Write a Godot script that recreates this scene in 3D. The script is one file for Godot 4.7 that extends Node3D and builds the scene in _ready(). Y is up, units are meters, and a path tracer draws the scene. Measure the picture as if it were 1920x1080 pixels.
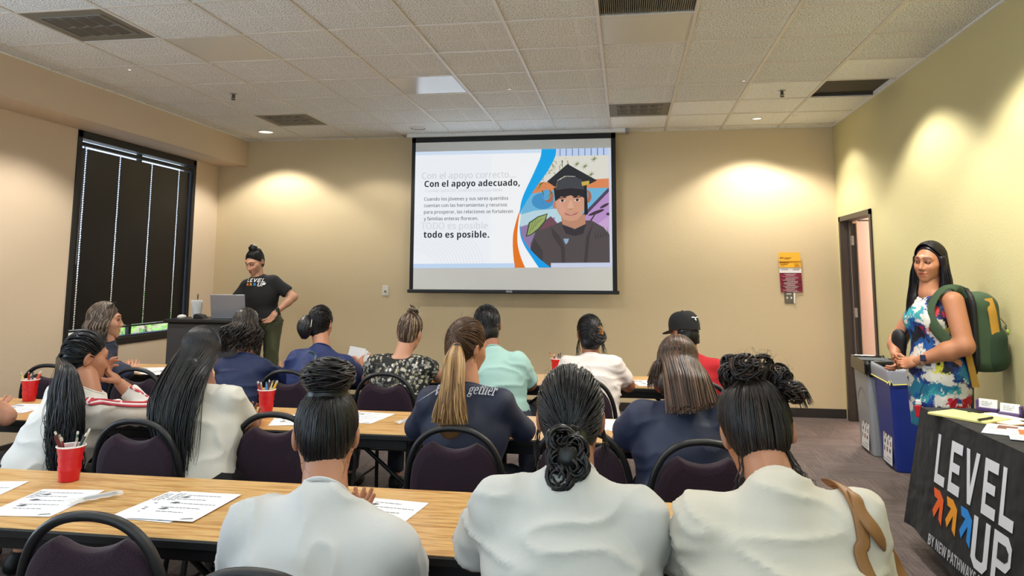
extends Node3D
# A training room: rows of people at oak tables face a projected slide. Metres, y up; the camera stands at x 0, z 0; the front wall is at z -8.465.

const CEIL := 3.106
const FRONT := -8.465
const RIGHT := 2.25
const LEFT := -4.98
const TILE := 0.6096
const TOP := 0.74          # table top height

var rng := RandomNumberGenerator.new()
var names := {}
var clock := []
var M := {}
var chairs := {}


func _ready() -> void:
	rng.seed = 7
	set_camera_and_light()
	make_materials()
	build_room()
	build_ceiling()
	build_window()
	build_hall()
	build_screen()
	build_wall_things()
	build_tables()
	build_table_things()
	build_lectern()
	build_bins()
	build_display_table()
	build_people()


func set_camera_and_light() -> void:
	var cam := Camera3D.new()
	cam.name = "camera"
	var f := 1392.96
	cam.projection = Camera3D.PROJECTION_FRUSTUM
	cam.near = 0.05
	cam.far = 60.0
	cam.size = cam.near * 1080.0 / f
	cam.frustum_offset = Vector2(960.0 - 951.79, 346.5 - 540.0) * cam.near / f
	cam.transform = Transform3D(Basis.from_euler(Vector3(0.1219, 0.1583, 0.0046)), Vector3(0, 1.465, 0))
	add_child(cam)
	cam.current = true
	var env := Environment.new()
	env.tonemap_mode = Environment.TONE_MAPPER_LINEAR
	env.tonemap_exposure = 0.98
	env.background_mode = Environment.BG_SKY
	var sky := ProceduralSkyMaterial.new()
	sky.sky_top_color = Color(0.5, 0.68, 0.95)
	sky.sky_horizon_color = Color(0.9, 0.95, 1.0)
	sky.ground_bottom_color = Color(0.6, 0.58, 0.52)
	sky.ground_horizon_color = Color(0.85, 0.84, 0.8)
	sky.sky_energy_multiplier = 1.7
	sky.ground_energy_multiplier = 1.5
	env.sky = Sky.new()
	env.sky.sky_material = sky
	env.sdfgi_enabled = true
	env.ssao_enabled = true
	env.ssil_enabled = true
	var we := WorldEnvironment.new()
	we.name = "world"
	we.environment = env
	add_child(we)
	# the ceiling's recessed cans: two rows that show (the wall washers by the front wall), the rest over and behind the audience
	for p in [[-4.1, -7.915, 2.2], [1.367, -7.93, 2.4], [1.62, -5.83, 2.8], [1.72, -7.82, 1.1], [1.55, -4.3, 3.0], [-3.95, -5.3, 3.0], [-2.9, -7.75, 0.7]]:
		can_light(Vector3(p[0], CEIL, p[1]), p[2], 60.0)
	for x in [-3.2, -1.0, 1.0]:
		can_light(Vector3(x, CEIL, -6.35), 0.9, 64.0, 24.0)
	for x in [-3.5, -1.68, 0.15, 1.4]:
		for z in [-3.9, -2.0, -0.2, 1.6]:
			can_light(Vector3(x, CEIL, z), 1.6 if z < -3.0 else (0.75 if z < -1.0 else 0.4), 72.0)
	# daylight from the second window of the left wall, behind the frame's edge
	var day := AreaLight3D.new()
	day.name = "window_daylight"
	day.area_size = Vector2(2.2, 1.9)
	day.light_color = Color(0.78, 0.89, 1.0)
	day.light_energy = 6.0
	day.shadow_enabled = true
	day.transform = Transform3D(Basis(Vector3.UP, -PI / 2) * Basis(Vector3.RIGHT, deg_to_rad(30)), Vector3(LEFT + 0.3, 1.7, -1.9))
	add_child(day)
	# and from the windows of the rear wall, behind the camera
	var back := day.duplicate()
	back.name = "rear_window_daylight"
	back.area_size = Vector2(5.6, 1.7)
	back.light_color = Color(0.78, 0.91, 1.0)
	back.light_energy = 26.0
	back.transform = Transform3D(Basis(Vector3.RIGHT, deg_to_rad(76)), Vector3(-1.3, 1.75, 3.28))
	add_child(back)


func can_light(at: Vector3, energy: float, angle: float, aim := 0.0) -> void:
	var l := SpotLight3D.new()
	l.light_color = Color(1.0, 0.98, 0.94)
	l.light_energy = energy
	l.light_size = 0.05
	l.spot_angle = angle
	l.spot_angle_attenuation = 0.35
	l.spot_range = 14.0
	l.spot_attenuation = 2.0
	l.shadow_enabled = true
	l.transform = Transform3D(Basis(Vector3.RIGHT, -PI / 2 + deg_to_rad(aim)), at - Vector3(0, 0.035, 0))
	l.name = "can_light"
	add_child(l, true)


# ---------------------------------------------------------------- naming

func numbered(called: String) -> String:
	if not names.has(called):
		names[called] = 0
		return called
	names[called] += 1
	return "%s_%03d" % [called, names[called]]


func tag(o: Node, label: String, category: String, group := "", kind := "") -> Node:
	if label: o.set_meta("label", label)
	if category: o.set_meta("category", category)
	if group: o.set_meta("group", group)
	if kind: o.set_meta("kind", kind)
	return o


func thing(called: String, label: String, category: String, at := Vector3.ZERO, turn := 0.0, group := "") -> Node3D:
	var o := Node3D.new()
	o.name = numbered(called)
	o.position = at
	o.rotation.y = turn
	add_child(o)
	tag(o, label, category, group)
	return o


func part(owner_: Node3D, called: String, g, material: Material, label := "") -> MeshInstance3D:
	var o := MeshInstance3D.new()
	o.name = called
	o.mesh = g.mesh() if g is Geo else g
	o.material_override = material
	owner_.add_child(o, true)
	if label: o.set_meta("label", label)
	return o


func single(called: String, label: String, category: String, g, material: Material, at := Vector3.ZERO, turn := 0.0, group := "") -> MeshInstance3D:
	var o := MeshInstance3D.new()
	o.name = numbered(called)
	o.mesh = g.mesh() if g is Geo else g
	o.material_override = material
	o.position = at
	o.rotation.y = turn
	add_child(o)
	tag(o, label, category, group)
	return o


func setting(called: String, g, material: Material, label := "") -> MeshInstance3D:
	var o := MeshInstance3D.new()
	o.name = called
	o.mesh = g.mesh() if g is Geo else g
	o.material_override = material
	add_child(o, true)
	tag(o, label, "", "", "structure")
	return o


func copy_of(o: Node3D, at: Vector3, turn: float, label := "", group := "") -> Node3D:
	var d: Node3D = o.duplicate()
	d.name = numbered(str(o.name).trim_suffix("_000"))
	add_child(d)
	d.position = at
	d.rotation.y = turn
	if label: d.set_meta("label", label)
	if group: d.set_meta("group", group)
	return d


static func V(x: float, y: float, z: float) -> Vector3:
	return Vector3(x, y, z)


static func at(x: float, y: float, z: float, rx := 0.0, ry := 0.0, rz := 0.0) -> Transform3D:
	return Transform3D(Basis.from_euler(Vector3(deg_to_rad(rx), deg_to_rad(ry), deg_to_rad(rz))), Vector3(x, y, z))


static func lin(r: float, g: float, b: float) -> Color:   # sRGB bytes to a linear vertex colour
	return Color(r / 255.0, g / 255.0, b / 255.0).srgb_to_linear()


static func rgb(r: float, g: float, b: float) -> Color:
	return Color(r / 255.0, g / 255.0, b / 255.0)


# ---------------------------------------------------------------- geometry

class Geo:
	var v := PackedVector3Array()
	var n := PackedVector3Array()
	var t := PackedVector2Array()
	var c := PackedColorArray()
	var i := PackedInt32Array()
	var col := Color.WHITE

	func put(p: Vector3, nn := Vector3.UP, uv := Vector2.ZERO) -> int:
		v.append(p)
		n.append(nn)
		t.append(uv)
		c.append(col)
		return v.size() - 1

	# a flat polygon whose outside looks along «out»
	func flat(p: Array, out: Vector3, uv := []) -> Geo:
		var nn: Vector3 = (p[1] - p[0]).cross(p[2] - p[0])
		if nn.length_squared() < 1e-16 and p.size() > 3:
			nn = (p[2] - p[0]).cross(p[3] - p[0])
		nn = nn.normalized()
		var turn := nn.dot(out) < 0.0
		if turn: nn = -nn
		var s := v.size()
		for k in p.size():
			put(p[k], nn, uv[k] if uv else Vector2.ZERO)
		for k in range(1, p.size() - 1):
			if turn: i.append_array(PackedInt32Array([s, s + k, s + k + 1]))
			else: i.append_array(PackedInt32Array([s, s + k + 1, s + k]))
		return self

	func box(size: Vector3, x := Transform3D.IDENTITY, b := 0.0) -> Geo:
		var h := size * 0.5
		if b <= 0.0:
			for ax in 3:
				for s in [-1.0, 1.0]:
					var o := Vector3.ZERO
					o[ax] = s
					var u := (ax + 1) % 3
					var w := (ax + 2) % 3
					var ps := []
					for q in [[-1, -1], [1, -1], [1, 1], [-1, 1]]:
						var p := Vector3.ZERO
						p[ax] = s * h[ax]
						p[u] = q[0] * h[u]
						p[w] = q[1] * h[w]
						ps.append(x * p)
					flat(ps, x.basis * o, [Vector2(0, 1), Vector2(1, 1), Vector2(1, 0), Vector2(0, 0)])
			return self
		b = minf(b, minf(h.x, minf(h.y, h.z)) * 0.98)
		for ax in 3:
			var u := (ax + 1) % 3
			var w := (ax + 2) % 3
			for s in [-1.0, 1.0]:
				var o := Vector3.ZERO
				o[ax] = s
				var ps := []
				for q in [[-1, -1], [1, -1], [1, 1], [-1, 1]]:
					var p := Vector3.ZERO
					p[ax] = s * h[ax]
					p[u] = q[0] * (h[u] - b)
					p[w] = q[1] * (h[w] - b)
					ps.append(x * p)
				flat(ps, x.basis * o)
			for su in [-1.0, 1.0]:
				for sw in [-1.0, 1.0]:
					var o := Vector3.ZERO
					o[u] = su
					o[w] = sw
					var ps := []
					for q in [[-1, 0], [1, 0], [1, 1], [-1, 1]]:
						var p := Vector3.ZERO
						p[ax] = q[0] * (h[ax] - b)
						p[u] = su * (h[u] - (b if q[1] else 0.0))
						p[w] = sw * (h[w] - (0.0 if q[1] else b))
						ps.append(x * p)
					flat(ps, x.basis * o)
		for k in 8:
			var s := Vector3(1 if k & 1 else -1, 1 if k & 2 else -1, 1 if k & 4 else -1)
			var ps := []
			for ax in 3:
				var p := s * (h - Vector3.ONE * b)
				p[ax] = s[ax] * h[ax]
				ps.append(x * p)
			flat(ps, x.basis * s)
		return self

	# a 2D outline pushed along z from -depth/2 to depth/2, with an optional chamfer
	func prism(outline: PackedVector2Array, depth: float, x := Transform3D.IDENTITY, b := 0.0) -> Geo:
		var o := outline.duplicate()
		if Geometry2D.is_polygon_clockwise(o): o.reverse()
		var m := o.size()
		var inner := PackedVector2Array()
		for k in m:
			var e0 := (o[k] - o[k - 1]).normalized()
			var e1 := (o[(k + 1) % m] - o[k]).normalized()
			var w := (e0.orthogonal() + e1.orthogonal())
			var d := maxf(0.4, 1.0 + e0.dot(e1))
			inner.append(o[k] - w / d * b)
		var tri := Geometry2D.triangulate_polygon(inner)
		if tri.is_empty(): tri = Geometry2D.triangulate_polygon(o)
		for s in [-1.0, 1.0]:
			var z: float = s * depth * 0.5
			var first := v.size()
			for p in inner: put(x * Vector3(p.x, p.y, z), (x.basis * Vector3(0, 0, s)).normalized(), p)
			for k in range(0, tri.size(), 3):
				var a := o[tri[k]]
				var ccw := (o[tri[k + 1]] - a).cross(o[tri[k + 2]] - a) > 0.0
				if ccw == (s > 0.0): i.append_array(PackedInt32Array([first + tri[k], first + tri[k + 2], first + tri[k + 1]]))
				else: i.append_array(PackedInt32Array([first + tri[k], first + tri[k + 1], first + tri[k + 2]]))
		for k in m:
			var j := (k + 1) % m
			var e := o[j] - o[k]
			var out := x.basis * Vector3(e.y, -e.x, 0)
			var h := depth * 0.5 - b
			flat([x * Vector3(o[k].x, o[k].y, -h), x * Vector3(o[j].x, o[j].y, -h), x * Vector3(o[j].x, o[j].y, h), x * Vector3(o[k].x, o[k].y, h)], out)
			if b > 0.0:
				for s in [-1.0, 1.0]:
					flat([x * Vector3(o[k].x, o[k].y, s * h), x * Vector3(o[j].x, o[j].y, s * h), x * Vector3(inner[j].x, inner[j].y, s * depth * 0.5), x * Vector3(inner[k].x, inner[k].y, s * depth * 0.5)], out + x.basis * Vector3(0, 0, s) * e.length())
		return self

	# a tube through points; r is a radius or one per point; flat_ squashes it along «side»
	func tube(p: Array, r, sides := 8, squash := 1.0, side := Vector3.ZERO, closed := false, cap := true) -> Geo:
		var m := p.size()
		var s := v.size()
		var up := side
		for k in m:
			var d: Vector3
			if closed: d = p[(k + 1) % m] - p[(k + m - 1) % m]
			else: d = p[mini(k + 1, m - 1)] - p[maxi(k - 1, 0)]
			d = d.normalized()
			if up.length_squared() < 1e-9: up = Vector3.UP if absf(d.y) < 0.9 else Vector3.RIGHT
			var w := d.cross(up)
			if w.length_squared() < 1e-9: w = d.cross(Vector3(0.3, 0.7, 0.6))
			w = w.normalized()
			up = w.cross(d).normalized()
			var rr: float = r[k] if r is Array or r is PackedFloat32Array else r
			for q in sides:
				var a := TAU * q / sides
				var off := w * cos(a) + up * (sin(a) * squash)
				var nn := (w * cos(a) * squash + up * sin(a)).normalized()
				put(p[k] + off * rr, nn, Vector2(float(q) / sides, float(k) / m))
			if side != Vector3.ZERO: up = side
		var rings := m if closed else m - 1
		for k in rings:
			var a0 := s + k * sides
			var b0 := s + ((k + 1) % m) * sides
			for q in sides:
				var q1 := (q + 1) % sides
				i.append_array(PackedInt32Array([a0 + q, b0 + q1, b0 + q, a0 + q, a0 + q1, b0 + q1]))
		if cap and not closed:
			for e in [0, m - 1]:
				var d: Vector3 = (p[0] - p[1]) if e == 0 else (p[m - 1] - p[m - 2])
				var ring := []
				for q in sides: ring.append(v[s + e * sides + q])
				flat(ring, d)
		return self

	# a profile of (radius, height) turned about y
	func lathe(prof: Array, seg := 24, x := Transform3D.IDENTITY) -> Geo:
		var m := prof.size()
		var s := v.size()
		for k in m:
			var d: Vector2 = prof[mini(k + 1, m - 1)] - prof[maxi(k - 1, 0)]
			var nn := Vector2(d.y, -d.x).normalized()
			for q in seg + 1:
				var a := TAU * q / seg
				put(x * Vector3(prof[k].x * cos(a), prof[k].y, prof[k].x * sin(a)), (x.basis * Vector3(nn.x * cos(a), nn.y, nn.x * sin(a))).normalized(), Vector2(float(q) / seg, 1.0 - float(k) / (m - 1)))
		for k in m - 1:
			for q in seg:
				var a := s + k * (seg + 1) + q
				var b := a + seg + 1
				i.append_array(PackedInt32Array([a, a + 1, b + 1, a, b + 1, b]))
		return self

	func ball(x: Transform3D, seg := 16, rows := 10) -> Geo:
		var s := v.size()
		var nb := x.basis.inverse().transposed()
		for k in rows + 1:
			var b := PI * k / rows
			for q in seg + 1:
				var a := TAU * q / seg
				var p := Vector3(sin(b) * cos(a), cos(b), sin(b) * sin(a))
				put(x * p, (nb * p).normalized(), Vector2(float(q) / seg, float(k) / rows))
		for k in rows:
			for q in seg:
				var a := s + k * (seg + 1) + q
				var b := a + seg + 1
				i.append_array(PackedInt32Array([a, b + 1, a + 1, a, b, b + 1]) if x.basis.determinant() > 0.0 else PackedInt32Array([a, a + 1, b + 1, a, b + 1, b]))
		return self

	# a grid of points p[row][column] as one smooth sheet; «out» tells its front at the middle
	func sheet(p: Array, out: Vector3, wrap := false) -> Geo:
		var rows := p.size()
		var cols: int = p[0].size()
		var s := v.size()
		var si := i.size()
		for a in rows:
			for b in cols: put(p[a][b], Vector3.ZERO, Vector2(float(b) / (cols - 1), float(a) / (rows - 1)))
		for a in rows - 1:
			for b in (cols if wrap else cols - 1):
				var b1 := (b + 1) % cols
				var w := s + a * cols
				i.append_array(PackedInt32Array([w + b, w + b1, w + cols + b1, w + b, w + cols + b1, w + cols + b]))
		smooth(s, si)
		var mid := s + (rows / 2) * cols + cols / 2
		if n[mid].dot(out) < 0.0:
			for k in range(si, i.size(), 3):
				var h := i[k + 1]
				i[k + 1] = i[k + 2]
				i[k + 2] = h
			for k in range(s, v.size()): n[k] = -n[k]
		return self

	func smooth(s := 0, si := 0) -> void:
		for k in range(s, n.size()): n[k] = Vector3.ZERO
		for k in range(si, i.size(), 3):
			var a := i[k]
			var b := i[k + 1]
			var d := i[k + 2]
			var nn := (v[d] - v[a]).cross(v[b] - v[a])
			n[a] += nn
			n[b] += nn
			n[d] += nn
		for k in range(s, n.size()): n[k] = n[k].normalized()

	func add(g: Geo, x := Transform3D.IDENTITY, tint := Color.WHITE) -> Geo:
		var s := v.size()
		var nb := x.basis.inverse().transposed()
		for k in g.v.size():
			v.append(x * g.v[k])
			n.append((nb * g.n[k]).normalized())
			c.append(g.c[k] * tint)
		t.append_array(g.t)
		var turn := x.basis.determinant() < 0.0
		for k in range(0, g.i.size(), 3):
			i.append(s + g.i[k])
			i.append(s + g.i[k + (2 if turn else 1)])
			i.append(s + g.i[k + (1 if turn else 2)])
		return self

	func mesh() -> ArrayMesh:
		var a := []
		a.resize(Mesh.ARRAY_MAX)
		a[Mesh.ARRAY_VERTEX] = v
		a[Mesh.ARRAY_NORMAL] = n
		a[Mesh.ARRAY_TEX_UV] = t
		a[Mesh.ARRAY_COLOR] = c
		a[Mesh.ARRAY_INDEX] = i
		var m := ArrayMesh.new()
		if v.size(): m.add_surface_from_arrays(Mesh.PRIMITIVE_TRIANGLES, a)
		return m


static func curve(points: Array, steps := 6, closed := false) -> Array:   # Catmull-Rom through the points
	var m := points.size()
	var out := []
	var last := m if closed else m - 1
	for k in last:
		var p0 = points[(k - 1 + m) % m] if closed else points[maxi(k - 1, 0)]
		var p1 = points[k]
		var p2 = points[(k + 1) % m]
		var p3 = points[(k + 2) % m] if closed else points[mini(k + 2, m - 1)]
		for s in steps:
			var u := float(s) / steps
			out.append(0.5 * (2.0 * p1 + (p2 - p0) * u + (2.0 * p0 - 5.0 * p1 + 4.0 * p2 - p3) * u * u + (3.0 * p1 - p0 - 3.0 * p2 + p3) * u * u * u))
	if not closed: out.append(points[m - 1])
	return out


static func rounded(w: float, h: float, r: float, seg := 4) -> PackedVector2Array:
	var o := PackedVector2Array()
	for k in 4:
		var cx := (w * 0.5 - r) * (1 if k in [0, 3] else -1)
		var cy := (h * 0.5 - r) * (1 if k < 2 else -1)
		for s in seg + 1:
			var a := PI * 0.5 * (k + float(s) / seg)
			o.append(Vector2(cx + cos(a) * r, cy + sin(a) * r))
	return o


# ---------------------------------------------------------------- materials

func mat(color: Color, rough := 0.8, metal := 0.0) -> StandardMaterial3D:
	var m := StandardMaterial3D.new()
	m.albedo_color = color
	m.roughness = rough
	m.metallic = metal
	m.vertex_color_use_as_albedo = true
	return m


func noise_tex(freq: float, stops: Array, size := 512, kind := FastNoiseLite.TYPE_SIMPLEX_SMOOTH, octaves := 3, seed_ := 1) -> NoiseTexture2D:
	var nz := FastNoiseLite.new()
	nz.noise_type = kind
	nz.frequency = freq
	nz.fractal_octaves = octaves
	nz.seed = seed_
	var t := NoiseTexture2D.new()
	t.width = size
	t.height = size
	t.seamless = true
	t.noise = nz
	if stops:
		var g := Gradient.new()
		g.offsets = PackedFloat32Array(stops.map(func(s): return s[0]))
		g.colors = PackedColorArray(stops.map(func(s): return s[1]))
		t.color_ramp = g
	return t


func triplanar(m: StandardMaterial3D, tex: Texture2D, scale: Vector3, world := true) -> StandardMaterial3D:
	m.albedo_texture = tex
	m.uv1_triplanar = true
	m.uv1_world_triplanar = world
	m.uv1_scale = scale
	return m


func relief(m: StandardMaterial3D, tex: Texture2D, cm: float, scale := Vector3.ZERO, world := false) -> StandardMaterial3D:
	m.heightmap_enabled = true
	m.heightmap_texture = tex
	m.heightmap_scale = cm
	if scale != Vector3.ZERO:
		m.uv1_triplanar = true
		m.uv1_world_triplanar = world
		m.uv1_scale = scale
	return m


func grey(a: float) -> Color:
	return Color(a, a, a)


func make_materials() -> void:
	var peel := noise_tex(0.05, [], 512, FastNoiseLite.TYPE_SIMPLEX_SMOOTH, 3, 3)
	M.wall = relief(mat(rgb(212, 192, 154), 0.62), peel, 0.05, V(1.6, 1.6, 1.6), true)
	M.wall_side = relief(mat(rgb(206, 196, 146), 0.62), peel, 0.05, V(1.6, 1.6, 1.6), true)
	M.wall_left = relief(mat(rgb(212, 193, 168), 0.62), peel, 0.05, V(1.6, 1.6, 1.6), true)
	# mineral-fibre ceiling tiles: pitted ones and newer smooth ones
	var pits := noise_tex(0.085, [[0.0, rgb(140, 135, 126)], [0.26, rgb(186, 181, 171)], [0.40, rgb(230, 232, 230)], [1.0, rgb(240, 242, 240)]], 512, FastNoiseLite.TYPE_SIMPLEX, 2, 11)
	M.tile = relief(triplanar(mat(Color.WHITE, 0.95), pits, V(1.5, 1.5, 1.5)), noise_tex(0.085, [], 512, FastNoiseLite.TYPE_SIMPLEX, 2, 11), 0.35)
	var faint := noise_tex(0.06, [[0.0, rgb(228, 228, 224)], [0.4, rgb(242, 243, 240)], [1.0, rgb(246, 247, 244)]], 256, FastNoiseLite.TYPE_SIMPLEX, 2, 5)
	M.tile_smooth = triplanar(mat(Color.WHITE, 0.9), faint, V(1.5, 1.5, 1.5))
	M.tbar = mat(rgb(216, 210, 200), 0.45)
	M.lens = mat(rgb(205, 203, 192), 0.38)
	M.lens_gloss = mat(rgb(196, 198, 200), 0.16)
	M.vent = mat(rgb(120, 114, 102), 0.6)
	M.vent_core = mat(rgb(92, 88, 80), 0.65)
	M.vent_fin = mat(rgb(140, 134, 120), 0.5)
	M.dark_panel = mat(rgb(66, 60, 52), 0.7)
	M.carpet = relief(triplanar(mat(Color.WHITE, 1.0), carpet_texture(), V(0.5, 0.5, 0.5)), noise_tex(0.2, [], 512, FastNoiseLite.TYPE_SIMPLEX, 2, 8), 0.5)
	M.base = mat(rgb(42, 37, 34), 0.5)
	# oak laminate, grain along x
	var oak := noise_tex(0.012, [[0.0, rgb(176, 122, 62)], [0.35, rgb(206, 156, 92)], [0.5, rgb(219, 174, 110)], [0.7, rgb(226, 184, 122)], [1.0, rgb(196, 144, 80)]], 1024, FastNoiseLite.TYPE_SIMPLEX_SMOOTH, 5, 21)
	M.oak = triplanar(mat(Color.WHITE, 0.34), oak, V(0.22, 1.0, 2.6))
	M.oak.detail_enabled = true
	M.oak.detail_albedo = noise_tex(0.03, [[0.0, grey(0.72)], [0.42, grey(0.96)], [1.0, grey(1.0)]], 1024, FastNoiseLite.TYPE_SIMPLEX_SMOOTH, 4, 31)
	M.oak.detail_blend_mode = BaseMaterial3D.BLEND_MODE_MUL
	M.oak.detail_uv_layer = BaseMaterial3D.DETAIL_UV_1
	M.edge = mat(rgb(20, 19, 19), 0.5)
	M.steel_black = mat(rgb(22, 22, 23), 0.42)
	var weave := noise_tex(0.25, [], 256, FastNoiseLite.TYPE_SIMPLEX, 2, 4)
	M.weave = weave
	var plum := noise_tex(0.11, [[0.0, rgb(30, 14, 26)], [0.5, rgb(44, 23, 38)], [0.8, rgb(52, 30, 48)], [1.0, rgb(92, 66, 84)]], 256, FastNoiseLite.TYPE_SIMPLEX, 2, 9)
	M.plum = triplanar(mat(Color.WHITE, 0.95), plum, V(6, 6, 6), false)
	M.plum.rim_enabled = true
	M.plum.rim = 0.2
	M.frame_black = relief(mat(rgb(26, 26, 28), 0.42), weave, 0.03, V(9, 9, 9))
	M.black = mat(rgb(14, 14, 15), 0.55)
	M.black_gloss = mat(rgb(12, 12, 13), 0.25)
	M.white = mat(rgb(238, 238, 238), 0.6)
	M.paper = mat(rgb(240, 241, 244), 0.75)
	M.print = mat(rgb(96, 98, 106), 0.8)
	M.red_cup = mat(rgb(206, 18, 32), 0.28)
	M.cup_white = mat(rgb(240, 236, 234), 0.35)
	M.chrome = mat(rgb(190, 190, 192), 0.22, 1.0)
	M.silver = mat(rgb(165, 167, 172), 0.35, 0.7)
	M.tint = mat(Color.WHITE, 0.6)        # colour from the vertices
	M.tint_gloss = mat(Color.WHITE, 0.3)
	M.clear = mat(Color(0.9, 0.93, 0.95, 0.12), 0.05)
	M.clear.transparency = BaseMaterial3D.TRANSPARENCY_ALPHA
	M.film = mat(Color(0.92, 0.94, 0.96, 0.42), 0.35)
	M.film.transparency = BaseMaterial3D.TRANSPARENCY_ALPHA
	M.glass = mat(Color(0.85, 0.92, 0.9, 0.08), 0.03)
	M.glass.transparency = BaseMaterial3D.TRANSPARENCY_ALPHA
	M.lamp = mat(Color.WHITE, 0.4)
	M.lamp.emission_enabled = true
	M.lamp.emission = Color(1.0, 0.96, 0.88)
	M.lamp.emission_energy_multiplier = 1.6


func carpet_texture() -> ImageTexture:   # two metres of carpet planks, streaked along each plank, laid in a herringbone of quarter turns
	var nz := FastNoiseLite.new()
	nz.noise_type = FastNoiseLite.TYPE_SIMPLEX
	nz.frequency = 1.0
	nz.fractal_octaves = 3
	var im := Image.create(512, 512, false, Image.FORMAT_RGB8)
	for y in 512:
		for x in 512:
			var turn := ((x / 128) + (y / 128)) % 2 == 0
			var u := x if turn else y
			var w := y if turn else x
			var cell := (x / 128) * 7 + (y / 128) * 13 + (w % 128) / 32 * 5
			var s := nz.get_noise_2d(u * 0.012 + cell * 3.1, w * 0.22 + cell)
			var k := 1.0 + 0.17 * s + 0.12 * nz.get_noise_2d(x * 0.6, y * 0.6) + 0.06 * sin(cell * 12.9)
			if w % 32 == 0: k *= 0.86
			im.set_pixel(x, y, Color(0.375 * k, 0.330 * k, 0.318 * k))
	return ImageTexture.create_from_image(im)


# ---------------------------------------------------------------- the room

func slab(x0: float, x1: float, y0: float, y1: float, z0: float, z1: float, g: Geo = null) -> Geo:
	if g == null: g = Geo.new()
	return g.box(Vector3(x1 - x0, y1 - y0, z1 - z0), Transform3D(Basis(), Vector3(x0 + x1, y0 + y1, z0 + z1) * 0.5))


func build_room() -> void:
	var rear := 3.4
	setting("floor", slab(LEFT - 0.2, RIGHT + 0.2, -0.1, 0.0, FRONT - 0.15, rear), M.carpet, "brown carpet of streaked planks")
	setting("wall_front", slab(LEFT - 0.2, RIGHT + 0.2, 0.0, CEIL + 0.2, FRONT - 0.15, FRONT), M.wall, "tan front wall behind the projection screen")
	setting("wall_rear", slab(LEFT - 0.2, RIGHT + 0.2, 0.0, CEIL + 0.2, rear, rear + 0.15), M.wall)
	var g := Geo.new()     # right wall with the doorway z -8.31 .. -7.36
	slab(RIGHT, RIGHT + 0.1, 0.0, CEIL + 0.2, -7.31, rear, g)
	slab(RIGHT, RIGHT + 0.1, 0.0, CEIL + 0.2, FRONT - 0.15, -8.36, g)
	slab(RIGHT, RIGHT + 0.1, 2.10, CEIL + 0.2, -8.36, -7.31, g)
	setting("wall_right", g, M.wall_side, "pale yellow-green right wall")
	g = Geo.new()          # left wall with two window openings
	for s in [[FRONT - 0.15, -7.96], [-6.04, -3.05], [-0.75, rear]]: slab(LEFT - 0.2, LEFT, 0.0, CEIL + 0.2, s[0], s[1], g)
	for s in [[-7.96, -6.04], [-3.05, -0.75]]:
		slab(LEFT - 0.2, LEFT, 0.0, 0.77, s[0], s[1], g)
		slab(LEFT - 0.2, LEFT, 2.79, CEIL + 0.2, s[0], s[1], g)
	setting("wall_left", g, M.wall_left, "tan left wall with the window")
	setting("trim_1", slab(LEFT, -4.6, 2.79, CEIL + 0.05, FRONT, rear), M.wall_left, "tan soffit along the top of the left wall")
	for s in [["baseboard_front", LEFT, RIGHT, FRONT, FRONT + 0.012], ["baseboard_left", LEFT, LEFT + 0.012, FRONT, rear], ["baseboard_right", RIGHT - 0.012, RIGHT, -7.31, rear]]:
		g = Geo.new()
		g.box(V(s[2] - s[1], 0.095, s[4] - s[3]), Transform3D(Basis(), V((s[1] + s[2]) / 2, 0.0475, (s[3] + s[4]) / 2)), 0.004)
		setting(s[0], g, M.base, "dark vinyl baseboard")


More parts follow.
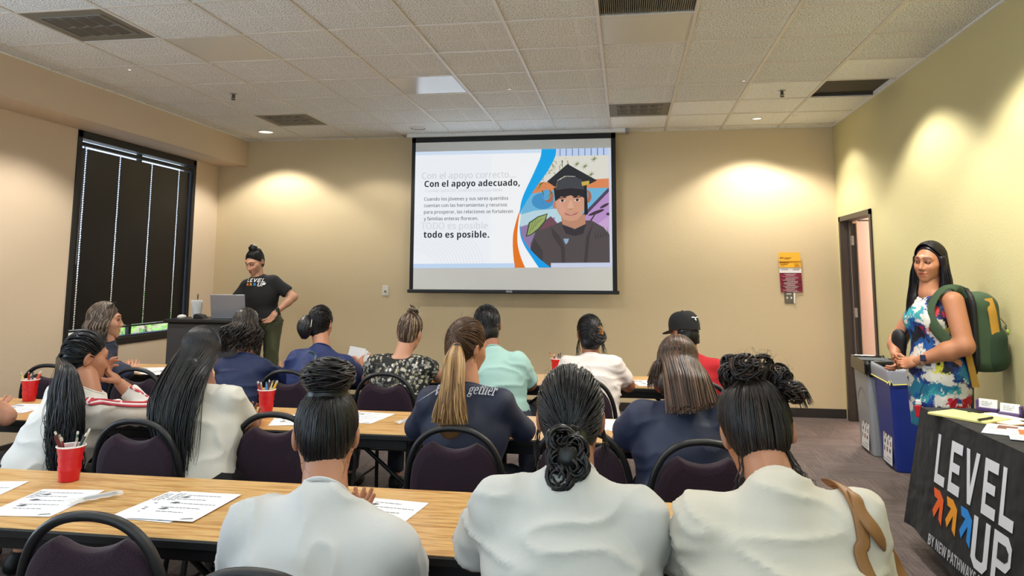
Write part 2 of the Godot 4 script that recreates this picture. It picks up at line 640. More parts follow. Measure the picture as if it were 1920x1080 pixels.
func build_ceiling() -> void:
	var c := Node3D.new()
	c.name = "ceiling"
	add_child(c)
	tag(c, "suspended ceiling of square mineral tiles", "", "", "structure")
	var x_at := func(k: float) -> float: return k * TILE - 0.7669
	var z_at := func(j: float) -> float: return j * TILE - 7.6536
	var size := TILE - 0.02
	var tile := Geo.new().box(V(size, 0.02, size), Transform3D.IDENTITY, 0.004).mesh()
	var rows := {}
	var special := {"-5,5": 1, "-5,0": 1, "1,0": 1, "-4,4": 2, "1,4": 2, "-2,2": 3, "4,1": 4, "1,5": 5}
	var white := ["3,1", "4,2", "2,0", "3,0", "4,0", "1,-1", "2,-1", "3,-1", "4,-1", "4,-2", "3,-2", "2,-2", "1,-2"]
	for j in range(-2, 8):
		for k in range(-7, 5):
			var x0: float = maxf(x_at.call(k), -4.6)
			var x1: float = minf(x_at.call(k + 1), RIGHT)
			var z0: float = maxf(z_at.call(j), FRONT)
			var z1: float = z_at.call(j + 1)
			if x1 - x0 < 0.05: continue
			var mid := V((x0 + x1) / 2, CEIL + 0.012, (z0 + z1) / 2)
			var key := "%d,%d" % [k, j]
			var kind: int = special.get(key, 0)
			if kind == 0:
				var o := part(c, "ceiling_tile", tile, M.tile_smooth if key in white else M.tile)
				o.position = mid + V(0, rng.randf_range(-0.001, 0.002), 0)
				o.rotation.z = rng.randf_range(-0.0015, 0.0015)
				o.scale = V((x1 - x0 - 0.02) / size, 1, (z1 - z0 - 0.02) / size)
			elif kind == 1: ceiling_vent(mid, key)
			elif kind == 2: ceiling_lens(mid, key)
			elif kind == 3:
				var l := thing("troffer_light", "glossy ceiling light panel reflecting the bright screen, left of the screen top", "light panel", mid)
				part(l, "frame", Geo.new().box(V(size, 0.016, size), Transform3D.IDENTITY, 0.004), M.tbar)
				part(l, "diffuser", Geo.new().box(V(size - 0.03, 0.02, size - 0.03), Transform3D(Basis(), V(0, -0.001, 0)), 0.003), M.lens_gloss)
			elif kind == 4:
				var l := thing("ceiling_panel", "dark open ceiling panel against the right wall", "ceiling panel", mid)
				part(l, "backing", Geo.new().box(V(x1 - x0 - 0.02, 0.02, size), Transform3D(Basis(), V(0, 0.03, 0))), M.dark_panel)
				part(l, "frame", Geo.new().box(V(x1 - x0 - 0.02, 0.03, 0.012), Transform3D(Basis(), V(0, 0.01, size / 2 - 0.006))).box(V(x1 - x0 - 0.02, 0.03, 0.012), Transform3D(Basis(), V(0, 0.01, 0.006 - size / 2))), M.dark_panel)
			elif kind == 5:
				var l := thing("return_grille", "ribbed metal return air grille at the top edge, above the screen", "vent", mid)
				part(l, "backing", Geo.new().box(V(size, 0.01, size), Transform3D(Basis(), V(0, 0.03, 0))), M.black)
				var fin := Geo.new().box(V(0.003, 0.022, size)).mesh()
				for q in 46:
					var o := part(l, "fin", fin, M.vent_fin)
					o.position = V(-size / 2 + (q + 0.5) * size / 46, 0.004, 0)
					o.rotation.z = 0.3
	# the grid's metal bars: long ones front to back, short rows across
	for k in range(-6, 5):
		var o := part(c, "grid_bar", slab(x_at.call(k) - 0.012, x_at.call(k) + 0.012, CEIL - 0.004, CEIL + 0.02, FRONT, -2.75), M.tbar)
		o.position.y = 0.0
	for j in range(-1, 9):
		part(c, "cross_bar", slab(-4.6, RIGHT, CEIL - 0.002, CEIL + 0.02, z_at.call(j) - 0.011, z_at.call(j) + 0.011), M.tbar)
	var rest := slab(-4.6, RIGHT, CEIL, CEIL + 0.02, -2.75, 3.4)
	slab(-4.8, RIGHT + 0.2, CEIL + 0.1, CEIL + 0.2, FRONT - 0.15, 3.5, rest)
	slab(-4.6, RIGHT, CEIL - 0.002, CEIL + 0.1, FRONT, FRONT + 0.014, rest)
	slab(RIGHT - 0.02, RIGHT, CEIL - 0.006, CEIL + 0.1, FRONT, 3.4, rest)
	slab(-4.6, -4.585, CEIL - 0.004, CEIL + 0.1, FRONT, 3.4, rest)
	part(c, "ceiling_slab", rest, M.tile_smooth)
	# recessed cans
	for p in [[1.62, -5.83], [1.72, -7.82], [-3.95, -5.3], [-2.9, -7.75], [1.55, -4.3], [-3.2, -6.35], [-1.0, -6.35], [1.0, -6.35]]:
		var pin := thing("pinhole_light", "tiny white pinhole ceiling light set flush in a ceiling tile", "ceiling light", V(p[0], CEIL, p[1]), 0.0, "pinhole ceiling lights")
		part(pin, "trim_ring", Geo.new().lathe([Vector2(0.012, 0.004), Vector2(0.014, -0.003), Vector2(0.024, -0.004), Vector2(0.026, 0.002)], 18), M.tbar)
		part(pin, "lamp_disc", Geo.new().lathe([Vector2(0.0, 0.0), Vector2(0.013, 0.0), Vector2(0.013, 0.004)], 14), M.lamp)
	recessed_can(V(-4.1, CEIL, -7.915), "lit round recessed ceiling light above the window corner", true)
	recessed_can(V(-2.29, CEIL, -7.94), "unlit round recessed ceiling light with dark baffle, left of the screen top", false)
	recessed_can(V(1.367, CEIL, -7.93), "small lit recessed ceiling light among white tiles, right of the screen", true, 0.55)
	for p in [[-3.53, -6.172, "brass fire sprinkler head hanging from the ceiling above the window side"], [1.384, -6.744, "fire sprinkler head on the white tile beside the dark ceiling panel"]]:
		var s := thing("fire_sprinkler", p[2], "sprinkler", V(p[0], CEIL, p[1]))
		part(s, "escutcheon", Geo.new().lathe([Vector2(0.0, -0.004), Vector2(0.03, -0.004), Vector2(0.034, 0.0), Vector2(0.036, 0.004)], 20), M.silver)
		part(s, "body", Geo.new().lathe([Vector2(0.0, -0.04), Vector2(0.009, -0.04), Vector2(0.01, -0.02), Vector2(0.013, -0.018), Vector2(0.013, 0.0)], 12), M.dark_panel)
		var y := Geo.new()
		for q in [-1, 1]: y.tube([V(q * 0.01, -0.018, 0), V(q * 0.018, -0.034, 0), V(q * 0.004, -0.052, 0)], 0.003, 6)
		part(s, "yoke", y, M.dark_panel)
		part(s, "deflector", Geo.new().lathe([Vector2(0.0, -0.056), Vector2(0.02, -0.055), Vector2(0.021, -0.052), Vector2(0.0, -0.052)], 14), M.dark_panel)


func recessed_can(p: Vector3, label: String, lit: bool, k := 1.0) -> void:
	var o := thing("recessed_light", label, "ceiling light", p)
	part(o, "trim_ring", Geo.new().lathe([Vector2(0.098, 0.004), Vector2(0.1, -0.002), Vector2(0.094, -0.008), Vector2(0.082, -0.006), Vector2(0.08, 0.02)].map(func(q): return q * k), 32), M.tbar)
	if lit:
		part(o, "lamp_disc", Geo.new().lathe([Vector2(0.0, 0.0), Vector2(0.081, 0.001), Vector2(0.081, 0.006)].map(func(q): return q * k), 32), M.lamp)
	else:
		part(o, "baffle", Geo.new().lathe([Vector2(0.0, 0.02), Vector2(0.07, 0.018), Vector2(0.08, -0.004), Vector2(0.082, 0.02)], 32), M.dark_panel)
		var s := Geo.new()
		for q in 5: s.box(V(0.004, 0.018, 0.15 - absf(q - 2) * 0.025), Transform3D(Basis(), V((q - 2) * 0.028, 0.004, 0)))
		part(o, "louver", s, M.tbar)


func ceiling_vent(p: Vector3, key: String) -> void:
	var label: String = {"-5,5": "dark square ceiling vent at the upper left, nearest the camera", "-5,0": "dark square ceiling vent near the lit recessed light", "1,0": "dark square ceiling vent above the right end of the screen"}[key]
	var o := thing("ceiling_vent", label, "vent", p)
	var s := TILE - 0.02
	part(o, "face_plate", Geo.new().box(V(s, 0.016, s), Transform3D.IDENTITY, 0.004), M.vent)
	for a in 2:
		for b in 4:
			part(o, "louver", Geo.new().box(V(0.085, 0.012, 0.16), at(-0.15 + b * 0.1, -0.008, -0.09 + a * 0.18, 0, 0, 12), 0.004), M.vent_core)
	var rim := Geo.new()
	for q in [[0.44, 0.01, 0, -0.19], [0.44, 0.01, 0, 0.19], [0.01, 0.38, -0.22, 0], [0.01, 0.38, 0.22, 0], [0.44, 0.008, 0, 0]]: rim.box(V(q[0], 0.014, q[1]), Transform3D(Basis(), V(q[2], -0.008, q[3])), 0.003)
	part(o, "frame", rim, M.vent)


func ceiling_lens(p: Vector3, key: String) -> void:
	var o := thing("troffer_light", "unlit flat grey ceiling light panel at the upper left beside the dark vent" if key == "-4,4" else "unlit flat ceiling light panel behind the ribbed grille, top right of centre", "light panel", p)
	var s := TILE - 0.02
	part(o, "frame", Geo.new().box(V(s, 0.016, s), Transform3D.IDENTITY, 0.004), M.tbar)
	part(o, "diffuser", Geo.new().box(V(s - 0.03, 0.02, s - 0.03), Transform3D(Basis(), V(0, -0.001, 0)), 0.003), M.lens)


func build_window() -> void:
	var o := Node3D.new()
	o.name = "window_1"
	add_child(o)
	tag(o, "dark framed window with closed black blinds", "", "", "structure")
	var y0 := 0.77
	var y1 := 2.79
	var z0 := -7.96
	var z1 := -6.04
	var g := Geo.new()
	for s in [[y0, y0 + 0.07, z0, z1], [y1 - 0.07, y1, z0, z1], [y0, y1, z0, z0 + 0.06], [y0, y1, z1 - 0.06, z1]]:
		g.box(V(0.13, s[1] - s[0], s[3] - s[2]), Transform3D(Basis(), V(LEFT - 0.055, (s[0] + s[1]) / 2, (s[2] + s[3]) / 2)), 0.005)
	part(o, "window_frame", g, M.black)
	part(o, "mullion", slab(LEFT - 0.13, LEFT - 0.09, y0, y1, -7.10, -7.06), M.black)
	part(o, "pane", slab(LEFT - 0.115, LEFT - 0.109, y0 + 0.05, y1 - 0.05, z0 + 0.05, -7.09), M.glass)
	part(o, "pane", slab(LEFT - 0.115, LEFT - 0.109, y0 + 0.05, y1 - 0.05, -7.07, z1 - 0.05), M.glass)
	part(o, "window_sill", Geo.new().box(V(0.09, 0.02, z1 - z0 - 0.1), Transform3D(Basis(), V(LEFT - 0.05, y0 + 0.075, (z0 + z1) / 2)), 0.003), M.black)
	# the blinds: slats with a punched hole at every cord
	var b := thing("window_blinds", "closed black slatted window blinds with light showing at the cord holes", "blinds", V(LEFT - 0.03, 0, 0))
	var a0 := z0 + 0.075
	var a1 := z1 - 0.09
	var cords := [-6.20, -6.68, -7.19, -7.68]
	var rail_y := 0.955
	var top_y := 2.66
	part(b, "head_rail", Geo.new().box(V(0.05, 0.035, a1 - a0), Transform3D(Basis(), V(0, top_y + 0.012, (a0 + a1) / 2)), 0.005), M.black)
	part(b, "bottom_rail", Geo.new().box(V(0.03, 0.018, a1 - a0), Transform3D(Basis(), V(0, rail_y - 0.012, (a0 + a1) / 2)), 0.004), M.black_gloss)
	var edges := [a0]
	for k in [3, 2, 1, 0]:
		edges.append(cords[k] - 0.008)
		edges.append(cords[k] + 0.008)
	edges.append(a1)
	var slat := Geo.new()
	var tilt := deg_to_rad(76)
	var up := V(cos(tilt), sin(tilt), 0) * 0.0125
	var nn := V(sin(tilt), -cos(tilt), 0)
	for e in range(0, edges.size(), 2):
		for s in [-1.0, 1.0]:
			slat.flat([-up + V(0, 0, edges[e]), up + V(0, 0, edges[e]), up + V(0, 0, edges[e + 1]), -up + V(0, 0, edges[e + 1])].map(func(p): return p + nn * s * 0.0006), nn * s)
	for e in range(1, edges.size() - 1, 2):   # the slat goes on above and below the hole
		for f in [-1.0, 0.62]:
			slat.flat([up * f + V(0, 0, edges[e]), up * (f + 0.38) + V(0, 0, edges[e]), up * (f + 0.38) + V(0, 0, edges[e + 1]), up * f + V(0, 0, edges[e + 1])], nn)
	var sm := slat.mesh()
	var sl := mat(rgb(14, 14, 17), 0.5)
	for k in 77:
		var s := part(b, "slat", sm, sl)
		s.position = V(rng.randf_range(-0.001, 0.001), rail_y + 0.012 + k * 0.0218, 0)
	for k in 4:
		part(b, "cord", Geo.new().tube([V(0.002, rail_y, cords[k]), V(0.002, top_y, cords[k])], 0.0012, 5), mat(rgb(150, 150, 140), 0.8))
	part(b, "wand", Geo.new().tube([V(0.03, top_y - 0.01, -6.14), V(0.034, 1.55, -6.13)], 0.005, 8), mat(rgb(82, 82, 84), 0.2))
	# what shows below and round the blinds: a bright yard, its wall and one shrub
	var yard := mat(rgb(226, 224, 214), 0.9)
	setting("floor_outside", slab(-14, LEFT - 0.25, -0.2, -0.1, -16, 2), yard, "sunlit paving outside the window")
	var s := thing("shrub", "bright green shrub in the sunlight outside the window", "shrub", V(-7.1, -0.1, -10.3))
	var lf := Geo.new()
	for k in 420:
		var p := V(rng.randfn(), rng.randfn(), rng.randfn()).normalized() * rng.randf_range(0.3, 0.62) + V(0, 0.75, 0)
		var d := V(rng.randfn(), rng.randfn(), rng.randfn()).normalized() * 0.06
		var w := d.cross(V(rng.randfn(), rng.randfn(), rng.randfn())).normalized() * 0.028
		lf.flat([p - d, p + w, p + d, p - w], Vector3.UP)
	part(s, "foliage", lf, mat(rgb(120, 170, 70), 0.6)).set_meta("kind", "stuff")
	part(s, "stem", Geo.new().tube([V(0, 0, 0), V(0.03, 0.4, 0), V(0, 0.8, 0.03)], [0.04, 0.03, 0.015], 7), mat(rgb(90, 70, 50), 0.9))
	var sun := DirectionalLight3D.new()
	sun.name = "sun"
	sun.light_energy = 3.2
	sun.light_color = Color(1.0, 0.97, 0.9)
	sun.shadow_enabled = true
	sun.transform = Transform3D(Basis.looking_at(V(-0.45, -0.85, -0.25)), V(0, 6, 0))
	add_child(sun)
	# the second window of the same wall, outside the frame
	var w2 := Node3D.new()
	w2.name = "window_2"
	add_child(w2)
	tag(w2, "second window of the left wall", "", "", "structure")
	g = Geo.new()
	for q in [[0.77, 0.84, -3.05, -0.75], [2.72, 2.79, -3.05, -0.75], [0.77, 2.79, -3.05, -2.99], [0.77, 2.79, -0.81, -0.75], [0.77, 2.79, -1.93, -1.87]]:
		slab(LEFT - 0.12, LEFT + 0.01, q[0], q[1], q[2], q[3], g)
	part(w2, "window_frame", g, M.black)
	var glow := mat(Color.WHITE, 0.6)
	glow.emission_enabled = true
	glow.emission = Color(0.85, 0.93, 1.0)
	glow.emission_energy_multiplier = 1.0
	part(w2, "shade", slab(LEFT - 0.08, LEFT - 0.075, 0.8, 2.76, -3.02, -0.78), glow, "white roller shade lit by daylight")
	var w3 := Node3D.new()
	w3.name = "window_3"
	add_child(w3)
	tag(w3, "window band in the rear wall behind the camera", "", "", "structure")
	g = Geo.new()
	for q in [[0.85, 0.9], [2.6, 2.65]]: slab(-4.15, 1.55, q[0], q[1], 3.3, 3.4, g)
	for k in 5: slab(-4.15 + k * 1.4125, -4.1 + k * 1.4125, 0.85, 2.65, 3.3, 3.4, g)
	part(w3, "window_frame", g, M.black)
	part(w3, "shade", slab(-4.12, 1.52, 0.88, 2.62, 3.36, 3.37), glow, "white roller shades lit by daylight")


func build_hall() -> void:
	# the doorway's dark steel frame
	var d := Node3D.new()
	d.name = "door_1"
	add_child(d)
	tag(d, "dark steel doorway standing open to a bright hall", "", "", "structure")
	var g := Geo.new()
	for s in [[-8.36, -8.31], [-7.36, -7.31]]:
		slab(RIGHT - 0.015, RIGHT + 0.112, 0.0, 2.10, s[0], s[1], g)
	slab(RIGHT - 0.015, RIGHT + 0.112, 2.05, 2.10, -8.36, -7.31, g)
	slab(RIGHT + 0.06, RIGHT + 0.075, 0.0, 2.05, -8.31, -8.295, g)
	part(d, "door_frame", g, mat(rgb(58, 50, 43), 0.42))
	var steel := mat(rgb(150, 148, 142), 0.4, 0.3)
	part(d, "strike_strip", slab(RIGHT + 0.076, RIGHT + 0.08, 0.1, 2.0, -8.309, -8.29), steel)
	for y in [0.3, 1.1, 1.85]:
		part(d, "hinge", Geo.new().box(V(0.03, 0.1, 0.012), Transform3D(Basis(), V(RIGHT + 0.10, y, -8.304)), 0.003), steel)
	part(d, "door_leaf", Geo.new().box(V(0.86, 2.03, 0.045), Transform3D(Basis(Vector3.UP, deg_to_rad(76)), V(RIGHT + 0.245, 1.02, -8.79)), 0.003), mat(rgb(52, 44, 37), 0.4))
	part(d, "closer_arm", Geo.new().tube([V(RIGHT + 0.05, 2.03, -7.9), V(RIGHT + 0.12, 2.02, -7.75), V(RIGHT + 0.1, 2.03, -7.6)], 0.008, 6), steel)
	# the hall beyond
	var white_wall := mat(rgb(214, 205, 200), 0.8)
	setting("wall_hall_far", slab(2.4, 7.2, 0, 2.9, -13.6, -13.4), white_wall, "pale far wall of the hall")
	setting("wall_hall_side", slab(3.62, 3.8, 0, 2.9, -13.4, -6.0), mat(rgb(240, 214, 196), 0.8), "pinkish side wall of the hall")
	setting("wall_hall_near", slab(2.36, 3.8, 0, 2.9, -6.2, -6.0), white_wall)
	setting("wall_hall_left", slab(2.25, 2.30, 0, 2.9, -13.6, FRONT - 0.15), white_wall)
	setting("floor_hall", slab(2.35, 7.2, -0.1, 0.0, -13.6, -6.0), mat(rgb(150, 150, 156), 0.5), "grey hall floor")
	setting("ceiling_hall", slab(2.35, 7.2, 2.9, 3.0, -13.6, -6.0), mat(rgb(232, 232, 230), 0.9), "white hall ceiling")
	setting("baseboard_hall", slab(3.6, 3.62, 0, 0.12, -13.4, -6.2), mat(rgb(150, 128, 106), 0.7))
	var cab := thing("hall_cabinet", "tall dark and wooden cabinet seen through the doorway", "cabinet", V(3.3, 0, -12.9))
	part(cab, "body", Geo.new().box(V(0.5, 1.7, 0.5), Transform3D(Basis(), V(-0.22, 0.85, 0)), 0.01), M.black)
	part(cab, "door", Geo.new().box(V(0.2, 1.6, 0.03), Transform3D(Basis(), V(0.14, 0.85, 0.2)), 0.006), mat(rgb(160, 108, 50), 0.5), "honey wood door")
	var l := OmniLight3D.new()
	l.name = "hall_light"
	l.light_energy = 8.0
	l.light_color = Color(1.0, 0.95, 0.9)
	l.light_size = 0.2
	l.omni_range = 12.0
	l.omni_attenuation = 2.0
	l.shadow_enabled = true
	l.position = V(3.1, 2.6, -9.6)
	add_child(l)
	part(thing("hall_ceiling_light", "round white ceiling light in the hall beyond the doorway", "ceiling light", V(3.1, 2.9, -9.6)), "diffuser", Geo.new().lathe([Vector2(0.0, -0.07), Vector2(0.1, -0.06), Vector2(0.15, -0.02), Vector2(0.16, 0.0)], 24), M.lamp)


# ---------------------------------------------------------------- lettering and flat print

# a line of text as a thin solid, left end and baseline at the origin, stretched to «width» (or sized by «height» of a capital)
static func text_geo(words: String, width: float, bold := true, serif := false, depth := 0.0012, height := 0.0) -> Geo:
	var f := SystemFont.new()
	f.font_names = PackedStringArray(["Droid Serif" if serif else "Droid Sans"])
	f.font_weight = 700 if bold else 400
	var tm := TextMesh.new()
	tm.text = words
	tm.font = f
	tm.font_size = 48
	tm.pixel_size = 0.01
	tm.curve_step = 1.5
	tm.depth = 0.02
	tm.horizontal_alignment = HORIZONTAL_ALIGNMENT_LEFT
	tm.vertical_alignment = VERTICAL_ALIGNMENT_BOTTOM
	var a := tm.get_mesh_arrays()
	var g := Geo.new()
	var v: PackedVector3Array = a[Mesh.ARRAY_VERTEX]
	if v.is_empty(): return g
	var lo := v[0]
	var hi := v[0]
	for p in v:
		lo = lo.min(p)
		hi = hi.max(p)
	var k := width / (hi.x - lo.x)
	if height > 0.0: k = height / 0.343
	var ky := k
	if height > 0.0 and width > 0.0: k = width / (hi.x - lo.x)
	var base := 0.0
	var probe := TextMesh.new()
	probe.text = "E"
	probe.font = f
	probe.font_size = 48
	probe.pixel_size = 0.01
	probe.depth = 0.02
	probe.vertical_alignment = VERTICAL_ALIGNMENT_BOTTOM
	var pv: PackedVector3Array = probe.get_mesh_arrays()[Mesh.ARRAY_VERTEX]
	base = pv[0].y
	for p in pv: base = minf(base, p.y)
	var nn: PackedVector3Array = a[Mesh.ARRAY_NORMAL]
	for q in v.size(): g.put(V((v[q].x - lo.x) * k, (v[q].y - base) * ky, v[q].z / 0.02 * depth), nn[q])
	g.i = a[Mesh.ARRAY_INDEX] if a[Mesh.ARRAY_INDEX] != null else PackedInt32Array(range(v.size()))
	return g


# strokes too small to read, in rows: what print looks like from afar
func scribble(rows: Array, h := 0.003, seed_ := 1) -> Geo:   # rows of [x0, x1, y]
	var r := RandomNumberGenerator.new()
	r.seed = seed_
	var g := Geo.new()
	for q in rows:
		var x: float = q[0]
		while x < q[1]:
			var w := minf(r.randf_range(0.006, 0.018), q[1] - x)
			g.box(V(w, h, 0.0006), Transform3D(Basis(), V(x + w / 2, q[2], 0)))
			x += w + 0.003
	return g


const GLYPH := {   # angular capitals as strokes in a unit cell: lists of polygons
	"L": [[[0, 0], [0.72, 0], [0.72, 0.2], [0.2, 0.2], [0.2, 1], [0, 1]]],
	"E": [[[0, 0], [0.76, 0], [0.76, 0.2], [0.2, 0.2], [0.2, 0.41], [0.66, 0.41], [0.66, 0.59], [0.2, 0.59], [0.2, 0.8], [0.76, 0.8], [0.76, 1], [0, 1]]],
	"V": [[[0, 1], [0.32, 0], [0.52, 0], [0.84, 1], [0.62, 1], [0.42, 0.32], [0.22, 1]]],
	"U": [[[0, 1], [0, 0.16], [0.22, 0], [0.62, 0], [0.82, 0.16], [0.82, 1], [0.6, 1], [0.6, 0.24], [0.54, 0.19], [0.28, 0.19], [0.22, 0.24], [0.22, 1]]],
	"P": [[[0, 0], [0.2, 0], [0.2, 0.34], [0.62, 0.34], [0.8, 0.5], [0.8, 0.84], [0.62, 1], [0, 1]]],
	">": [[[0, 1], [0.5, 1], [0.86, 0.8], [0.86, 0], [0.6, 0.14], [0.6, 0.56], [0.22, 0.1], [0.06, 0.3], [0.4, 0.72], [0.12, 0.74]]],
}


func outline(letter: String, x: float, y: float, w: float, h: float, lean := 0.0) -> Array:
	return GLYPH[letter].map(func(poly): return PackedVector2Array(poly.map(func(p): return Vector2(x + p[0] * w + p[1] * lean, y + p[1] * h))))


# ---------------------------------------------------------------- painting the slide

func fill(im: Image, pts: Array, color: Color) -> void:   # points in 0..1 of the picture
	var w := im.get_width()
	var h := im.get_height()
	var p := pts.map(func(q): return Vector2(q[0] * w, q[1] * h) if q is Array else Vector2(q.x * w, q.y * h))
	var y0 := h
	var y1 := 0
	for q in p:
		y0 = mini(y0, int(q.y))
		y1 = maxi(y1, int(q.y) + 1)
	for y in range(maxi(y0, 0), mini(y1, h)):
		var xs := []
		var yy := y + 0.5
		for k in p.size():
			var a: Vector2 = p[k]
			var b: Vector2 = p[(k + 1) % p.size()]
			if (a.y <= yy) != (b.y <= yy): xs.append(a.x + (yy - a.y) / (b.y - a.y) * (b.x - a.x))
		xs.sort()
		for k in range(0, xs.size() - 1, 2):
			var x0 := clampi(roundi(xs[k]), 0, w)
			var x1 := clampi(roundi(xs[k + 1]), 0, w)
			if x1 > x0: im.fill_rect(Rect2i(x0, y, x1 - x0, 1), color)


func oval(im: Image, cx: float, cy: float, rx: float, ry: float, color: Color, turn := 0.0) -> void:
	var p := []
	for k in 28: p.append(Vector2(cx, cy) + Vector2(cos(TAU * k / 28) * rx * 0.6, sin(TAU * k / 28) * ry).rotated(turn) / Vector2(0.6, 1.0))
	fill(im, p, color)


# picture coordinates were read off the slide: x 0..1 across, y 0..1 down
func slide_texture() -> ImageTexture:
	var w := 1100
	var im := Image.create(w, 660, false, Image.FORMAT_RGB8)
	im.fill(rgb(246, 250, 255))
	# mural behind the graduate
	fill(im, [[0.5, 0.0], [1, 0], [1, 1], [0.5, 1]], rgb(228, 226, 214))
	fill(im, [[0.5, 0.29], [1, 0.26], [1, 0.36], [0.5, 0.40]], rgb(226, 140, 92))
	fill(im, [[0.5, 0.40], [0.75, 0.34], [1, 0.34], [1, 0.62], [0.5, 0.70]], rgb(112, 186, 224))
	fill(im, [[0.53, 0.56], [0.62, 0.52], [0.78, 0.5], [0.8, 0.64], [0.5, 0.72]], rgb(190, 220, 232))
	oval(im, 0.66, 0.44, 0.055, 0.07, rgb(70, 150, 206))
	for a in [[0.69, 0.40, 0.024], [0.88, 0.41, 0.022]]:
		oval(im, a[0], a[1], a[2], 0.055, rgb(176, 110, 84))
		oval(im, a[0] - 0.012, a[1] - 0.012, a[2] * 0.85, 0.046, rgb(96, 168, 216))
	fill(im, [[0.99, 0.34], [1, 0.34], [1, 0.92], [0.8, 0.92], [0.80, 0.66]], rgb(190, 150, 206))
	fill(im, [[0.985, 0.34], [0.995, 0.36], [0.82, 0.66], [0.80, 0.66]], rgb(84, 70, 96))
	fill(im, [[1, 0.56], [1, 0.74], [0.9, 0.84], [0.86, 0.72]], rgb(206, 170, 218))
	for a in [[0.925, 0.545, 0.016, 0.034, 0.7], [0.965, 0.49, 0.011, 0.025, 0.5], [0.985, 0.56, 0.012, 0.012, 0.0]]: oval(im, a[0], a[1], a[2], a[3], rgb(70, 56, 70), a[4])
	fill(im, [[0.89, 0.62], [0.915, 0.56], [0.92, 0.565], [0.895, 0.63]], rgb(70, 56, 70))
	fill(im, [[0.54, 0.66], [0.62, 0.62], [0.72, 0.58], [0.72, 0.80], [0.56, 0.86]], rgb(150, 126, 170))
	fill(im, [[0.66, 0.62], [0.70, 0.57], [0.76, 0.68], [0.62, 0.70]], rgb(118, 78, 92))
	fill(im, [[0.575, 0.74], [0.59, 0.62], [0.635, 0.57], [0.685, 0.545], [0.675, 0.61], [0.645, 0.68], [0.60, 0.73]], rgb(62, 84, 60))
	fill(im, [[0.582, 0.728], [0.597, 0.625], [0.638, 0.578], [0.679, 0.555], [0.668, 0.61], [0.638, 0.67], [0.60, 0.72]], rgb(160, 176, 108))
	for k in 5: fill(im, [[0.592 + k * 0.014, 0.715 - k * 0.03], [0.612 + k * 0.014, 0.60 - k * 0.004], [0.615 + k * 0.014, 0.60 - k * 0.004], [0.596 + k * 0.014, 0.715 - k * 0.03]], rgb(110, 128, 74))
	fill(im, [[0.955, 0.66], [0.985, 0.72], [1, 0.86], [0.985, 0.80], [0.965, 0.74]], rgb(120, 190, 84))
	# palm leaves and twigs
	for k in 90:
		var x := rng.randf_range(0.60, 0.80)
		var y := rng.randf_range(0.07, 0.40)
		var d := Vector2(rng.randf_range(-0.03, 0.03), rng.randf_range(-0.01, 0.08))
		fill(im, [Vector2(x, y), Vector2(x + 0.006, y + 0.004), Vector2(x, y) + d], [rgb(96, 120, 62), rgb(140, 150, 84), rgb(70, 88, 52), rgb(176, 160, 90)][k % 4])
	for c in [[0.915, 0.09], [0.87, 0.15], [0.90, 0.22], [0.83, 0.13]]:
		for k in 9: fill(im, [Vector2(c[0], c[1]), Vector2(c[0] + 0.004, c[1] + 0.006), Vector2(c[0], c[1]) + Vector2.from_angle(k * 0.7) * Vector2(0.022, 0.034)], rgb(120, 136, 84))
	# the graduate: gown, neck, face, hair, cap
	var gown := rgb(86, 78, 80)
	fill(im, [[0.595, 1.0], [0.60, 0.80], [0.625, 0.70], [0.70, 0.655], [0.76, 0.61], [0.90, 0.61], [0.96, 0.67], [0.99, 0.74], [1.0, 0.86], [1.0, 1.0]], gown)
	fill(im, [[0.60, 0.84], [0.62, 0.76], [0.66, 0.86], [0.66, 1.0], [0.6, 1.0]], rgb(70, 64, 67))
	fill(im, [[0.70, 0.66], [0.745, 0.74], [0.77, 0.84], [0.77, 1.0], [0.755, 1.0], [0.75, 0.84], [0.71, 0.74]], rgb(70, 63, 66))
	fill(im, [[0.91, 0.63], [0.875, 0.75], [0.86, 1.0], [0.875, 1.0], [0.89, 0.76]], rgb(68, 62, 65))
	for k in 6: fill(im, [[0.915 + k * 0.012, 0.70 - k * 0.008], [0.925 + k * 0.012, 0.76 - k * 0.005], [0.922 + k * 0.012, 0.77 - k * 0.005]], rgb(56, 50, 54))
	fill(im, [[0.755, 0.645], [0.82, 0.685], [0.875, 0.64], [0.86, 0.72], [0.82, 0.74], [0.775, 0.72]], rgb(58, 54, 60))
	fill(im, [[0.762, 0.76], [0.79, 0.76], [0.785, 0.79], [0.775, 0.81], [0.768, 0.79]], rgb(150, 180, 205))
	fill(im, [[0.75, 0.56], [0.87, 0.56], [0.872, 0.64], [0.82, 0.68], [0.758, 0.64]], rgb(196, 142, 116))
	oval(im, 0.722, 0.475, 0.012, 0.034, rgb(196, 134, 112))
	oval(im, 0.868, 0.475, 0.012, 0.034, rgb(196, 140, 118))
	fill(im, [[0.722, 0.36], [0.865, 0.36], [0.868, 0.50], [0.855, 0.56], [0.83, 0.605], [0.80, 0.615], [0.765, 0.60], [0.74, 0.55], [0.724, 0.49]], rgb(214, 160, 132))
	fill(im, [[0.73, 0.45], [0.75, 0.45], [0.775, 0.52], [0.77, 0.57], [0.745, 0.54]], rgb(222, 164, 142))
	for s in [[0.758, 0.437], [0.832, 0.434]]:
		fill(im, [[s[0] - 0.02, s[1] - 0.022], [s[0] + 0.018, s[1] - 0.028], [s[0] + 0.02, s[1] - 0.02], [s[0] - 0.02, s[1] - 0.014]], rgb(74, 52, 48))
		oval(im, s[0], s[1] + 0.004, 0.014, 0.010, rgb(236, 226, 220))
		oval(im, s[0], s[1] + 0.004, 0.007, 0.009, rgb(50, 36, 34))
		fill(im, [[s[0] - 0.016, s[1] + 0.001], [s[0], s[1] - 0.009], [s[0] + 0.016, s[1] + 0.001], [s[0], s[1] - 0.004]], rgb(60, 42, 40))
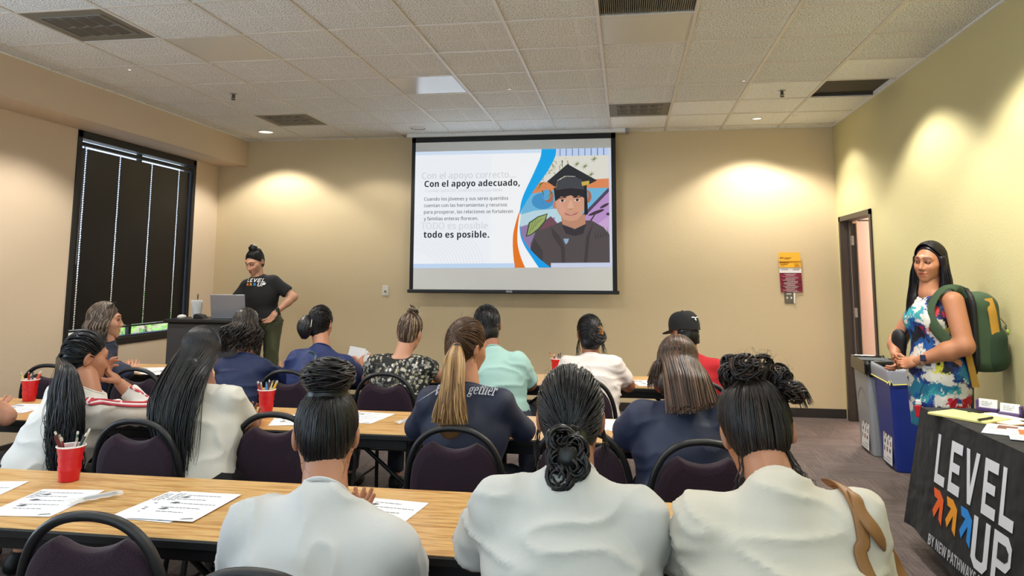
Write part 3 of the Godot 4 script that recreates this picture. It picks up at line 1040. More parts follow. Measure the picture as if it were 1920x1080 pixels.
	fill(im, [[0.795, 0.44], [0.805, 0.44], [0.816, 0.505], [0.80, 0.515], [0.782, 0.507]], rgb(226, 176, 148))
	fill(im, [[0.783, 0.507], [0.80, 0.512], [0.815, 0.505], [0.80, 0.519]], rgb(158, 104, 88))
	fill(im, [[0.765, 0.545], [0.80, 0.551], [0.838, 0.54], [0.822, 0.562], [0.795, 0.568], [0.775, 0.56]], rgb(178, 98, 92))
	fill(im, [[0.772, 0.549], [0.80, 0.554], [0.83, 0.545], [0.80, 0.560]], rgb(232, 214, 206))
	fill(im, [[0.715, 0.33], [0.872, 0.33], [0.875, 0.43], [0.86, 0.415], [0.84, 0.40], [0.82, 0.415], [0.80, 0.395], [0.77, 0.41], [0.75, 0.405], [0.735, 0.43], [0.722, 0.445]], rgb(44, 40, 46))
	fill(im, [[0.724, 0.35], [0.735, 0.27], [0.78, 0.235], [0.83, 0.24], [0.862, 0.28], [0.868, 0.35], [0.80, 0.335]], rgb(70, 72, 78))
	fill(im, [[0.682, 0.275], [0.785, 0.13], [0.93, 0.275], [0.87, 0.325], [0.855, 0.27], [0.82, 0.235], [0.77, 0.23], [0.735, 0.265], [0.725, 0.325]], rgb(46, 48, 54))
	fill(im, [[0.866, 0.29], [0.878, 0.29], [0.884, 0.56], [0.866, 0.56]], rgb(36, 36, 42))
	fill(im, [[0.853, 0.285], [0.892, 0.275], [0.892, 0.31], [0.856, 0.318]], rgb(206, 178, 84))
	# light bars along the top edge, then the white page with its blue and orange swooshes
	fill(im, [[0.73, 0.0], [1, 0], [1, 0.062], [0.73, 0.062]], rgb(196, 214, 248))
	for k in 9: fill(im, [[0.745 + k * 0.031, 0], [0.75 + k * 0.031, 0], [0.75 + k * 0.031, 0.062], [0.745 + k * 0.031, 0.062]], rgb(120, 144, 176))
	fill(im, [[0.988, 0.0], [1, 0], [1, 1], [0.988, 1]], rgb(214, 220, 236))
	var edge := curve([Vector2(0.728, 0.0), Vector2(0.722, 0.07), Vector2(0.68, 0.2), Vector2(0.61, 0.36), Vector2(0.565, 0.48), Vector2(0.547, 0.60), Vector2(0.553, 0.72), Vector2(0.585, 0.82), Vector2(0.64, 0.92), Vector2(0.70, 1.0)], 6)
	fill(im, [Vector2(0.4, 0)] + edge + [Vector2(0.4, 1)], rgb(250, 252, 255))
	fill(im, [Vector2(0.655, 0.0), Vector2(0.652, 0.05)] + curve([Vector2(0.645, 0.09), Vector2(0.61, 0.22), Vector2(0.565, 0.38), Vector2(0.548, 0.48), Vector2(0.547, 0.56)], 5) + curve([Vector2(0.547, 0.56), Vector2(0.565, 0.48), Vector2(0.61, 0.36), Vector2(0.68, 0.2), Vector2(0.722, 0.07), Vector2(0.728, 0.0)], 5), rgb(20, 170, 240))
	fill(im, curve([Vector2(0.547, 0.62), Vector2(0.553, 0.72), Vector2(0.585, 0.82), Vector2(0.64, 0.92), Vector2(0.70, 1.0)], 5) + curve([Vector2(0.64, 1.0), Vector2(0.60, 0.90), Vector2(0.57, 0.82), Vector2(0.55, 0.74), Vector2(0.544, 0.66)], 5), rgb(24, 164, 240))
	fill(im, curve([Vector2(0.548, 0.5), Vector2(0.528, 0.60), Vector2(0.512, 0.72), Vector2(0.511, 0.85), Vector2(0.52, 1.0)], 5) + curve([Vector2(0.572, 1.0), Vector2(0.548, 0.90), Vector2(0.533, 0.78), Vector2(0.536, 0.64), Vector2(0.548, 0.5)], 5), rgb(236, 122, 34))
	fill(im, [[0, 0], [0.652, 0], [0.652, 0.03], [0, 0.03]], rgb(216, 232, 252))
	for k in 16:   # faint concentric lines in the lower corner
		var r := 0.12 + k * 0.016
		var ring := []
		for a in 20: ring.append(Vector2(0.0, 1.0) + Vector2(cos(PI / 2 * a / 19.0), -sin(PI / 2 * a / 19.0)) * Vector2(r, r * 1.25))
		for a in range(19, -1, -1): ring.append(Vector2(0.0, 1.0) + Vector2(cos(PI / 2 * a / 19.0), -sin(PI / 2 * a / 19.0)) * Vector2(r + 0.0015, r * 1.25 + 0.002))
		fill(im, ring, rgb(222, 222, 236))
	fill(im, [[0, 0.962], [0.52, 0.962], [0.52, 1.0], [0, 1.0]], rgb(198, 222, 250))
	fill(im, [[0.70, 0.962], [1, 0.962], [1, 1.0], [0.70, 1.0]], rgb(206, 214, 238))
	return ImageTexture.create_from_image(im)


func build_screen() -> void:
	var z := -8.30
	var s := thing("projection_screen", "large black-bordered projection screen hanging on the front wall", "screen", V(0, 0, 0))
	var g := Geo.new()
	for q in [[-2.46, -2.415, 1.28, 3.075], [-0.152, -0.102, 1.28, 3.075], [-2.46, -0.102, 3.005, 3.075]]:
		g.box(V(q[1] - q[0], q[3] - q[2], 0.006), Transform3D(Basis(), V((q[0] + q[1]) / 2, (q[2] + q[3]) / 2, z)), 0.001)
	part(s, "border", g, mat(rgb(10, 10, 12), 0.6))
	part(s, "fabric", slab(-2.416, -0.151, 1.30, 3.006, z - 0.002, z + 0.0015), mat(rgb(240, 242, 244), 0.85))
	part(s, "bottom_bar", Geo.new().box(V(2.40, 0.04, 0.035), Transform3D(Basis(), V(-1.281, 1.288, z)), 0.008), mat(rgb(14, 14, 15), 0.4))
	var plate := part(s, "name_plate", Geo.new().box(V(0.07, 0.022, 0.006), Transform3D(Basis(), V(-1.30, 1.290, z + 0.019)), 0.002), mat(rgb(150, 152, 156), 0.4))
	plate.set_meta("label", "small silver plate")
	part(s, "case", Geo.new().box(V(2.52, 0.045, 0.12), Transform3D(Basis(), V(-1.25, 3.088, z - 0.01)), 0.006), mat(rgb(228, 230, 232), 0.4), "white case slot at the ceiling")
	part(s, "end_cap", Geo.new().box(V(0.04, 0.05, 0.13), Transform3D(Basis(), V(0.03, 3.084, z - 0.01)), 0.006), mat(rgb(140, 140, 142), 0.4))
	# the projected slide
	var x0 := -2.416
	var wd := 2.262
	var y0 := 1.545
	var ht := 1.352
	var light := mat(rgb(60, 60, 60), 0.9)
	light.albedo_texture = slide_texture()
	light.emission_enabled = true
	light.emission_texture = light.albedo_texture
	light.emission = Color.BLACK
	light.emission_energy_multiplier = 0.88
	g = Geo.new().flat([V(x0, y0, z + 0.003), V(x0 + wd, y0 + 0.02, z + 0.003), V(x0 + wd, y0 + ht, z + 0.003), V(x0, y0 + ht, z + 0.003)], V(0, 0, 1), [Vector2(0, 1), Vector2(1, 1), Vector2(1, 0), Vector2(0, 0)])
	part(s, "screen_image", g, light, "projected slide with a graduate in cap and gown")
	var ink := mat(rgb(40, 46, 56), 0.9)
	var ghost := mat(Color(0.6, 0.6, 0.62), 0.9)
	ghost.emission_enabled = true
	ghost.emission = Color(0.80, 0.82, 0.84)
	ghost.emission_energy_multiplier = 0.70
	for t in [["Con el apoyo correcto...", 0.037, 0.525, 0.237, false, 0], ["Con el apoyo adecuado,", 0.051, 0.545, 0.307, true, 1], ["Cuando los jóvenes y sus seres queridos", 0.051, 0.486, 0.425, false, 1], ["cuentan con las herramientas y recursos", 0.051, 0.480, 0.480, false, 1], ["para prosperar, las relaciones se fortalecen", 0.051, 0.510, 0.536, false, 1], ["y familias enteras florecen.", 0.051, 0.334, 0.593, false, 1], ["TODO es posible", 0.037, 0.382, 0.668, false, 0], ["todo es posible.", 0.051, 0.390, 0.742, true, 1], ["Cuando tanto los jóvenes como sus seres", 0.055, 0.455, 0.352, false, 0]]:
		var o := part(s, "text_line", text_geo(t[0], (t[2] - t[1]) * wd, t[4]), ink if t[5] else ghost)
		o.position = V(x0 + t[1] * wd, y0 + ht * (1.0 - t[3]), z + 0.0045)
	var spill := AreaLight3D.new()
	spill.name = "screen_light"
	spill.area_size = Vector2(2.2, 1.3)
	spill.light_color = Color(0.82, 0.92, 1.0)
	spill.light_energy = 0.9
	spill.area_range = 12.0
	spill.shadow_enabled = true
	spill.transform = Transform3D(Basis(Vector3.UP, PI), V(x0 + wd / 2, y0 + ht / 2, z + 0.03))
	add_child(spill)


func build_wall_things() -> void:
	var s := thing("light_switch", "white light switch plate on the front wall left of the screen", "switch", V(-2.795, 1.286, FRONT))
	part(s, "plate", Geo.new().box(V(0.078, 0.118, 0.008), Transform3D(Basis(), V(0, 0, 0.004)), 0.003), mat(rgb(226, 220, 206), 0.4))
	part(s, "dial", Geo.new().lathe([Vector2(0.0, 0.02), Vector2(0.012, 0.019), Vector2(0.014, 0.008), Vector2(0.014, 0.0)], 16, at(0, -0.006, 0.006, 90, 0, 0)), mat(rgb(150, 146, 138), 0.4))
	s = thing("outlet_plate", "steel outlet plate on the front wall below the emergency guide", "outlet", V(1.729, 1.242, FRONT))
	part(s, "plate", Geo.new().box(V(0.092, 0.118, 0.008), Transform3D(Basis(), V(-0.008, 0, 0.004)), 0.003), mat(rgb(128, 122, 108), 0.35, 0.6))
	part(s, "side_cover", Geo.new().box(V(0.016, 0.116, 0.02), Transform3D(Basis(), V(0.047, 0, 0.01)), 0.003), M.cup_white)
	for q in [-0.026, 0.016]: part(s, "jack", Geo.new().box(V(0.014, 0.02, 0.004), Transform3D(Basis(), V(q, 0.002, 0.009)), 0.001), M.cup_white)
	part(s, "marking", Geo.new().box(V(0.05, 0.012, 0.001), Transform3D(Basis(), V(-0.006, 0.044, 0.0085))), M.cup_white)
	# the tiered emergency flip guide
	s = thing("emergency_guide", "gold and maroon tiered emergency guide hanging on the front wall near the door", "guide", V(1.735, 0, FRONT))
	var tiers := [[1.70, 1.636, rgb(238, 178, 48), 0.030], [1.632, 1.568, rgb(246, 180, 30), 0.026], [1.568, 1.51, rgb(236, 232, 230), 0.023], [1.51, 1.462, rgb(140, 24, 58), 0.020], [1.462, 1.424, rgb(132, 20, 54), 0.018], [1.424, 1.36, rgb(122, 16, 48), 0.015], [1.36, 1.305, rgb(128, 18, 50), 0.012]]
	for t in tiers: part(s, "page", Geo.new().box(V(0.224, t[0] - t[1] + 0.03, 0.002), Transform3D(Basis(Vector3.RIGHT, -0.06), V(0.004 * (1.7 - t[1]) / 0.1, (t[0] + t[1]) / 2 + 0.015, t[3]))), mat(t[2], 0.55))
	var dark := mat(rgb(110, 34, 30), 0.7)
	for t in [["ASU", -0.098, 1.663, 0.04, 0.0335], ["Emergency", -0.098, 1.614, 0.092, 0.0285], ["response", -0.098, 1.596, 0.078, 0.0285], ["guide", -0.098, 1.576, 0.046, 0.0285]]:
		var o := part(s, "lettering", text_geo(t[0], t[3]), dark)
		o.position = V(t[1], t[2], t[4])
	part(s, "print", scribble([[-0.05, 0.02, 1.672], [-0.05, 0.005, 1.66], [0.045, 0.1, 1.605], [0.06, 0.1, 1.592], [0.05, 0.1, 1.579]], 0.005), dark).position.z = 0.034
	part(s, "print", scribble([[-0.085, -0.02, 1.552], [-0.085, -0.015, 1.542], [0.035, 0.1, 1.55], [0.035, 0.1, 1.541]], 0.003), M.print).position.z = 0.0265
	var rows := []
	for k in 15: rows.append([-0.06 + 0.02 * sin(k * 2.3), 0.06 - 0.02 * sin(k * 1.7), 1.497 - k * 0.0133])
	part(s, "print", scribble(rows, 0.0042), M.white).position = V(0.008, 0, 0.0225)


func build_lectern() -> void:
	var l := thing("lectern", "dark grey lectern with black top in the front left corner", "lectern", V(-3.87, 0, -6.62))
	var grey_board := mat(rgb(58, 58, 62), 0.55)
	part(l, "body", Geo.new().box(V(0.66, 0.99, 0.46), Transform3D(Basis(), V(0, 0.525, 0)), 0.008), grey_board)
	part(l, "top", Geo.new().box(V(0.72, 0.035, 0.52), Transform3D(Basis(), V(0, 1.0375, 0)), 0.01), mat(rgb(24, 24, 26), 0.4))
	part(l, "base", Geo.new().box(V(0.68, 0.03, 0.5), Transform3D(Basis(), V(0, 0.015, 0)), 0.006), M.black)
	part(l, "panel_seam", Geo.new().box(V(0.006, 0.94, 0.004), Transform3D(Basis(), V(0.1, 0.525, 0.231))), M.black)
	var t := thing("laptop", "open silver laptop on the lectern, its lid towards the audience", "laptop", V(-3.72, 1.055, -6.66), 0.12)
	var al := mat(rgb(150, 152, 160), 0.38, 0.5)
	part(t, "keyboard_base", Geo.new().box(V(0.33, 0.014, 0.23), Transform3D(Basis(), V(0, 0.007, -0.05)), 0.004), al)
	part(t, "lid", Geo.new().box(V(0.33, 0.215, 0.008), at(0, 0.118, 0.085, 12, 0, 0), 0.003), al)
	part(t, "display", Geo.new().box(V(0.30, 0.18, 0.002), at(0, 0.12, 0.08, 12, 0, 0)), M.black_gloss)
	t = thing("iced_drink", "tall clear plastic cup with straw, wrapped in film, left of the laptop", "cup", V(-4.04, 1.055, -6.60))
	part(t, "cup", Geo.new().lathe([Vector2(0.0, 0.0), Vector2(0.034, 0.0), Vector2(0.036, 0.01), Vector2(0.044, 0.15), Vector2(0.047, 0.152), Vector2(0.0, 0.165)], 22), mat(rgb(168, 172, 178), 0.2))
	var wrap := []
	for a in 9:
		var row := []
		for b in 25: row.append(V(cos(TAU * b / 24), 0, sin(TAU * b / 24)) * (0.04 + 0.013 * a / 8.0 + 0.003 * sin(b * 5.0 + a)) + V(0, a * 0.021 + 0.004 * sin(b * 2.0) * (a / 8.0), 0))
		wrap.append(row)
	part(t, "film", Geo.new().sheet(wrap, V(-1, 0, 0)), M.film)
	part(t, "straw", Geo.new().tube([V(0, 0.1, 0), V(0.008, 0.225, 0)], 0.0035, 8), M.black)
	part(t, "stirrer", Geo.new().tube([V(0.006, 0.16, 0), V(-0.004, 0.222, 0.004)], 0.002, 6), M.black)
	t = thing("computer_mouse", "pale computer mouse at the left end of the lectern top", "mouse", V(-4.14, 1.055, -6.52))
	part(t, "shell", Geo.new().ball(Transform3D(Basis().scaled(V(0.036, 0.024, 0.055)), V(0, 0.012, 0)), 16, 8), mat(rgb(206, 206, 204), 0.3))
	part(t, "wheel", Geo.new().ball(Transform3D(Basis().scaled(V(0.004, 0.006, 0.01)), V(0, 0.034, -0.02)), 8, 6), M.black)
	t = thing("conference_phone", "low black device on the lectern between the cup and the laptop", "phone", V(-3.95, 1.055, -6.52))
	part(t, "body", Geo.new().prism(PackedVector2Array([Vector2(-0.05, 0), Vector2(0.06, 0), Vector2(0.03, 0.035), Vector2(-0.03, 0.045), Vector2(-0.05, 0.03)]), 0.09, Transform3D.IDENTITY, 0.006), M.black)
	part(t, "button", Geo.new().box(V(0.02, 0.004, 0.02), Transform3D(Basis(), V(0, 0.042, 0.01)), 0.001), M.frame_black)


# ---------------------------------------------------------------- the bins by the door

func build_bins() -> void:
	var spec := [["waste_bin", "grey slim waste bin with black liner, in front of the door", rgb(150, 154, 160), -6.945, M.black_gloss, "Landfill", rgb(70, 72, 76), 0.02], ["recycling_bin", "blue slim recycling bin with clear liner, nearer the camera than the grey bin", rgb(24, 50, 140), -6.44, M.film, "Recycle", rgb(20, 112, 200), 0.07]]
	for s in spec:
		var b := thing(s[0], s[1], "bin", V(2.10 + s[7] * 0.3, 0, s[3]), -0.06)
		var ring := func(y: float, w: float, d: float, jag: float) -> Array:
			var out := []
			var o := rounded(w, d, 0.03, 5)
			for k in o.size(): out.append(V(o[k].x, y + jag * (0.5 + 0.5 * sin(k * 2.7 + y * 90.0)), o[k].y))
			out.append(out[0])
			return out
		var shell := mat(s[2], 0.42)
		part(b, "body", Geo.new().sheet([ring.call(0.0, 0.2, 0.41, 0.0), ring.call(0.01, 0.215, 0.425, 0.0), ring.call(0.35, 0.24, 0.46, 0.0), ring.call(0.73, 0.265, 0.495, 0.0), ring.call(0.735, 0.28, 0.51, 0.0), ring.call(0.755, 0.28, 0.51, 0.0), ring.call(0.757, 0.262, 0.49, 0.0), ring.call(0.3, 0.225, 0.45, 0.0)], V(-1, 0, 0)), shell)
		part(b, "liner", Geo.new().sheet([ring.call(0.45, 0.23, 0.46, 0.0), ring.call(0.70, 0.25, 0.475, 0.0), ring.call(0.764, 0.272, 0.5, 0.004), ring.call(0.772, 0.292, 0.525, 0.008), ring.call(0.74, 0.302, 0.535, 0.01), ring.call(0.70, 0.30, 0.53, 0.012), ring.call(0.645, 0.296, 0.53, 0.035)], V(-1, 0, 0)), s[4], "black plastic liner" if s[0] == "waste_bin" else "clear plastic liner")
		if s[0] == "recycling_bin":
			var hem := ring.call(0.648, 0.298, 0.532, 0.035)
			part(b, "drawstring", Geo.new().tube(hem, 0.005, 5), mat(rgb(226, 218, 110), 0.5), "yellow drawstring hem")
		else:
			var arc := []
			for k in 13: arc.append(V(-0.121 - 0.0065 * sin(PI * k / 12), 0.40 + 0.13 * sin(PI * k / 12), -0.17 + 0.34 * k / 12.0))
			part(b, "seam", Geo.new().tube(arc, 0.0025, 5), mat(rgb(104, 106, 112), 0.5))
		# the printed sign on the long side
		var turn := Transform3D(Basis(Vector3.UP, -PI / 2) * Basis(Vector3.RIGHT, -0.045), V(-0.1155, 0.24, 0.03))
		var sign := part(b, "sign", Geo.new().box(V(0.24, 0.42, 0.0015), turn), mat(rgb(232, 234, 238), 0.5))
		var on := func(g: Geo, called: String, m: Material, lift := 0.0012) -> void:
			var o := part(sign, called, g, m)
			o.transform = turn * Transform3D(Basis(), V(0, 0, lift))
		on.call(Geo.new().box(V(0.24, 0.085, 0.001), Transform3D(Basis(), V(0, 0.168, 0))), "header", mat(s[6], 0.5))
		on.call(Geo.new().box(V(0.22, 0.016, 0.001), Transform3D(Basis(), V(0.01, 0.115, 0))), "stripe", M.black)
		on.call(scribble([[-0.09, 0.1, 0.115]], 0.005), "print", mat(rgb(214, 160, 40), 0.6), 0.0020)
		var word := Geo.new().add(text_geo(s[5], 0.13), Transform3D(Basis(), V(-0.09, 0.155, 0)))
		for k in 3: word.prism(PackedVector2Array([Vector2(-0.012, 0.012), Vector2(0.006, 0.012), Vector2(0.013, 0.004), Vector2(0.008, 0.002), Vector2(0.004, 0.007), Vector2(-0.012, 0.007)]), 0.001, at(0.085, 0.168, 0, 0, 0, k * 120) * at(0, 0.007, 0))
		on.call(word, "lettering", M.white, 0.002)
		on.call(scribble([[-0.1, -0.06, 0.085], [-0.03, 0.02, 0.085], [0.05, 0.1, 0.085], [-0.1, -0.02, -0.025], [0.0, 0.05, -0.025], [-0.02, 0.1, -0.165], [-0.1, 0.08, -0.19]], 0.004, 3), "print", M.print)
		var pics := Geo.new()
		var cs := [lin(150, 60, 56), lin(90, 76, 66), lin(60, 64, 80), lin(160, 130, 100), lin(50, 50, 52)]
		for a in 4:
			for c in 3:
				pics.col = cs[(a * 3 + c) % 5]
				var px := -0.08 + c * 0.075 + 0.01 * sin(a * 4.0)
				var py := 0.055 - a * 0.055
				if (a + c) % 3 == 0: pics.lathe([Vector2(0.0, -0.02), Vector2(0.011, -0.02), Vector2(0.011, 0.01), Vector2(0.004, 0.018), Vector2(0.004, 0.026), Vector2(0.0, 0.026)], 10, Transform3D(Basis().scaled(V(1, 1, 0.04)), V(px, py, 0)))
				elif (a + c) % 3 == 1: pics.prism(rounded(0.03, 0.036, 0.007, 3), 0.001, at(px, py, 0, 0, 0, 12))
				else: pics.prism(PackedVector2Array([Vector2(-0.018, -0.012), Vector2(0.01, -0.018), Vector2(0.02, 0.006), Vector2(0.0, 0.018), Vector2(-0.016, 0.01)]), 0.001, at(px, py, 0))
		on.call(pics, "pictures", M.tint)


# ---------------------------------------------------------------- tables, chairs and what lies on them

func build_tables() -> void:
	var rows := [[-2.275, 0.58, "nearest row", [[-2.9, -1.07], [-1.07, 0.44]]], [-3.68, 0.57, "middle row", [[-4.63, -2.80], [-2.80, -0.97], [-0.97, 0.55]]], [-5.355, 0.59, "front row by the screen", [[-4.2, -2.6], [-2.6, -0.97], [-0.97, 0.55]]]]
	var which := {2: ["left", "right"], 3: ["left", "middle", "right"]}
	for r in rows:
		for k in r[3].size():
			var x0: float = r[3][k][0] + 0.002
			var x1: float = r[3][k][1] - 0.002
			var w := x1 - x0
			var d: float = r[1]
			var t := thing("training_table", "oak topped folding table, the %s one of the %s" % [which[r[3].size()][k], r[2]], "table", V((x0 + x1) / 2, 0, r[0]), 0.0, "oak training tables")
			part(t, "tabletop", Geo.new().box(V(w - 0.008, 0.004, d - 0.008), Transform3D(Basis(), V(0, TOP - 0.002, 0)), 0.0015), M.oak, "oak laminate top")
			part(t, "edge_band", Geo.new().box(V(w, 0.026, d), Transform3D(Basis(), V(0, TOP - 0.0165, 0)), 0.004), M.edge)
			var g := Geo.new()
			for s in [-1, 1]: g.box(V(w - 0.08, 0.045, 0.02), Transform3D(Basis(), V(0, TOP - 0.05, s * (d / 2 - 0.05))), 0.003)
			part(t, "apron", g, M.steel_black)
			for s in [-1, 1]:
				var lx: float = s * (w / 2 - 0.09)
				part(t, "leg", Geo.new().box(V(0.05, TOP - 0.08, 0.05), Transform3D(Basis(), V(lx, (TOP - 0.02) / 2, 0)), 0.006), M.steel_black)
				part(t, "foot", Geo.new().box(V(0.05, 0.035, d - 0.06), Transform3D(Basis(), V(lx, 0.0175, 0)), 0.008), M.steel_black)
				part(t, "top_bracket", Geo.new().box(V(0.06, 0.025, d - 0.14), Transform3D(Basis(), V(lx, TOP - 0.06, 0)), 0.005), M.steel_black)
				part(t, "brace", Geo.new().tube([V(lx, 0.42, 0.0), V(lx - s * 0.34, TOP - 0.05, 0.0)], 0.011, 8), M.steel_black)
	var proto := make_chair()
	var spots := [   # back's top centre x and z, turn, label
		[-1.342, -1.759, 0.05, "empty maroon banquet chair in the near left corner"],
		[-0.756, -1.49, -0.02, "chair of the woman with the large high bun, only its black top edge showing"],
		[-0.16, -1.43, 0.0, "hidden chair of the woman with the low black bun in the nearest row"],
		[0.30, -1.40, 0.04, "hidden chair of the woman with the messy updo and brown strap"],
		[-2.015, -2.883, 0.0, "empty maroon chair between the two women with long black hair"],
		[-1.523, -3.122, 0.03, "maroon chair behind the high bun, right of the woman with long loose black hair"],
		[-0.689, -2.975, 0.0, "maroon chair of the woman with the long golden ponytail"],
		[-0.196, -3.04, -0.1, "maroon chair half hidden by the woman with the low bun"],
		[0.27, -2.90, 0.06, "maroon chair of the woman with straight brown hair in navy"],
		[-1.483, -4.50, 0.0, "chair of the woman in the black floral top"],
		[-3.109, -4.416, 0.0, "purple chair beside the woman with sunglasses on her head"],
		[-2.124, -4.50, 0.0, "purple chair of the person in royal blue, behind a red cup"],
		[-3.791, -4.485, 0.1, "purple chair at the far left beside the leftmost red cup"],
		[-0.275, -4.52, 0.0, "chair of the person in the white tee with a claw clip"],
		[0.40, -4.50, 0.0, "chair of the person in the red shirt and black cap"]]
	for k in spots.size():
		var s = spots[k]
		var p := V(s[0], 0, s[1]) - Basis(Vector3.UP, s[2]) * V(0, 0, 0.262)
		if k == 0:
			proto.position = p
			proto.rotation.y = s[2]
			proto.set_meta("label", s[3])
		else:
			copy_of(proto, p, s[2], s[3])
	# two plain stools under those who sit beside the chairs
	var st := thing("stool", "low black stool under the woman with the long black ponytail", "stool", V(-2.58, 0, -3.04), 0.0, "stools")
	part(st, "seat", Geo.new().lathe([Vector2(0.0, 0.45), Vector2(0.17, 0.448), Vector2(0.18, 0.435), Vector2(0.17, 0.41), Vector2(0.0, 0.40)], 24), M.black)
	for q in [[1, 1], [1, -1], [-1, 1], [-1, -1]]: part(st, "leg", Geo.new().tube([V(q[0] * 0.09, 0.41, q[1] * 0.09), V(q[0] * 0.15, 0.0, q[1] * 0.15)], 0.011, 8), M.frame_black)
	copy_of(st, V(-1.84, 0, -3.04), 0.3, "low black stool under the woman with long loose black hair", "stools")


func make_chair() -> Node3D:   # a stacking banquet chair: x right, seat towards -z, back at +z
	var c := thing("banquet_chair", "maroon banquet chair", "chair", Vector3.ZERO, 0.0, "maroon banquet chairs")
	var lean := func(y: float) -> float: return 0.185 + (y - 0.45) * 0.18
	# black crowned frame of the back: two uprights joined by an arch
	var path := []
	for s in [[-0.205, 0.44], [-0.203, 0.56], [-0.196, 0.66], [-0.176, 0.745], [-0.138, 0.81], [-0.078, 0.85], [0.0, 0.862], [0.078, 0.85], [0.138, 0.81], [0.176, 0.745], [0.196, 0.66], [0.203, 0.56], [0.205, 0.44]]:
		path.append(V(s[0], s[1], lean.call(s[1])))
	path = curve(path, 4)
	part(c, "back_frame", Geo.new().tube(path, 0.013, 10, 1.25, V(0, 0.1, 1)), M.frame_black)
	# the upholstered pad, dipped at the top below a hand gap
	var pad := PackedVector2Array()
	for s in [[-0.182, 0.50], [-0.184, 0.62], [-0.17, 0.715], [-0.138, 0.775], [-0.10, 0.802], [-0.085, 0.803], [-0.05, 0.786], [0.0, 0.777], [0.05, 0.786], [0.085, 0.803], [0.10, 0.802], [0.138, 0.775], [0.17, 0.715], [0.184, 0.62], [0.182, 0.50], [0.15, 0.475], [-0.15, 0.475]]: pad.append(Vector2(s[0], s[1] - 0.64))
	var soft := []
	for q in curve(Array(pad), 3, true): soft.append(q)
	var g := Geo.new()
	var ranks := [[0.80, -0.030], [0.93, -0.027], [0.985, -0.018], [1.0, -0.006], [1.0, 0.008], [0.985, 0.017], [0.93, 0.024], [0.80, 0.027]]
	var rows := []
	for r in ranks:
		var row := []
		for q in soft: row.append(V(q.x * r[0], q.y * r[0], r[1]))
		row.append(row[0])
		rows.append(row)
	g.sheet(rows, V(0, -1, 0))
	for e in [0, ranks.size() - 1]:
		var flat_ := PackedVector2Array(soft.map(func(q): return q * 0.80))
		var z: float = ranks[e][1]
		var tri := Geometry2D.triangulate_polygon(flat_)
		for k in range(0, tri.size(), 3): g.flat([0, 1, 2].map(func(q): return V(flat_[tri[k + q]].x, flat_[tri[k + q]].y, z)), V(0, 0, -1 if e == 0 else 1))
	var b := part(c, "backrest", g, M.plum)
	b.transform = Transform3D(Basis(Vector3.RIGHT, 0.178), V(0, 0.64, lean.call(0.64)))
	# seat
	var seat := []
	for r in [[0.90, 0.40], [0.985, 0.405], [1.0, 0.42], [1.0, 0.44], [0.975, 0.458], [0.90, 0.468], [0.5, 0.475], [0.02, 0.476]]:
		var row := []
		for q in rounded(0.42, 0.41, 0.09, 5): row.append(V(q.x * r[0] * (1.0 - 0.04 * q.y / 0.2), r[1], q.y * r[0] - 0.03))
		row.append(row[0])
		seat.append(row)
	part(c, "seat", Geo.new().sheet(seat, V(1, 0.2, 0)), M.plum)
	part(c, "seat_frame", Geo.new().tube([V(-0.19, 0.395, 0.16), V(-0.185, 0.395, -0.2), V(0.185, 0.395, -0.2), V(0.19, 0.395, 0.16)], 0.012, 8, 1.0, Vector3.ZERO, true), M.frame_black)
	for s in [-1, 1]:
		part(c, "leg", Geo.new().tube([V(s * 0.185, 0.40, -0.19), V(s * 0.195, 0.0, -0.225)], 0.0125, 8), M.frame_black)
		part(c, "leg", Geo.new().tube([V(s * 0.205, 0.45, 0.185), V(s * 0.204, 0.30, 0.17), V(s * 0.21, 0.0, 0.235)], 0.0125, 8), M.frame_black)
		part(c, "side_rail", Geo.new().tube([V(s * 0.2, 0.2, 0.19), V(s * 0.19, 0.2, -0.205)], 0.008, 6), M.frame_black)
	return c


func paper(p: Vector3, turn: float, label: String, group := "handout sheets", seed_ := 1, w := 0.216, d := 0.279) -> Node3D:
	var o := thing("paper_sheet", label, "paper", p, turn, group)
	var rows := []
	for a in 7:
		var row := []
		for b in 7:
			var u := a / 6.0 - 0.5
			var s := b / 6.0 - 0.5
			row.append(V(s * w, 0.0012 + 0.004 * maxf(0.0, absf(u) * 2.0 - 0.8) * (0.5 + s), u * d))
		rows.append(row)
	var g := Geo.new().sheet(rows, Vector3.UP)
	part(o, "sheet", g, M.paper)
	var lines := []
	for k in 5: lines.append([-0.06 - 0.01 * (k % 2), 0.09 - 0.03 * ((k * 7 + seed_) % 3), 0.1 - k * 0.042])
	var pr := scribble(lines, 0.0022, seed_)
	for k in 7: pr.add(scribble([[-0.1, -0.07, 0.11 - k * 0.011]], 0.0018, seed_ + k))
	for k in 3: pr.prism(PackedVector2Array([Vector2(-0.014, -0.006), Vector2(0.008, -0.008), Vector2(0.016, 0.004), Vector2(0.0, 0.009)]), 0.0006, at(-0.055 + k * 0.001, 0.08 - k * 0.06, 0))
	pr.prism(PackedVector2Array([Vector2(-0.016, -0.006), Vector2(0.02, 0.004), Vector2(0.016, 0.009), Vector2(-0.01, 0.002)]), 0.0006, at(0.075, -0.12, 0))
	var q := part(o, "print", pr, M.print)
	q.transform = Transform3D(Basis(Vector3.RIGHT, -PI / 2), V(0, 0.0022, 0))
	return o


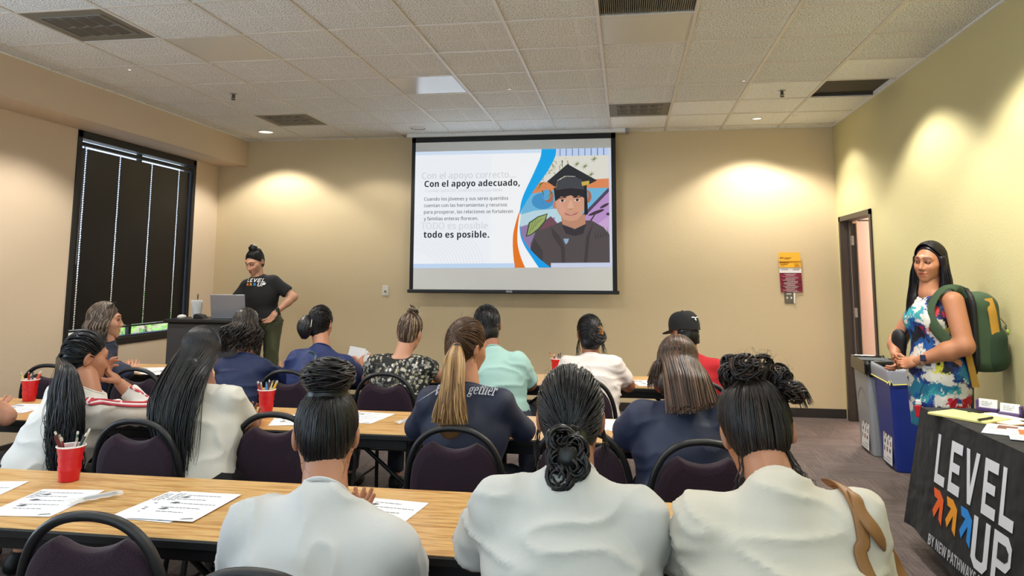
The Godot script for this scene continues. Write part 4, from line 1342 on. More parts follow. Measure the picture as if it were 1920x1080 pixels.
func pen_pack(p: Vector3, turn: float, label: String) -> void:
	var o := thing("pen_pack", label, "pen pack", p, turn, "packed pens")
	var rows := []
	for a in 9:
		var row := []
		for b in 13: row.append(V((b / 12.0 - 0.5) * 0.17, 0.004 + 0.008 * sin(PI * a / 8.0) + 0.002 * sin(b * 4.0 + a * 3.0), (a / 8.0 - 0.5) * 0.045 + 0.002 * sin(b * 2.3)))
		rows.append(row)
	part(o, "film", Geo.new().sheet(rows, Vector3.UP), M.film)
	part(o, "pen", Geo.new().tube([V(-0.03, 0.0065, 0), V(0.07, 0.0065, 0.004)], 0.0045, 8), M.black)
	part(o, "eraser", Geo.new().box(V(0.05, 0.008, 0.014), at(-0.05, 0.006, 0.004, 0, 20, 0), 0.003), M.cup_white)


func cup_of_pens(p: Vector3, label: String, where: String, colors: Array, seed_: int) -> void:
	var o := thing("red_cup", label, "cup", p, seed_ * 0.7)
	var prof := [Vector2(0.0, 0.004), Vector2(0.030, 0.004), Vector2(0.031, 0.0), Vector2(0.033, 0.003), Vector2(0.0355, 0.035), Vector2(0.0375, 0.036), Vector2(0.0382, 0.052), Vector2(0.0365, 0.053), Vector2(0.0375, 0.066), Vector2(0.0395, 0.067), Vector2(0.040, 0.080), Vector2(0.0385, 0.081), Vector2(0.0395, 0.093), Vector2(0.0415, 0.094), Vector2(0.0455, 0.117)]
	part(o, "cup_wall", Geo.new().lathe(prof, 32), M.red_cup)
	part(o, "rim", Geo.new().lathe([Vector2(0.0455, 0.1165), Vector2(0.0485, 0.118), Vector2(0.0485, 0.121), Vector2(0.0458, 0.1225), Vector2(0.0445, 0.12), Vector2(0.0445, 0.117)], 32), M.cup_white)
	part(o, "lining", Geo.new().lathe([Vector2(0.0445, 0.119), Vector2(0.0385, 0.095), Vector2(0.0345, 0.06), Vector2(0.029, 0.012), Vector2(0.0, 0.011)], 32), mat(rgb(228, 190, 192), 0.4))
	var r := RandomNumberGenerator.new()
	r.seed = seed_
	for k in colors.size():
		var a: float = TAU * k / colors.size() + r.randf_range(-0.3, 0.3)
		var foot := V(cos(a + 2.5) * 0.016, 0.008, sin(a + 2.5) * 0.016)
		var lip := V(cos(a) * 0.036, 0.12, sin(a) * 0.036)
		var tip := foot + (lip - foot).normalized() * r.randf_range(0.152, 0.178)
		var c: Color = colors[k][0]
		var pen := thing(colors[k][1], "%s %s" % [colors[k][2], where], "pencil" if colors[k][1] != "marker" else "marker", p, 0.0, "pens standing " + where)
		var d := (tip - foot).normalized()
		var rad: float = 0.0055 if colors[k][1] == "marker" else 0.0038
		part(pen, "barrel", Geo.new().tube([foot, tip - d * 0.012], rad, 6 if rad < 0.005 else 10), mat(c, 0.4))
		part(pen, "end", Geo.new().tube([tip - d * 0.012, tip - d * 0.002, tip], [rad * 1.06, rad * 1.06, rad * 0.7], 8), mat(rgb(214, 206, 196), 0.4) if k % 2 == 0 else mat(c.darkened(0.3), 0.4))


func build_table_things() -> void:
	var red := rgb(196, 52, 44)
	var mk := func(a: Array) -> Array: return a
	cup_of_pens(V(-1.957, TOP, -2.455), "red plastic cup of pencils on the nearest table", "in the red cup on the nearest table", [[rgb(38, 66, 52), "pencil", "dark green pencil leaning left"], [rgb(226, 222, 206), "pencil", "cream pencil"], [rgb(120, 20, 34), "pencil", "crimson pencil at the back"], [rgb(120, 24, 38), "pencil", "tall dark red pencil at the right"], [rgb(92, 60, 40), "pencil", "brown pencil leaning right"], [rgb(232, 228, 214), "pencil", "tall cream white pencil"], [rgb(46, 86, 62), "pencil", "green pencil"], [rgb(58, 30, 34), "pencil", "blackish pencil"], [rgb(210, 206, 190), "pencil", "short pale pencil"]], 3)
	cup_of_pens(V(-1.897, TOP, -3.80), "red plastic cup of bright markers on the middle table, left of the high bun", "in the red cup on the middle table", [[rgb(226, 190, 40), "marker", "yellow marker"], [rgb(240, 226, 180), "pencil", "cream pencil"], [rgb(226, 150, 40), "pencil", "orange pencil"], [rgb(206, 70, 60), "marker", "coral red marker"], [rgb(36, 84, 150), "marker", "dark blue marker"], [rgb(70, 140, 200), "marker", "light blue marker leaning right"], [rgb(96, 60, 40), "pencil", "brown pencil"], [rgb(220, 190, 60), "pencil", "mustard pencil"]], 5)
	cup_of_pens(V(-3.40, TOP, -3.90), "red plastic cup of markers at the far left of the middle table", "in the red cup at the far left", [[rgb(226, 92, 40), "marker", "orange marker"], [rgb(196, 40, 36), "marker", "red marker"], [rgb(226, 206, 110), "pencil", "pale yellow pencil"], [rgb(226, 222, 200), "pencil", "white pencil"], [rgb(70, 96, 60), "pencil", "green pencil"], [rgb(50, 56, 50), "pencil", "dark pencil"], [rgb(214, 80, 90), "marker", "pink marker leaning right"]], 7)
	cup_of_pens(V(-0.517, TOP, -5.59), "red plastic cup of pencils on the front table below the screen", "in the red cup below the screen", [[rgb(50, 50, 56), "pencil", "black pencil"], [rgb(70, 64, 80), "pencil", "grey violet pencil"], [rgb(40, 60, 50), "pencil", "dark green pencil"], [rgb(226, 130, 60), "pencil", "orange pencil"], [rgb(150, 60, 50), "pencil", "brick red pencil"], [rgb(60, 50, 46), "pencil", "dark brown pencil"]], 9)
	paper(V(-1.84, TOP, -2.215), 0.10, "printed handout at the left of the nearest table, beside the pen pack", "", 1)
	paper(V(-2.16, TOP, -2.26), 0.2, "printed handout cut by the photo's left edge on the nearest table", "", 2)
	paper(V(-1.43, TOP, -2.245), -0.08, "lower handout of the pair left of the high bun woman", "", 3)
	paper(V(-1.375, TOP + 0.003, -2.250), -0.01, "upper handout of the pair left of the high bun woman", "", 4)
	paper(V(-0.76, TOP, -2.29), -0.12, "handout half hidden between the two white tees in the nearest row", "", 5)
	paper(V(0.22, TOP, -2.30), 0.5, "handout corner peeking out left of the woman with the brown strap", "", 6)
	pen_pack(V(-1.705, TOP + 0.006, -2.255), 0.95, "plastic pen pack lying over the left handout on the nearest table")
	paper(V(-1.34, TOP, -3.76), -0.15, "handout with a pen mark on the middle table, right of the high bun", "", 7)
	pen_pack(V(-1.10, TOP, -3.70), 1.2, "crumpled pen pack on the middle table left of the golden ponytail")
	paper(V(-0.17, TOP, -3.80), -0.1, "handout on the middle table right of the low bun", "", 8)
	pen_pack(V(-0.035, TOP, -3.74), 1.3, "pen pack on the middle table by the navy sleeve")
	paper(V(-3.25, TOP, -3.67), 0.1, "handout below the leftmost red cup", "", 9)
	paper(V(-1.66, TOP, -3.64), 0.3, "handout seen through the hand gap of the maroon chair", "", 10)
	paper(V(-2.02, TOP, -3.66), -0.3, "handout under the writing arm of the woman with long loose hair", "", 11)
	paper(V(-3.60, TOP, -5.30), 0.35, "bluish handout on the front left table beside the navy sleeve", "", 12)
	paper(V(-3.42, TOP, -5.18), -0.5, "handout nearest the aisle on the front left table", "", 13)
	paper(V(0.15, TOP, -5.30), 0.2, "crumpled white handout on the front table left of the straight brown hair", "", 14)
	# a grey woven bag hung beside the woman with long loose hair
	var b := thing("grey_bag", "grey woven bag with black trim beside the long haired woman's seat", "bag", V(-1.98, 0, -2.80), 0.2)
	part(b, "body", Geo.new().box(V(0.2, 0.26, 0.09), Transform3D(Basis(), V(0, 0.46, 0)), 0.03), triplanar(mat(Color.WHITE, 0.9), noise_tex(0.2, [[0.0, grey(0.16)], [0.5, grey(0.3)], [1.0, grey(0.42)]], 256), V(4, 4, 4), false))
	part(b, "trim", Geo.new().box(V(0.206, 0.03, 0.096), Transform3D(Basis(), V(0, 0.585, 0)), 0.01), M.black)
	part(b, "strap", Geo.new().tube(curve([V(0.1, 0.58, 0), V(0.13, 0.45, 0.03), V(0.1, 0.25, 0.05), V(0.0, 0.15, 0.06), V(-0.1, 0.3, 0.05), V(-0.1, 0.58, 0)], 5), 0.008, 6), M.black)
	part(b, "stand", Geo.new().box(V(0.19, 0.34, 0.08), Transform3D(Basis(), V(0, 0.17, 0)), 0.02), M.black)


# ---------------------------------------------------------------- the draped display table by the right wall

func build_display_table() -> void:
	var z0 := -4.55
	var long := 1.9
	var t := thing("folding_table", "white folding table under the black printed cloth", "table", V(1.91, 0, z0 + long / 2))
	part(t, "tabletop", Geo.new().box(V(0.58, 0.035, long - 0.05), Transform3D(Basis(), V(0, 0.728, 0)), 0.01), M.cup_white)
	for s in [-1, 1]:
		for q in [-1, 1]:
			part(t, "leg", Geo.new().tube([V(q * 0.22, 0.71, s * 0.66), V(q * 0.24, 0.0, s * 0.72)], 0.014, 8), M.silver)
			part(t, "foot_cap", Geo.new().tube([V(q * 0.24, 0.04, s * 0.72), V(q * 0.24, 0.0, s * 0.72)], 0.018, 8), mat(rgb(226, 230, 240), 0.5))
	# cloth: flat top, sides hanging and flaring
	var c := thing("table_cloth", "black tablecloth with white lettering and three coloured arrows, on the table at right", "tablecloth", Vector3.ZERO)
	var x0 := 1.600
	var x1 := 2.20
	var front := func(s: float, h: float) -> Vector3:   # s along the table from its far end, h above the floor
		var fall := 0.75 - h
		var k := maxf(0.0, s - 1.3) / 0.6
		var wave := 0.012 * sin(s * 19.0) * smoothstep(0.35, 0.75, fall) * (1.0 - smoothstep(0.15, 0.4, s))
		return V(x0 - 0.16 * fall + wave - 0.02 * k, h, z0 + s - 0.10 * fall * maxf(0.0, 0.25 - s) / 0.25)
	var rows := []
	for a in 25:
		var row := []
		for b in 65:
			var s: float = long * b / 64.0
			var hem := 0.12 - 0.055 * smoothstep(0.0, 0.9, s) + 0.012 * sin(s * 7.0)
			var h: float = lerpf(0.752, hem, a / 24.0)
			row.append(front.call(s, h))
		rows.append(row)
	var cloth := relief(mat(rgb(17, 18, 22), 0.78), noise_tex(0.012, [], 256), 0.8, V(1.5, 1.5, 1.5))
	cloth.rim_enabled = true
	cloth.rim = 0.25
	var g := Geo.new().sheet(rows, V(-1, 0, 0))
	var top := []
	for a in 5:
		var row := []
		for b in 33: row.append(V(lerpf(x0, x1, a / 4.0), 0.753, z0 + long * b / 32.0))
		top.append(row)
	g.sheet(top, Vector3.UP)
	for e in [0, 1]:
		var end := []
		for a in 13:
			var row := []
			for b in 13:
				var f := 0.63 * a / 12.0
				var zz: float = (front.call(0.0, 0.752 - f)).z if e == 0 else z0 + long + 0.05 * f
				row.append(V(lerpf(x0 - 0.16 * f, x1, b / 12.0), 0.752 - f, zz + 0.008 * sin(b * 1.9) * f))
			end.append(row)
		g.sheet(end, V(0, 0, -1 if e == 0 else 1))
	part(c, "cloth", g, cloth)
	var lay := func(polys: Array, called: String, m: Material) -> void:   # flat print laid on the hanging side
		var pg := Geo.new()
		for poly in polys:
			var tri := Geometry2D.triangulate_polygon(poly)
			for k in range(0, tri.size(), 3):
				pg.flat([0, 1, 2].map(func(q): return front.call(poly[tri[k + q]].x, poly[tri[k + q]].y) + V(-0.004 if called == "letter_hole" else -0.003, 0, 0)), V(-1, 0, 0))
		part(c, called, pg, m)
	var white_print := mat(rgb(226, 230, 240), 0.6)
	var x := 0.275
	for l in ["L", "E", "V", "E", "L"]:
		lay.call(outline(l, x, 0.425, 0.165, 0.24), "letter", white_print)
		x += 0.19 if l == "V" else 0.162
	lay.call(outline("U", 0.735, 0.185, 0.19, 0.215), "letter", white_print)
	lay.call(outline("P", 0.925, 0.185, 0.19, 0.215), "letter", white_print)
	lay.call([PackedVector2Array([Vector2(0.965, 0.293), Vector2(1.03, 0.293), Vector2(1.055, 0.31), Vector2(1.055, 0.34), Vector2(1.03, 0.36), Vector2(0.965, 0.36)])], "letter_hole", cloth)
	for k in 3: lay.call(outline(">", 0.285 + k * 0.155, 0.245, 0.145, 0.155), "arrow", mat([rgb(240, 100, 40), rgb(238, 158, 40), rgb(40, 140, 226)][k], 0.6))
	var words := text_geo("BY NEW PATHWAYS FOR YOUTH", 0.84, true, false, 0.0008, 0.05)
	for k in words.v.size():
		words.v[k] = front.call(0.285 + words.v[k].x, 0.122 + words.v[k].y) + V(-0.003 - words.v[k].z, 0, 0)
		words.n[k] = V(-1, 0, 0)
	part(c, "lettering", words, white_print)
	# things on top
	var y := 0.754
	var pad := thing("legal_pad", "yellow legal pad and cream sheet on the draped table", "notepad", V(1.70, y, -4.25), 0.0)
	part(pad, "pad", Geo.new().box(V(0.21, 0.012, 0.30), at(0.02, 0.006, 0.0, 0, 35, 0), 0.002), mat(rgb(240, 232, 150), 0.7))
	part(pad, "ruling", scribble([[-0.09, 0.09, 0.06], [-0.09, 0.09, 0.03], [-0.09, 0.09, 0.0], [-0.09, 0.09, -0.03]], 0.0012), mat(rgb(190, 190, 130), 0.7)).transform = at(0.02, 0.0125, 0.0, 0, 35, 0) * at(0, 0, 0, -90, 0, 0)
	pad = thing("form_sheet", "cream form sheet on a clipboard beside the yellow pad", "paper", V(1.86, y, -4.23), 0.42)
	part(pad, "clipboard", Geo.new().box(V(0.225, 0.004, 0.31), at(0, 0.002, 0), 0.001), mat(rgb(196, 150, 110), 0.6))
	part(pad, "sheet", Geo.new().box(V(0.21, 0.002, 0.28), at(0, 0.005, 0.01)), mat(rgb(244, 240, 216), 0.7))
	part(pad, "clip", Geo.new().box(V(0.1, 0.012, 0.02), at(0, 0.008, -0.145), 0.004), M.black)
	var pen := thing("pen", "black pen lying across the yellow legal pad", "pen", V(1.755, y + 0.018, -4.13), 0.65)
	part(pen, "barrel", Geo.new().tube([V(-0.07, 0, 0), V(0.05, 0, 0)], 0.0055, 10), M.black_gloss)
	part(pen, "tip", Geo.new().tube([V(-0.07, 0, 0), V(-0.085, 0, 0)], [0.0045, 0.001], 8), M.chrome)
	part(pen, "clip", Geo.new().box(V(0.04, 0.002, 0.003), at(0.03, 0.0065, 0)), M.chrome)
	for k in 3:
		var b := thing("flyer", ["white flyer with a brown photo, lowest of the fanned flyers", "flyer with an orange block on the draped table", "pale blue and white flyer nearest the camera on the draped table"][k], "flyer", V(1.77 + k * 0.045, y + 0.002 + k * 0.003, -3.92 + k * 0.13), -0.5 + k * 0.12)
		part(b, "sheet", Geo.new().box(V(0.216, 0.003, 0.28), Transform3D.IDENTITY, 0.001), M.paper)
		part(b, "picture", Geo.new().box(V([0.08, 0.12, 0.13][k], 0.0008, [0.09, 0.13, 0.12][k]), at(-0.02 + k * 0.015, 0.0019, -0.06)), mat([rgb(132, 84, 66), rgb(232, 110, 50), rgb(176, 204, 226)][k], 0.5))
		part(b, "print", scribble([[-0.09, 0.09, 0.02], [-0.09, 0.06, 0.0], [-0.09, 0.08, -0.02], [-0.09, 0.05, -0.04], [-0.09, 0.09, -0.1]], 0.004, 20 + k), M.print).transform = at(0, 0.0018, 0, -90, 0, 0)
	var bk := thing("booklet", "dark red and purple booklet beside the sticker covered bag", "booklet", V(2.02, y, -4.08), 0.2)
	part(bk, "cover", Geo.new().box(V(0.16, 0.006, 0.23), at(0, 0.003, 0), 0.001), mat(rgb(110, 30, 50), 0.4))
	part(bk, "picture", Geo.new().box(V(0.12, 0.001, 0.12), at(0.01, 0.0066, 0.02)), mat(rgb(130, 96, 140), 0.4))
	for k in 2:
		var h := thing("card_holder", ["business card holder with purple end on the left of the pair", "business card holder with purple end on the right of the pair"][k], "card holder", V(1.915 + k * 0.045, y, -4.47 + k * 0.135), -0.75)
		part(h, "holder", Geo.new().box(V(0.1, 0.02, 0.04), at(0, 0.01, 0.01), 0.003), mat(rgb(88, 66, 120), 0.3))
		part(h, "side", Geo.new().box(V(0.012, 0.055, 0.036), at(-0.05 if k == 0 else 0.05, 0.03, 0.005), 0.003), mat(rgb(96, 74, 130), 0.3))
		part(h, "card", Geo.new().box(V(0.09, 0.05, 0.014), at(0, 0.038, 0.004, -14, 0, 0), 0.001), M.white)
		part(h, "print", scribble([[-0.03, 0.0, 0.012], [-0.03, 0.02, 0.003], [0.012, 0.02, 0.012], [-0.03, 0.01, -0.006]], 0.002, k + 2), M.print).transform = at(0, 0.038, 0.0125, -14, 0, 0)
	# grey bag with stickers and a yellow handle, cut by the frame
	var bag := thing("sticker_bag", "grey tote bag covered with colourful stickers at the photo's right edge", "bag", V(2.13, y, -4.22), -0.5)
	var rows2 := []
	for q in [[0.0, 0.85], [0.01, 0.95], [0.1, 1.0], [0.19, 0.97], [0.2, 0.95]]:
		var row := []
		for p in rounded(0.17, 0.10, 0.035, 5): row.append(V(p.x * q[1], q[0], p.y * q[1]))
		row.append(row[0])
		rows2.append(row)
	part(bag, "body", Geo.new().sheet(rows2, V(0, 0, 1)), mat(rgb(150, 142, 126), 0.7))
	part(bag, "zip_band", Geo.new().box(V(0.165, 0.02, 0.1), at(0, 0.205, 0), 0.009), mat(rgb(40, 100, 140), 0.6))
	part(bag, "handle", Geo.new().tube(curve([V(-0.07, 0.2, 0), V(-0.075, 0.245, 0), V(-0.04, 0.262, 0), V(0.0, 0.25, 0), V(0.02, 0.21, 0)], 5), 0.006, 8, 1.6), mat(rgb(206, 190, 110), 0.6))
	var hues := [rgb(200, 40, 40), rgb(236, 230, 220), rgb(70, 60, 150), rgb(60, 130, 70), rgb(230, 190, 60), rgb(30, 34, 38)]
	for k in 12:
		var o := Geo.new()
		if k % 3 == 0: o.prism(rounded(0.034, 0.024, 0.008, 3), 0.0012)
		elif k % 3 == 1: o.lathe([Vector2(0.0, 0.0012), Vector2(0.016, 0.0012), Vector2(0.0165, 0.0)], 14, at(0, 0, 0, 90, 0, 0))
		else: o.prism(PackedVector2Array([Vector2(0.0, 0.02), Vector2(-0.006, 0.006), Vector2(-0.02, 0.004), Vector2(-0.009, -0.006), Vector2(-0.012, -0.02), Vector2(0.0, -0.011), Vector2(0.012, -0.02), Vector2(0.009, -0.006), Vector2(0.02, 0.004), Vector2(0.006, 0.006)]), 0.0012)
		part(bag, "sticker", o, mat(hues[k % 6], 0.4)).transform = at(-0.052 + (k % 3) * 0.042, 0.035 + (k / 3) * 0.045, 0.0502, 0, 0, k * 37)


# ---------------------------------------------------------------- blended bodies: distance fields meshed as surface nets

class Prim:
	var inv := Transform3D.IDENTITY
	var gt := Basis.IDENTITY
	var aniso := false
	var a := Vector3.ZERO
	var ba := Vector3.ZERO
	var ib := 0.0
	var ra := 0.0
	var dr := 0.0
	var k := 0.03
	var op := 0            # 0 joins, 1 carves, 2 keeps what lies behind a plane
	var capped := false    # flat at the far end
	var dir := Vector3.ZERO
	var lo := Vector3.ZERO
	var hi := Vector3.ZERO


class Blob:
	var q: Array[Prim] = []

	func bone(a: Vector3, b: Vector3, ra: float, rb: float, k := 0.03, capped := false) -> Blob:
		var p := Prim.new()
		p.a = a
		p.ba = b - a
		p.ib = 1.0 / maxf(1e-9, p.ba.length_squared())
		p.ra = ra
		p.dr = rb - ra
		p.k = k
		p.capped = capped
		p.dir = p.ba.normalized()
		var r := maxf(ra, rb)
		p.lo = a.min(b) - Vector3.ONE * r
		p.hi = a.max(b) + Vector3.ONE * r
		q.append(p)
		return self

	func chain(pts: Array, rad: Array, k := 0.03) -> Blob:
		for i in pts.size() - 1: bone(pts[i], pts[i + 1], rad[i], rad[i + 1], k)
		return self

	# an ellipsoid
	func oval(c: Vector3, r: Vector3, basis := Basis.IDENTITY, k := 0.05) -> Blob:
		var p := Prim.new()
		p.aniso = true
		var x := Transform3D(basis.orthonormalized().scaled_local(r), c)
		p.inv = x.affine_inverse()
		p.gt = p.inv.basis.transposed()
		p.ra = 1.0
		p.k = k
		var e := Vector3(absf(x.basis.x.x) + absf(x.basis.y.x) + absf(x.basis.z.x), absf(x.basis.x.y) + absf(x.basis.y.y) + absf(x.basis.z.y), absf(x.basis.x.z) + absf(x.basis.y.z) + absf(x.basis.z.z))
		p.lo = c - e
		p.hi = c + e
		q.append(p)
		return self

	# a tapered bone squashed along the basis' z axis by «flat»
	func strap(a: Vector3, b: Vector3, ra: float, rb: float, basis: Basis, flat: float, k := 0.03) -> Blob:
		var p := Prim.new()
		p.aniso = true
		var x := Transform3D(basis.orthonormalized().scaled_local(Vector3(1, 1, flat)), a)
		p.inv = x.affine_inverse()
		p.gt = p.inv.basis.transposed()
		p.ba = p.inv * b
		p.ib = 1.0 / maxf(1e-9, p.ba.length_squared())
		p.ra = ra
		p.dr = rb - ra
		p.k = k
		var r := maxf(ra, rb)
		p.lo = a.min(b) - Vector3.ONE * r
		p.hi = a.max(b) + Vector3.ONE * r
		q.append(p)
		return self

	func carve() -> Blob:      # the last one is taken away instead
		q[-1].op = 1
		return self

	func keep(at_: Vector3, n: Vector3) -> Blob:   # cut off all that lies beyond the plane
		var p := Prim.new()
		p.op = 2
		p.a = at_
		p.dir = n.normalized()
		p.lo = Vector3.ONE * -1e6
		p.hi = Vector3.ONE * 1e6
		q.append(p)
		return self

	static func dist(p: Vector3, list: Array[Prim]) -> float:
		var d := 1.0
		for o in list:
			if o.op == 2:
				d = maxf(d, (p - o.a).dot(o.dir))
				continue
			var lp := o.inv * p if o.aniso else p
			var e := lp - o.a
			var t := clampf(e.dot(o.ba) * o.ib, 0.0, 1.0)
			e -= o.ba * t
			var l := e.length()
			var s := l - (o.ra + o.dr * t)
			if o.aniso: s *= l / maxf(1e-6, (o.gt * e).length())
			if o.capped: s = maxf(s, (p - o.a - o.ba).dot(o.dir))
			if o.op == 0:
				var h := maxf(o.k - absf(d - s), 0.0) / o.k
				d = minf(d, s) - h * h * o.k * 0.25
			else:
				var h := maxf(o.k - absf(d + s), 0.0) / o.k
				d = maxf(d, -s) + h * h * o.k * 0.25
		return d

	func near(p: Vector3) -> float:
		return dist(p, q)

	# where a ray from p along d meets the surface
	func trace(p: Vector3, d: Vector3) -> Vector3:
		var t := 0.0
		for i in 40:
			var s := near(p + d * t)
			if s < 0.0005: break
			t += s * 0.8
			if t > 0.9: return p
		return p + d * t

	func net(cell: float, folds: FastNoiseLite = null, amount := 0.0, stretch := Vector3.ONE) -> Geo:
		var lo := Vector3.ONE * 1e6
		var hi := Vector3.ONE * -1e6
		for o in q:
			if o.op == 0:
				lo = lo.min(o.lo)
				hi = hi.max(o.hi)
		lo -= Vector3.ONE * cell * 2.3
		hi += Vector3.ONE * cell * 2.3
		var n := Vector3i(((hi - lo) / cell).ceil()) + Vector3i.ONE
		var blocks := Vector3i((n.x + 7) / 8, (n.y + 7) / 8, (n.z + 7) / 8)
		n = blocks * 8
		var sx := 1
		var sy := n.x
		var sz := n.x * n.y
		var val := PackedFloat32Array()
		val.resize(n.x * n.y * n.z)
		val.fill(1.0)
		var live: Array[Vector3i] = []
		var margin := cell * 2.0
		for bz in blocks.z:
			for by in blocks.y:
				for bx in blocks.x:
					var b0 := lo + Vector3(bx, by, bz) * 8.0 * cell
					var b1 := b0 + Vector3.ONE * 7.0 * cell
					var list: Array[Prim] = []
					var joins := false
					for o in q:
						var m := margin + o.k
						if o.lo.x - m > b1.x or o.hi.x + m < b0.x or o.lo.y - m > b1.y or o.hi.y + m < b0.y or o.lo.z - m > b1.z or o.hi.z + m < b0.z: continue
						list.append(o)
						if o.op == 0: joins = true
					if not joins: continue
					var mid := dist((b0 + b1) * 0.5, list)
					var base := bx * 8 + by * 8 * sy + bz * 8 * sz
					if absf(mid) > cell * 9.0:
						if mid < 0.0:
							for z in 8:
								for y in 8:
									for x in 8: val[base + x + y * sy + z * sz] = -1.0
						continue
					live.append(Vector3i(bx, by, bz))
					for z in 8:
						for y in 8:
							var row := base + y * sy + z * sz
							var p := b0 + Vector3(0, y, z) * cell
							for x in 8:
								val[row + x] = dist(p, list)
								p.x += cell
		# one vertex in each crossed cell
		var g := Geo.new()
		var where := PackedInt32Array()
		where.resize(val.size())
		where.fill(-1)
		var off := PackedInt32Array([0, sx, sy, sx + sy, sz, sx + sz, sy + sz, sx + sy + sz])
		var seen := {}
		for b in live:
			for dz in [-1, 0]:
				for dy in [-1, 0]:
					for dx in [-1, 0]:
						var c := b + Vector3i(dx, dy, dz)
						if c.x >= 0 and c.y >= 0 and c.z >= 0: seen[c] = true
		var ordered := seen.keys()
		for b in ordered:
			for z in 8:
				var gz: int = b.z * 8 + z
				if gz >= n.z - 1: break
				for y in 8:
					var gy: int = b.y * 8 + y
					if gy >= n.y - 1: break
					for x in 8:
						var gx: int = b.x * 8 + x
						if gx >= n.x - 1: break
						var at0 := gx + gy * sy + gz * sz
						var v0 := val[at0]
						var v1 := val[at0 + 1]
						var v2 := val[at0 + sy]
						var v3 := val[at0 + sy + 1]
						var v4 := val[at0 + sz]
						var v5 := val[at0 + sz + 1]
						var v6 := val[at0 + sz + sy]
						var v7 := val[at0 + sz + sy + 1]
						var neg := int(v0 < 0.0) + int(v1 < 0.0) + int(v2 < 0.0) + int(v3 < 0.0) + int(v4 < 0.0) + int(v5 < 0.0) + int(v6 < 0.0) + int(v7 < 0.0)
						if neg == 0 or neg == 8: continue
						var s := Vector3.ZERO
						var m := 0
						if (v0 < 0.0) != (v1 < 0.0): s += Vector3(v0 / (v0 - v1), 0, 0); m += 1
						if (v2 < 0.0) != (v3 < 0.0): s += Vector3(v2 / (v2 - v3), 1, 0); m += 1
						if (v4 < 0.0) != (v5 < 0.0): s += Vector3(v4 / (v4 - v5), 0, 1); m += 1
						if (v6 < 0.0) != (v7 < 0.0): s += Vector3(v6 / (v6 - v7), 1, 1); m += 1
						if (v0 < 0.0) != (v2 < 0.0): s += Vector3(0, v0 / (v0 - v2), 0); m += 1
						if (v1 < 0.0) != (v3 < 0.0): s += Vector3(1, v1 / (v1 - v3), 0); m += 1
						if (v4 < 0.0) != (v6 < 0.0): s += Vector3(0, v4 / (v4 - v6), 1); m += 1
						if (v5 < 0.0) != (v7 < 0.0): s += Vector3(1, v5 / (v5 - v7), 1); m += 1
						if (v0 < 0.0) != (v4 < 0.0): s += Vector3(0, 0, v0 / (v0 - v4)); m += 1
						if (v1 < 0.0) != (v5 < 0.0): s += Vector3(1, 0, v1 / (v1 - v5)); m += 1
						if (v2 < 0.0) != (v6 < 0.0): s += Vector3(0, 1, v2 / (v2 - v6)); m += 1
						if (v3 < 0.0) != (v7 < 0.0): s += Vector3(1, 1, v3 / (v3 - v7)); m += 1
						where[at0] = g.put(lo + (Vector3(gx, gy, gz) + s / m) * cell)
		for b in ordered:
			for z in 8:
				var gz: int = b.z * 8 + z
				for y in 8:
					var gy: int = b.y * 8 + y
					for x in 8:
						var gx: int = b.x * 8 + x
						var at0 := gx + gy * sy + gz * sz
						if gx >= n.x - 1 or gy >= n.y - 1 or gz >= n.z - 1 or where[at0] < 0: continue
						var inside := val[at0] < 0.0
						if gy > 0 and gz > 0 and inside != (val[at0 + 1] < 0.0): quad(g, where[at0], where[at0 - sy], where[at0 - sy - sz], where[at0 - sz], inside)
						if gx > 0 and gz > 0 and inside != (val[at0 + sy] < 0.0): quad(g, where[at0], where[at0 - sz], where[at0 - sz - 1], where[at0 - 1], inside)
						if gx > 0 and gy > 0 and inside != (val[at0 + sz] < 0.0): quad(g, where[at0], where[at0 - 1], where[at0 - 1 - sy], where[at0 - sy], inside)
		g.smooth()
		if folds:
			for k in g.v.size(): g.v[k] += g.n[k] * ((1.0 - absf(folds.get_noise_3dv(g.v[k] * stretch))) ** 5 - 0.3) * amount
			g.smooth()
		return g

	static func quad(g: Geo, a: int, b: int, c: int, d: int, inside: bool) -> void:
		if a < 0 or b < 0 or c < 0 or d < 0: return
		if not inside: g.i.append_array(PackedInt32Array([a, b, c, a, c, d]))
		else: g.i.append_array(PackedInt32Array([a, c, b, a, d, c]))


# a part whose mesh is worked out by a function
func later(owner_: Node3D, called: String, material: Material, make: Callable, label := "") -> MeshInstance3D:
	var g: Geo = make.call()
	return part(owner_, called, g, material, label)


# ---------------------------------------------------------------- heads, hands and bodies

var parts_of_body := {}


static func head_tint(p: Vector3, n: Vector3) -> Color:
	var ax := absf(p.x)
	if p.z < -0.05:
		var smile := 0.16 * ax * ax / 0.026
		var lip := Vector2(ax / 0.027, (p.y + 0.071 - smile) / 0.0115).length()
		if lip < 1.0: return Color(0.80, 0.42, 0.42).lerp(Color.WHITE, smoothstep(0.75, 1.0, lip))
		var brow := absf(p.y - (0.034 + 0.005 * sin((ax - 0.012) / 0.04 * PI)))
		if ax > 0.010 and ax < 0.054 and brow < 0.0052: return Color(0.10, 0.07, 0.06).lerp(Color.WHITE, smoothstep(0.0026, 0.0052, brow))
		var eye := Vector2((ax - 0.0315) / 0.0185, (p.y - 0.008) / 0.0105).length()
		if eye < 1.25 and p.z < -0.06: return Color(0.30, 0.20, 0.18).lerp(Color.WHITE, smoothstep(0.9, 1.25, eye))
		if ax > 0.02 and ax < 0.055 and p.y < -0.01 and p.y > -0.05: return Color(1.02, 0.92, 0.90)
	return Color.WHITE


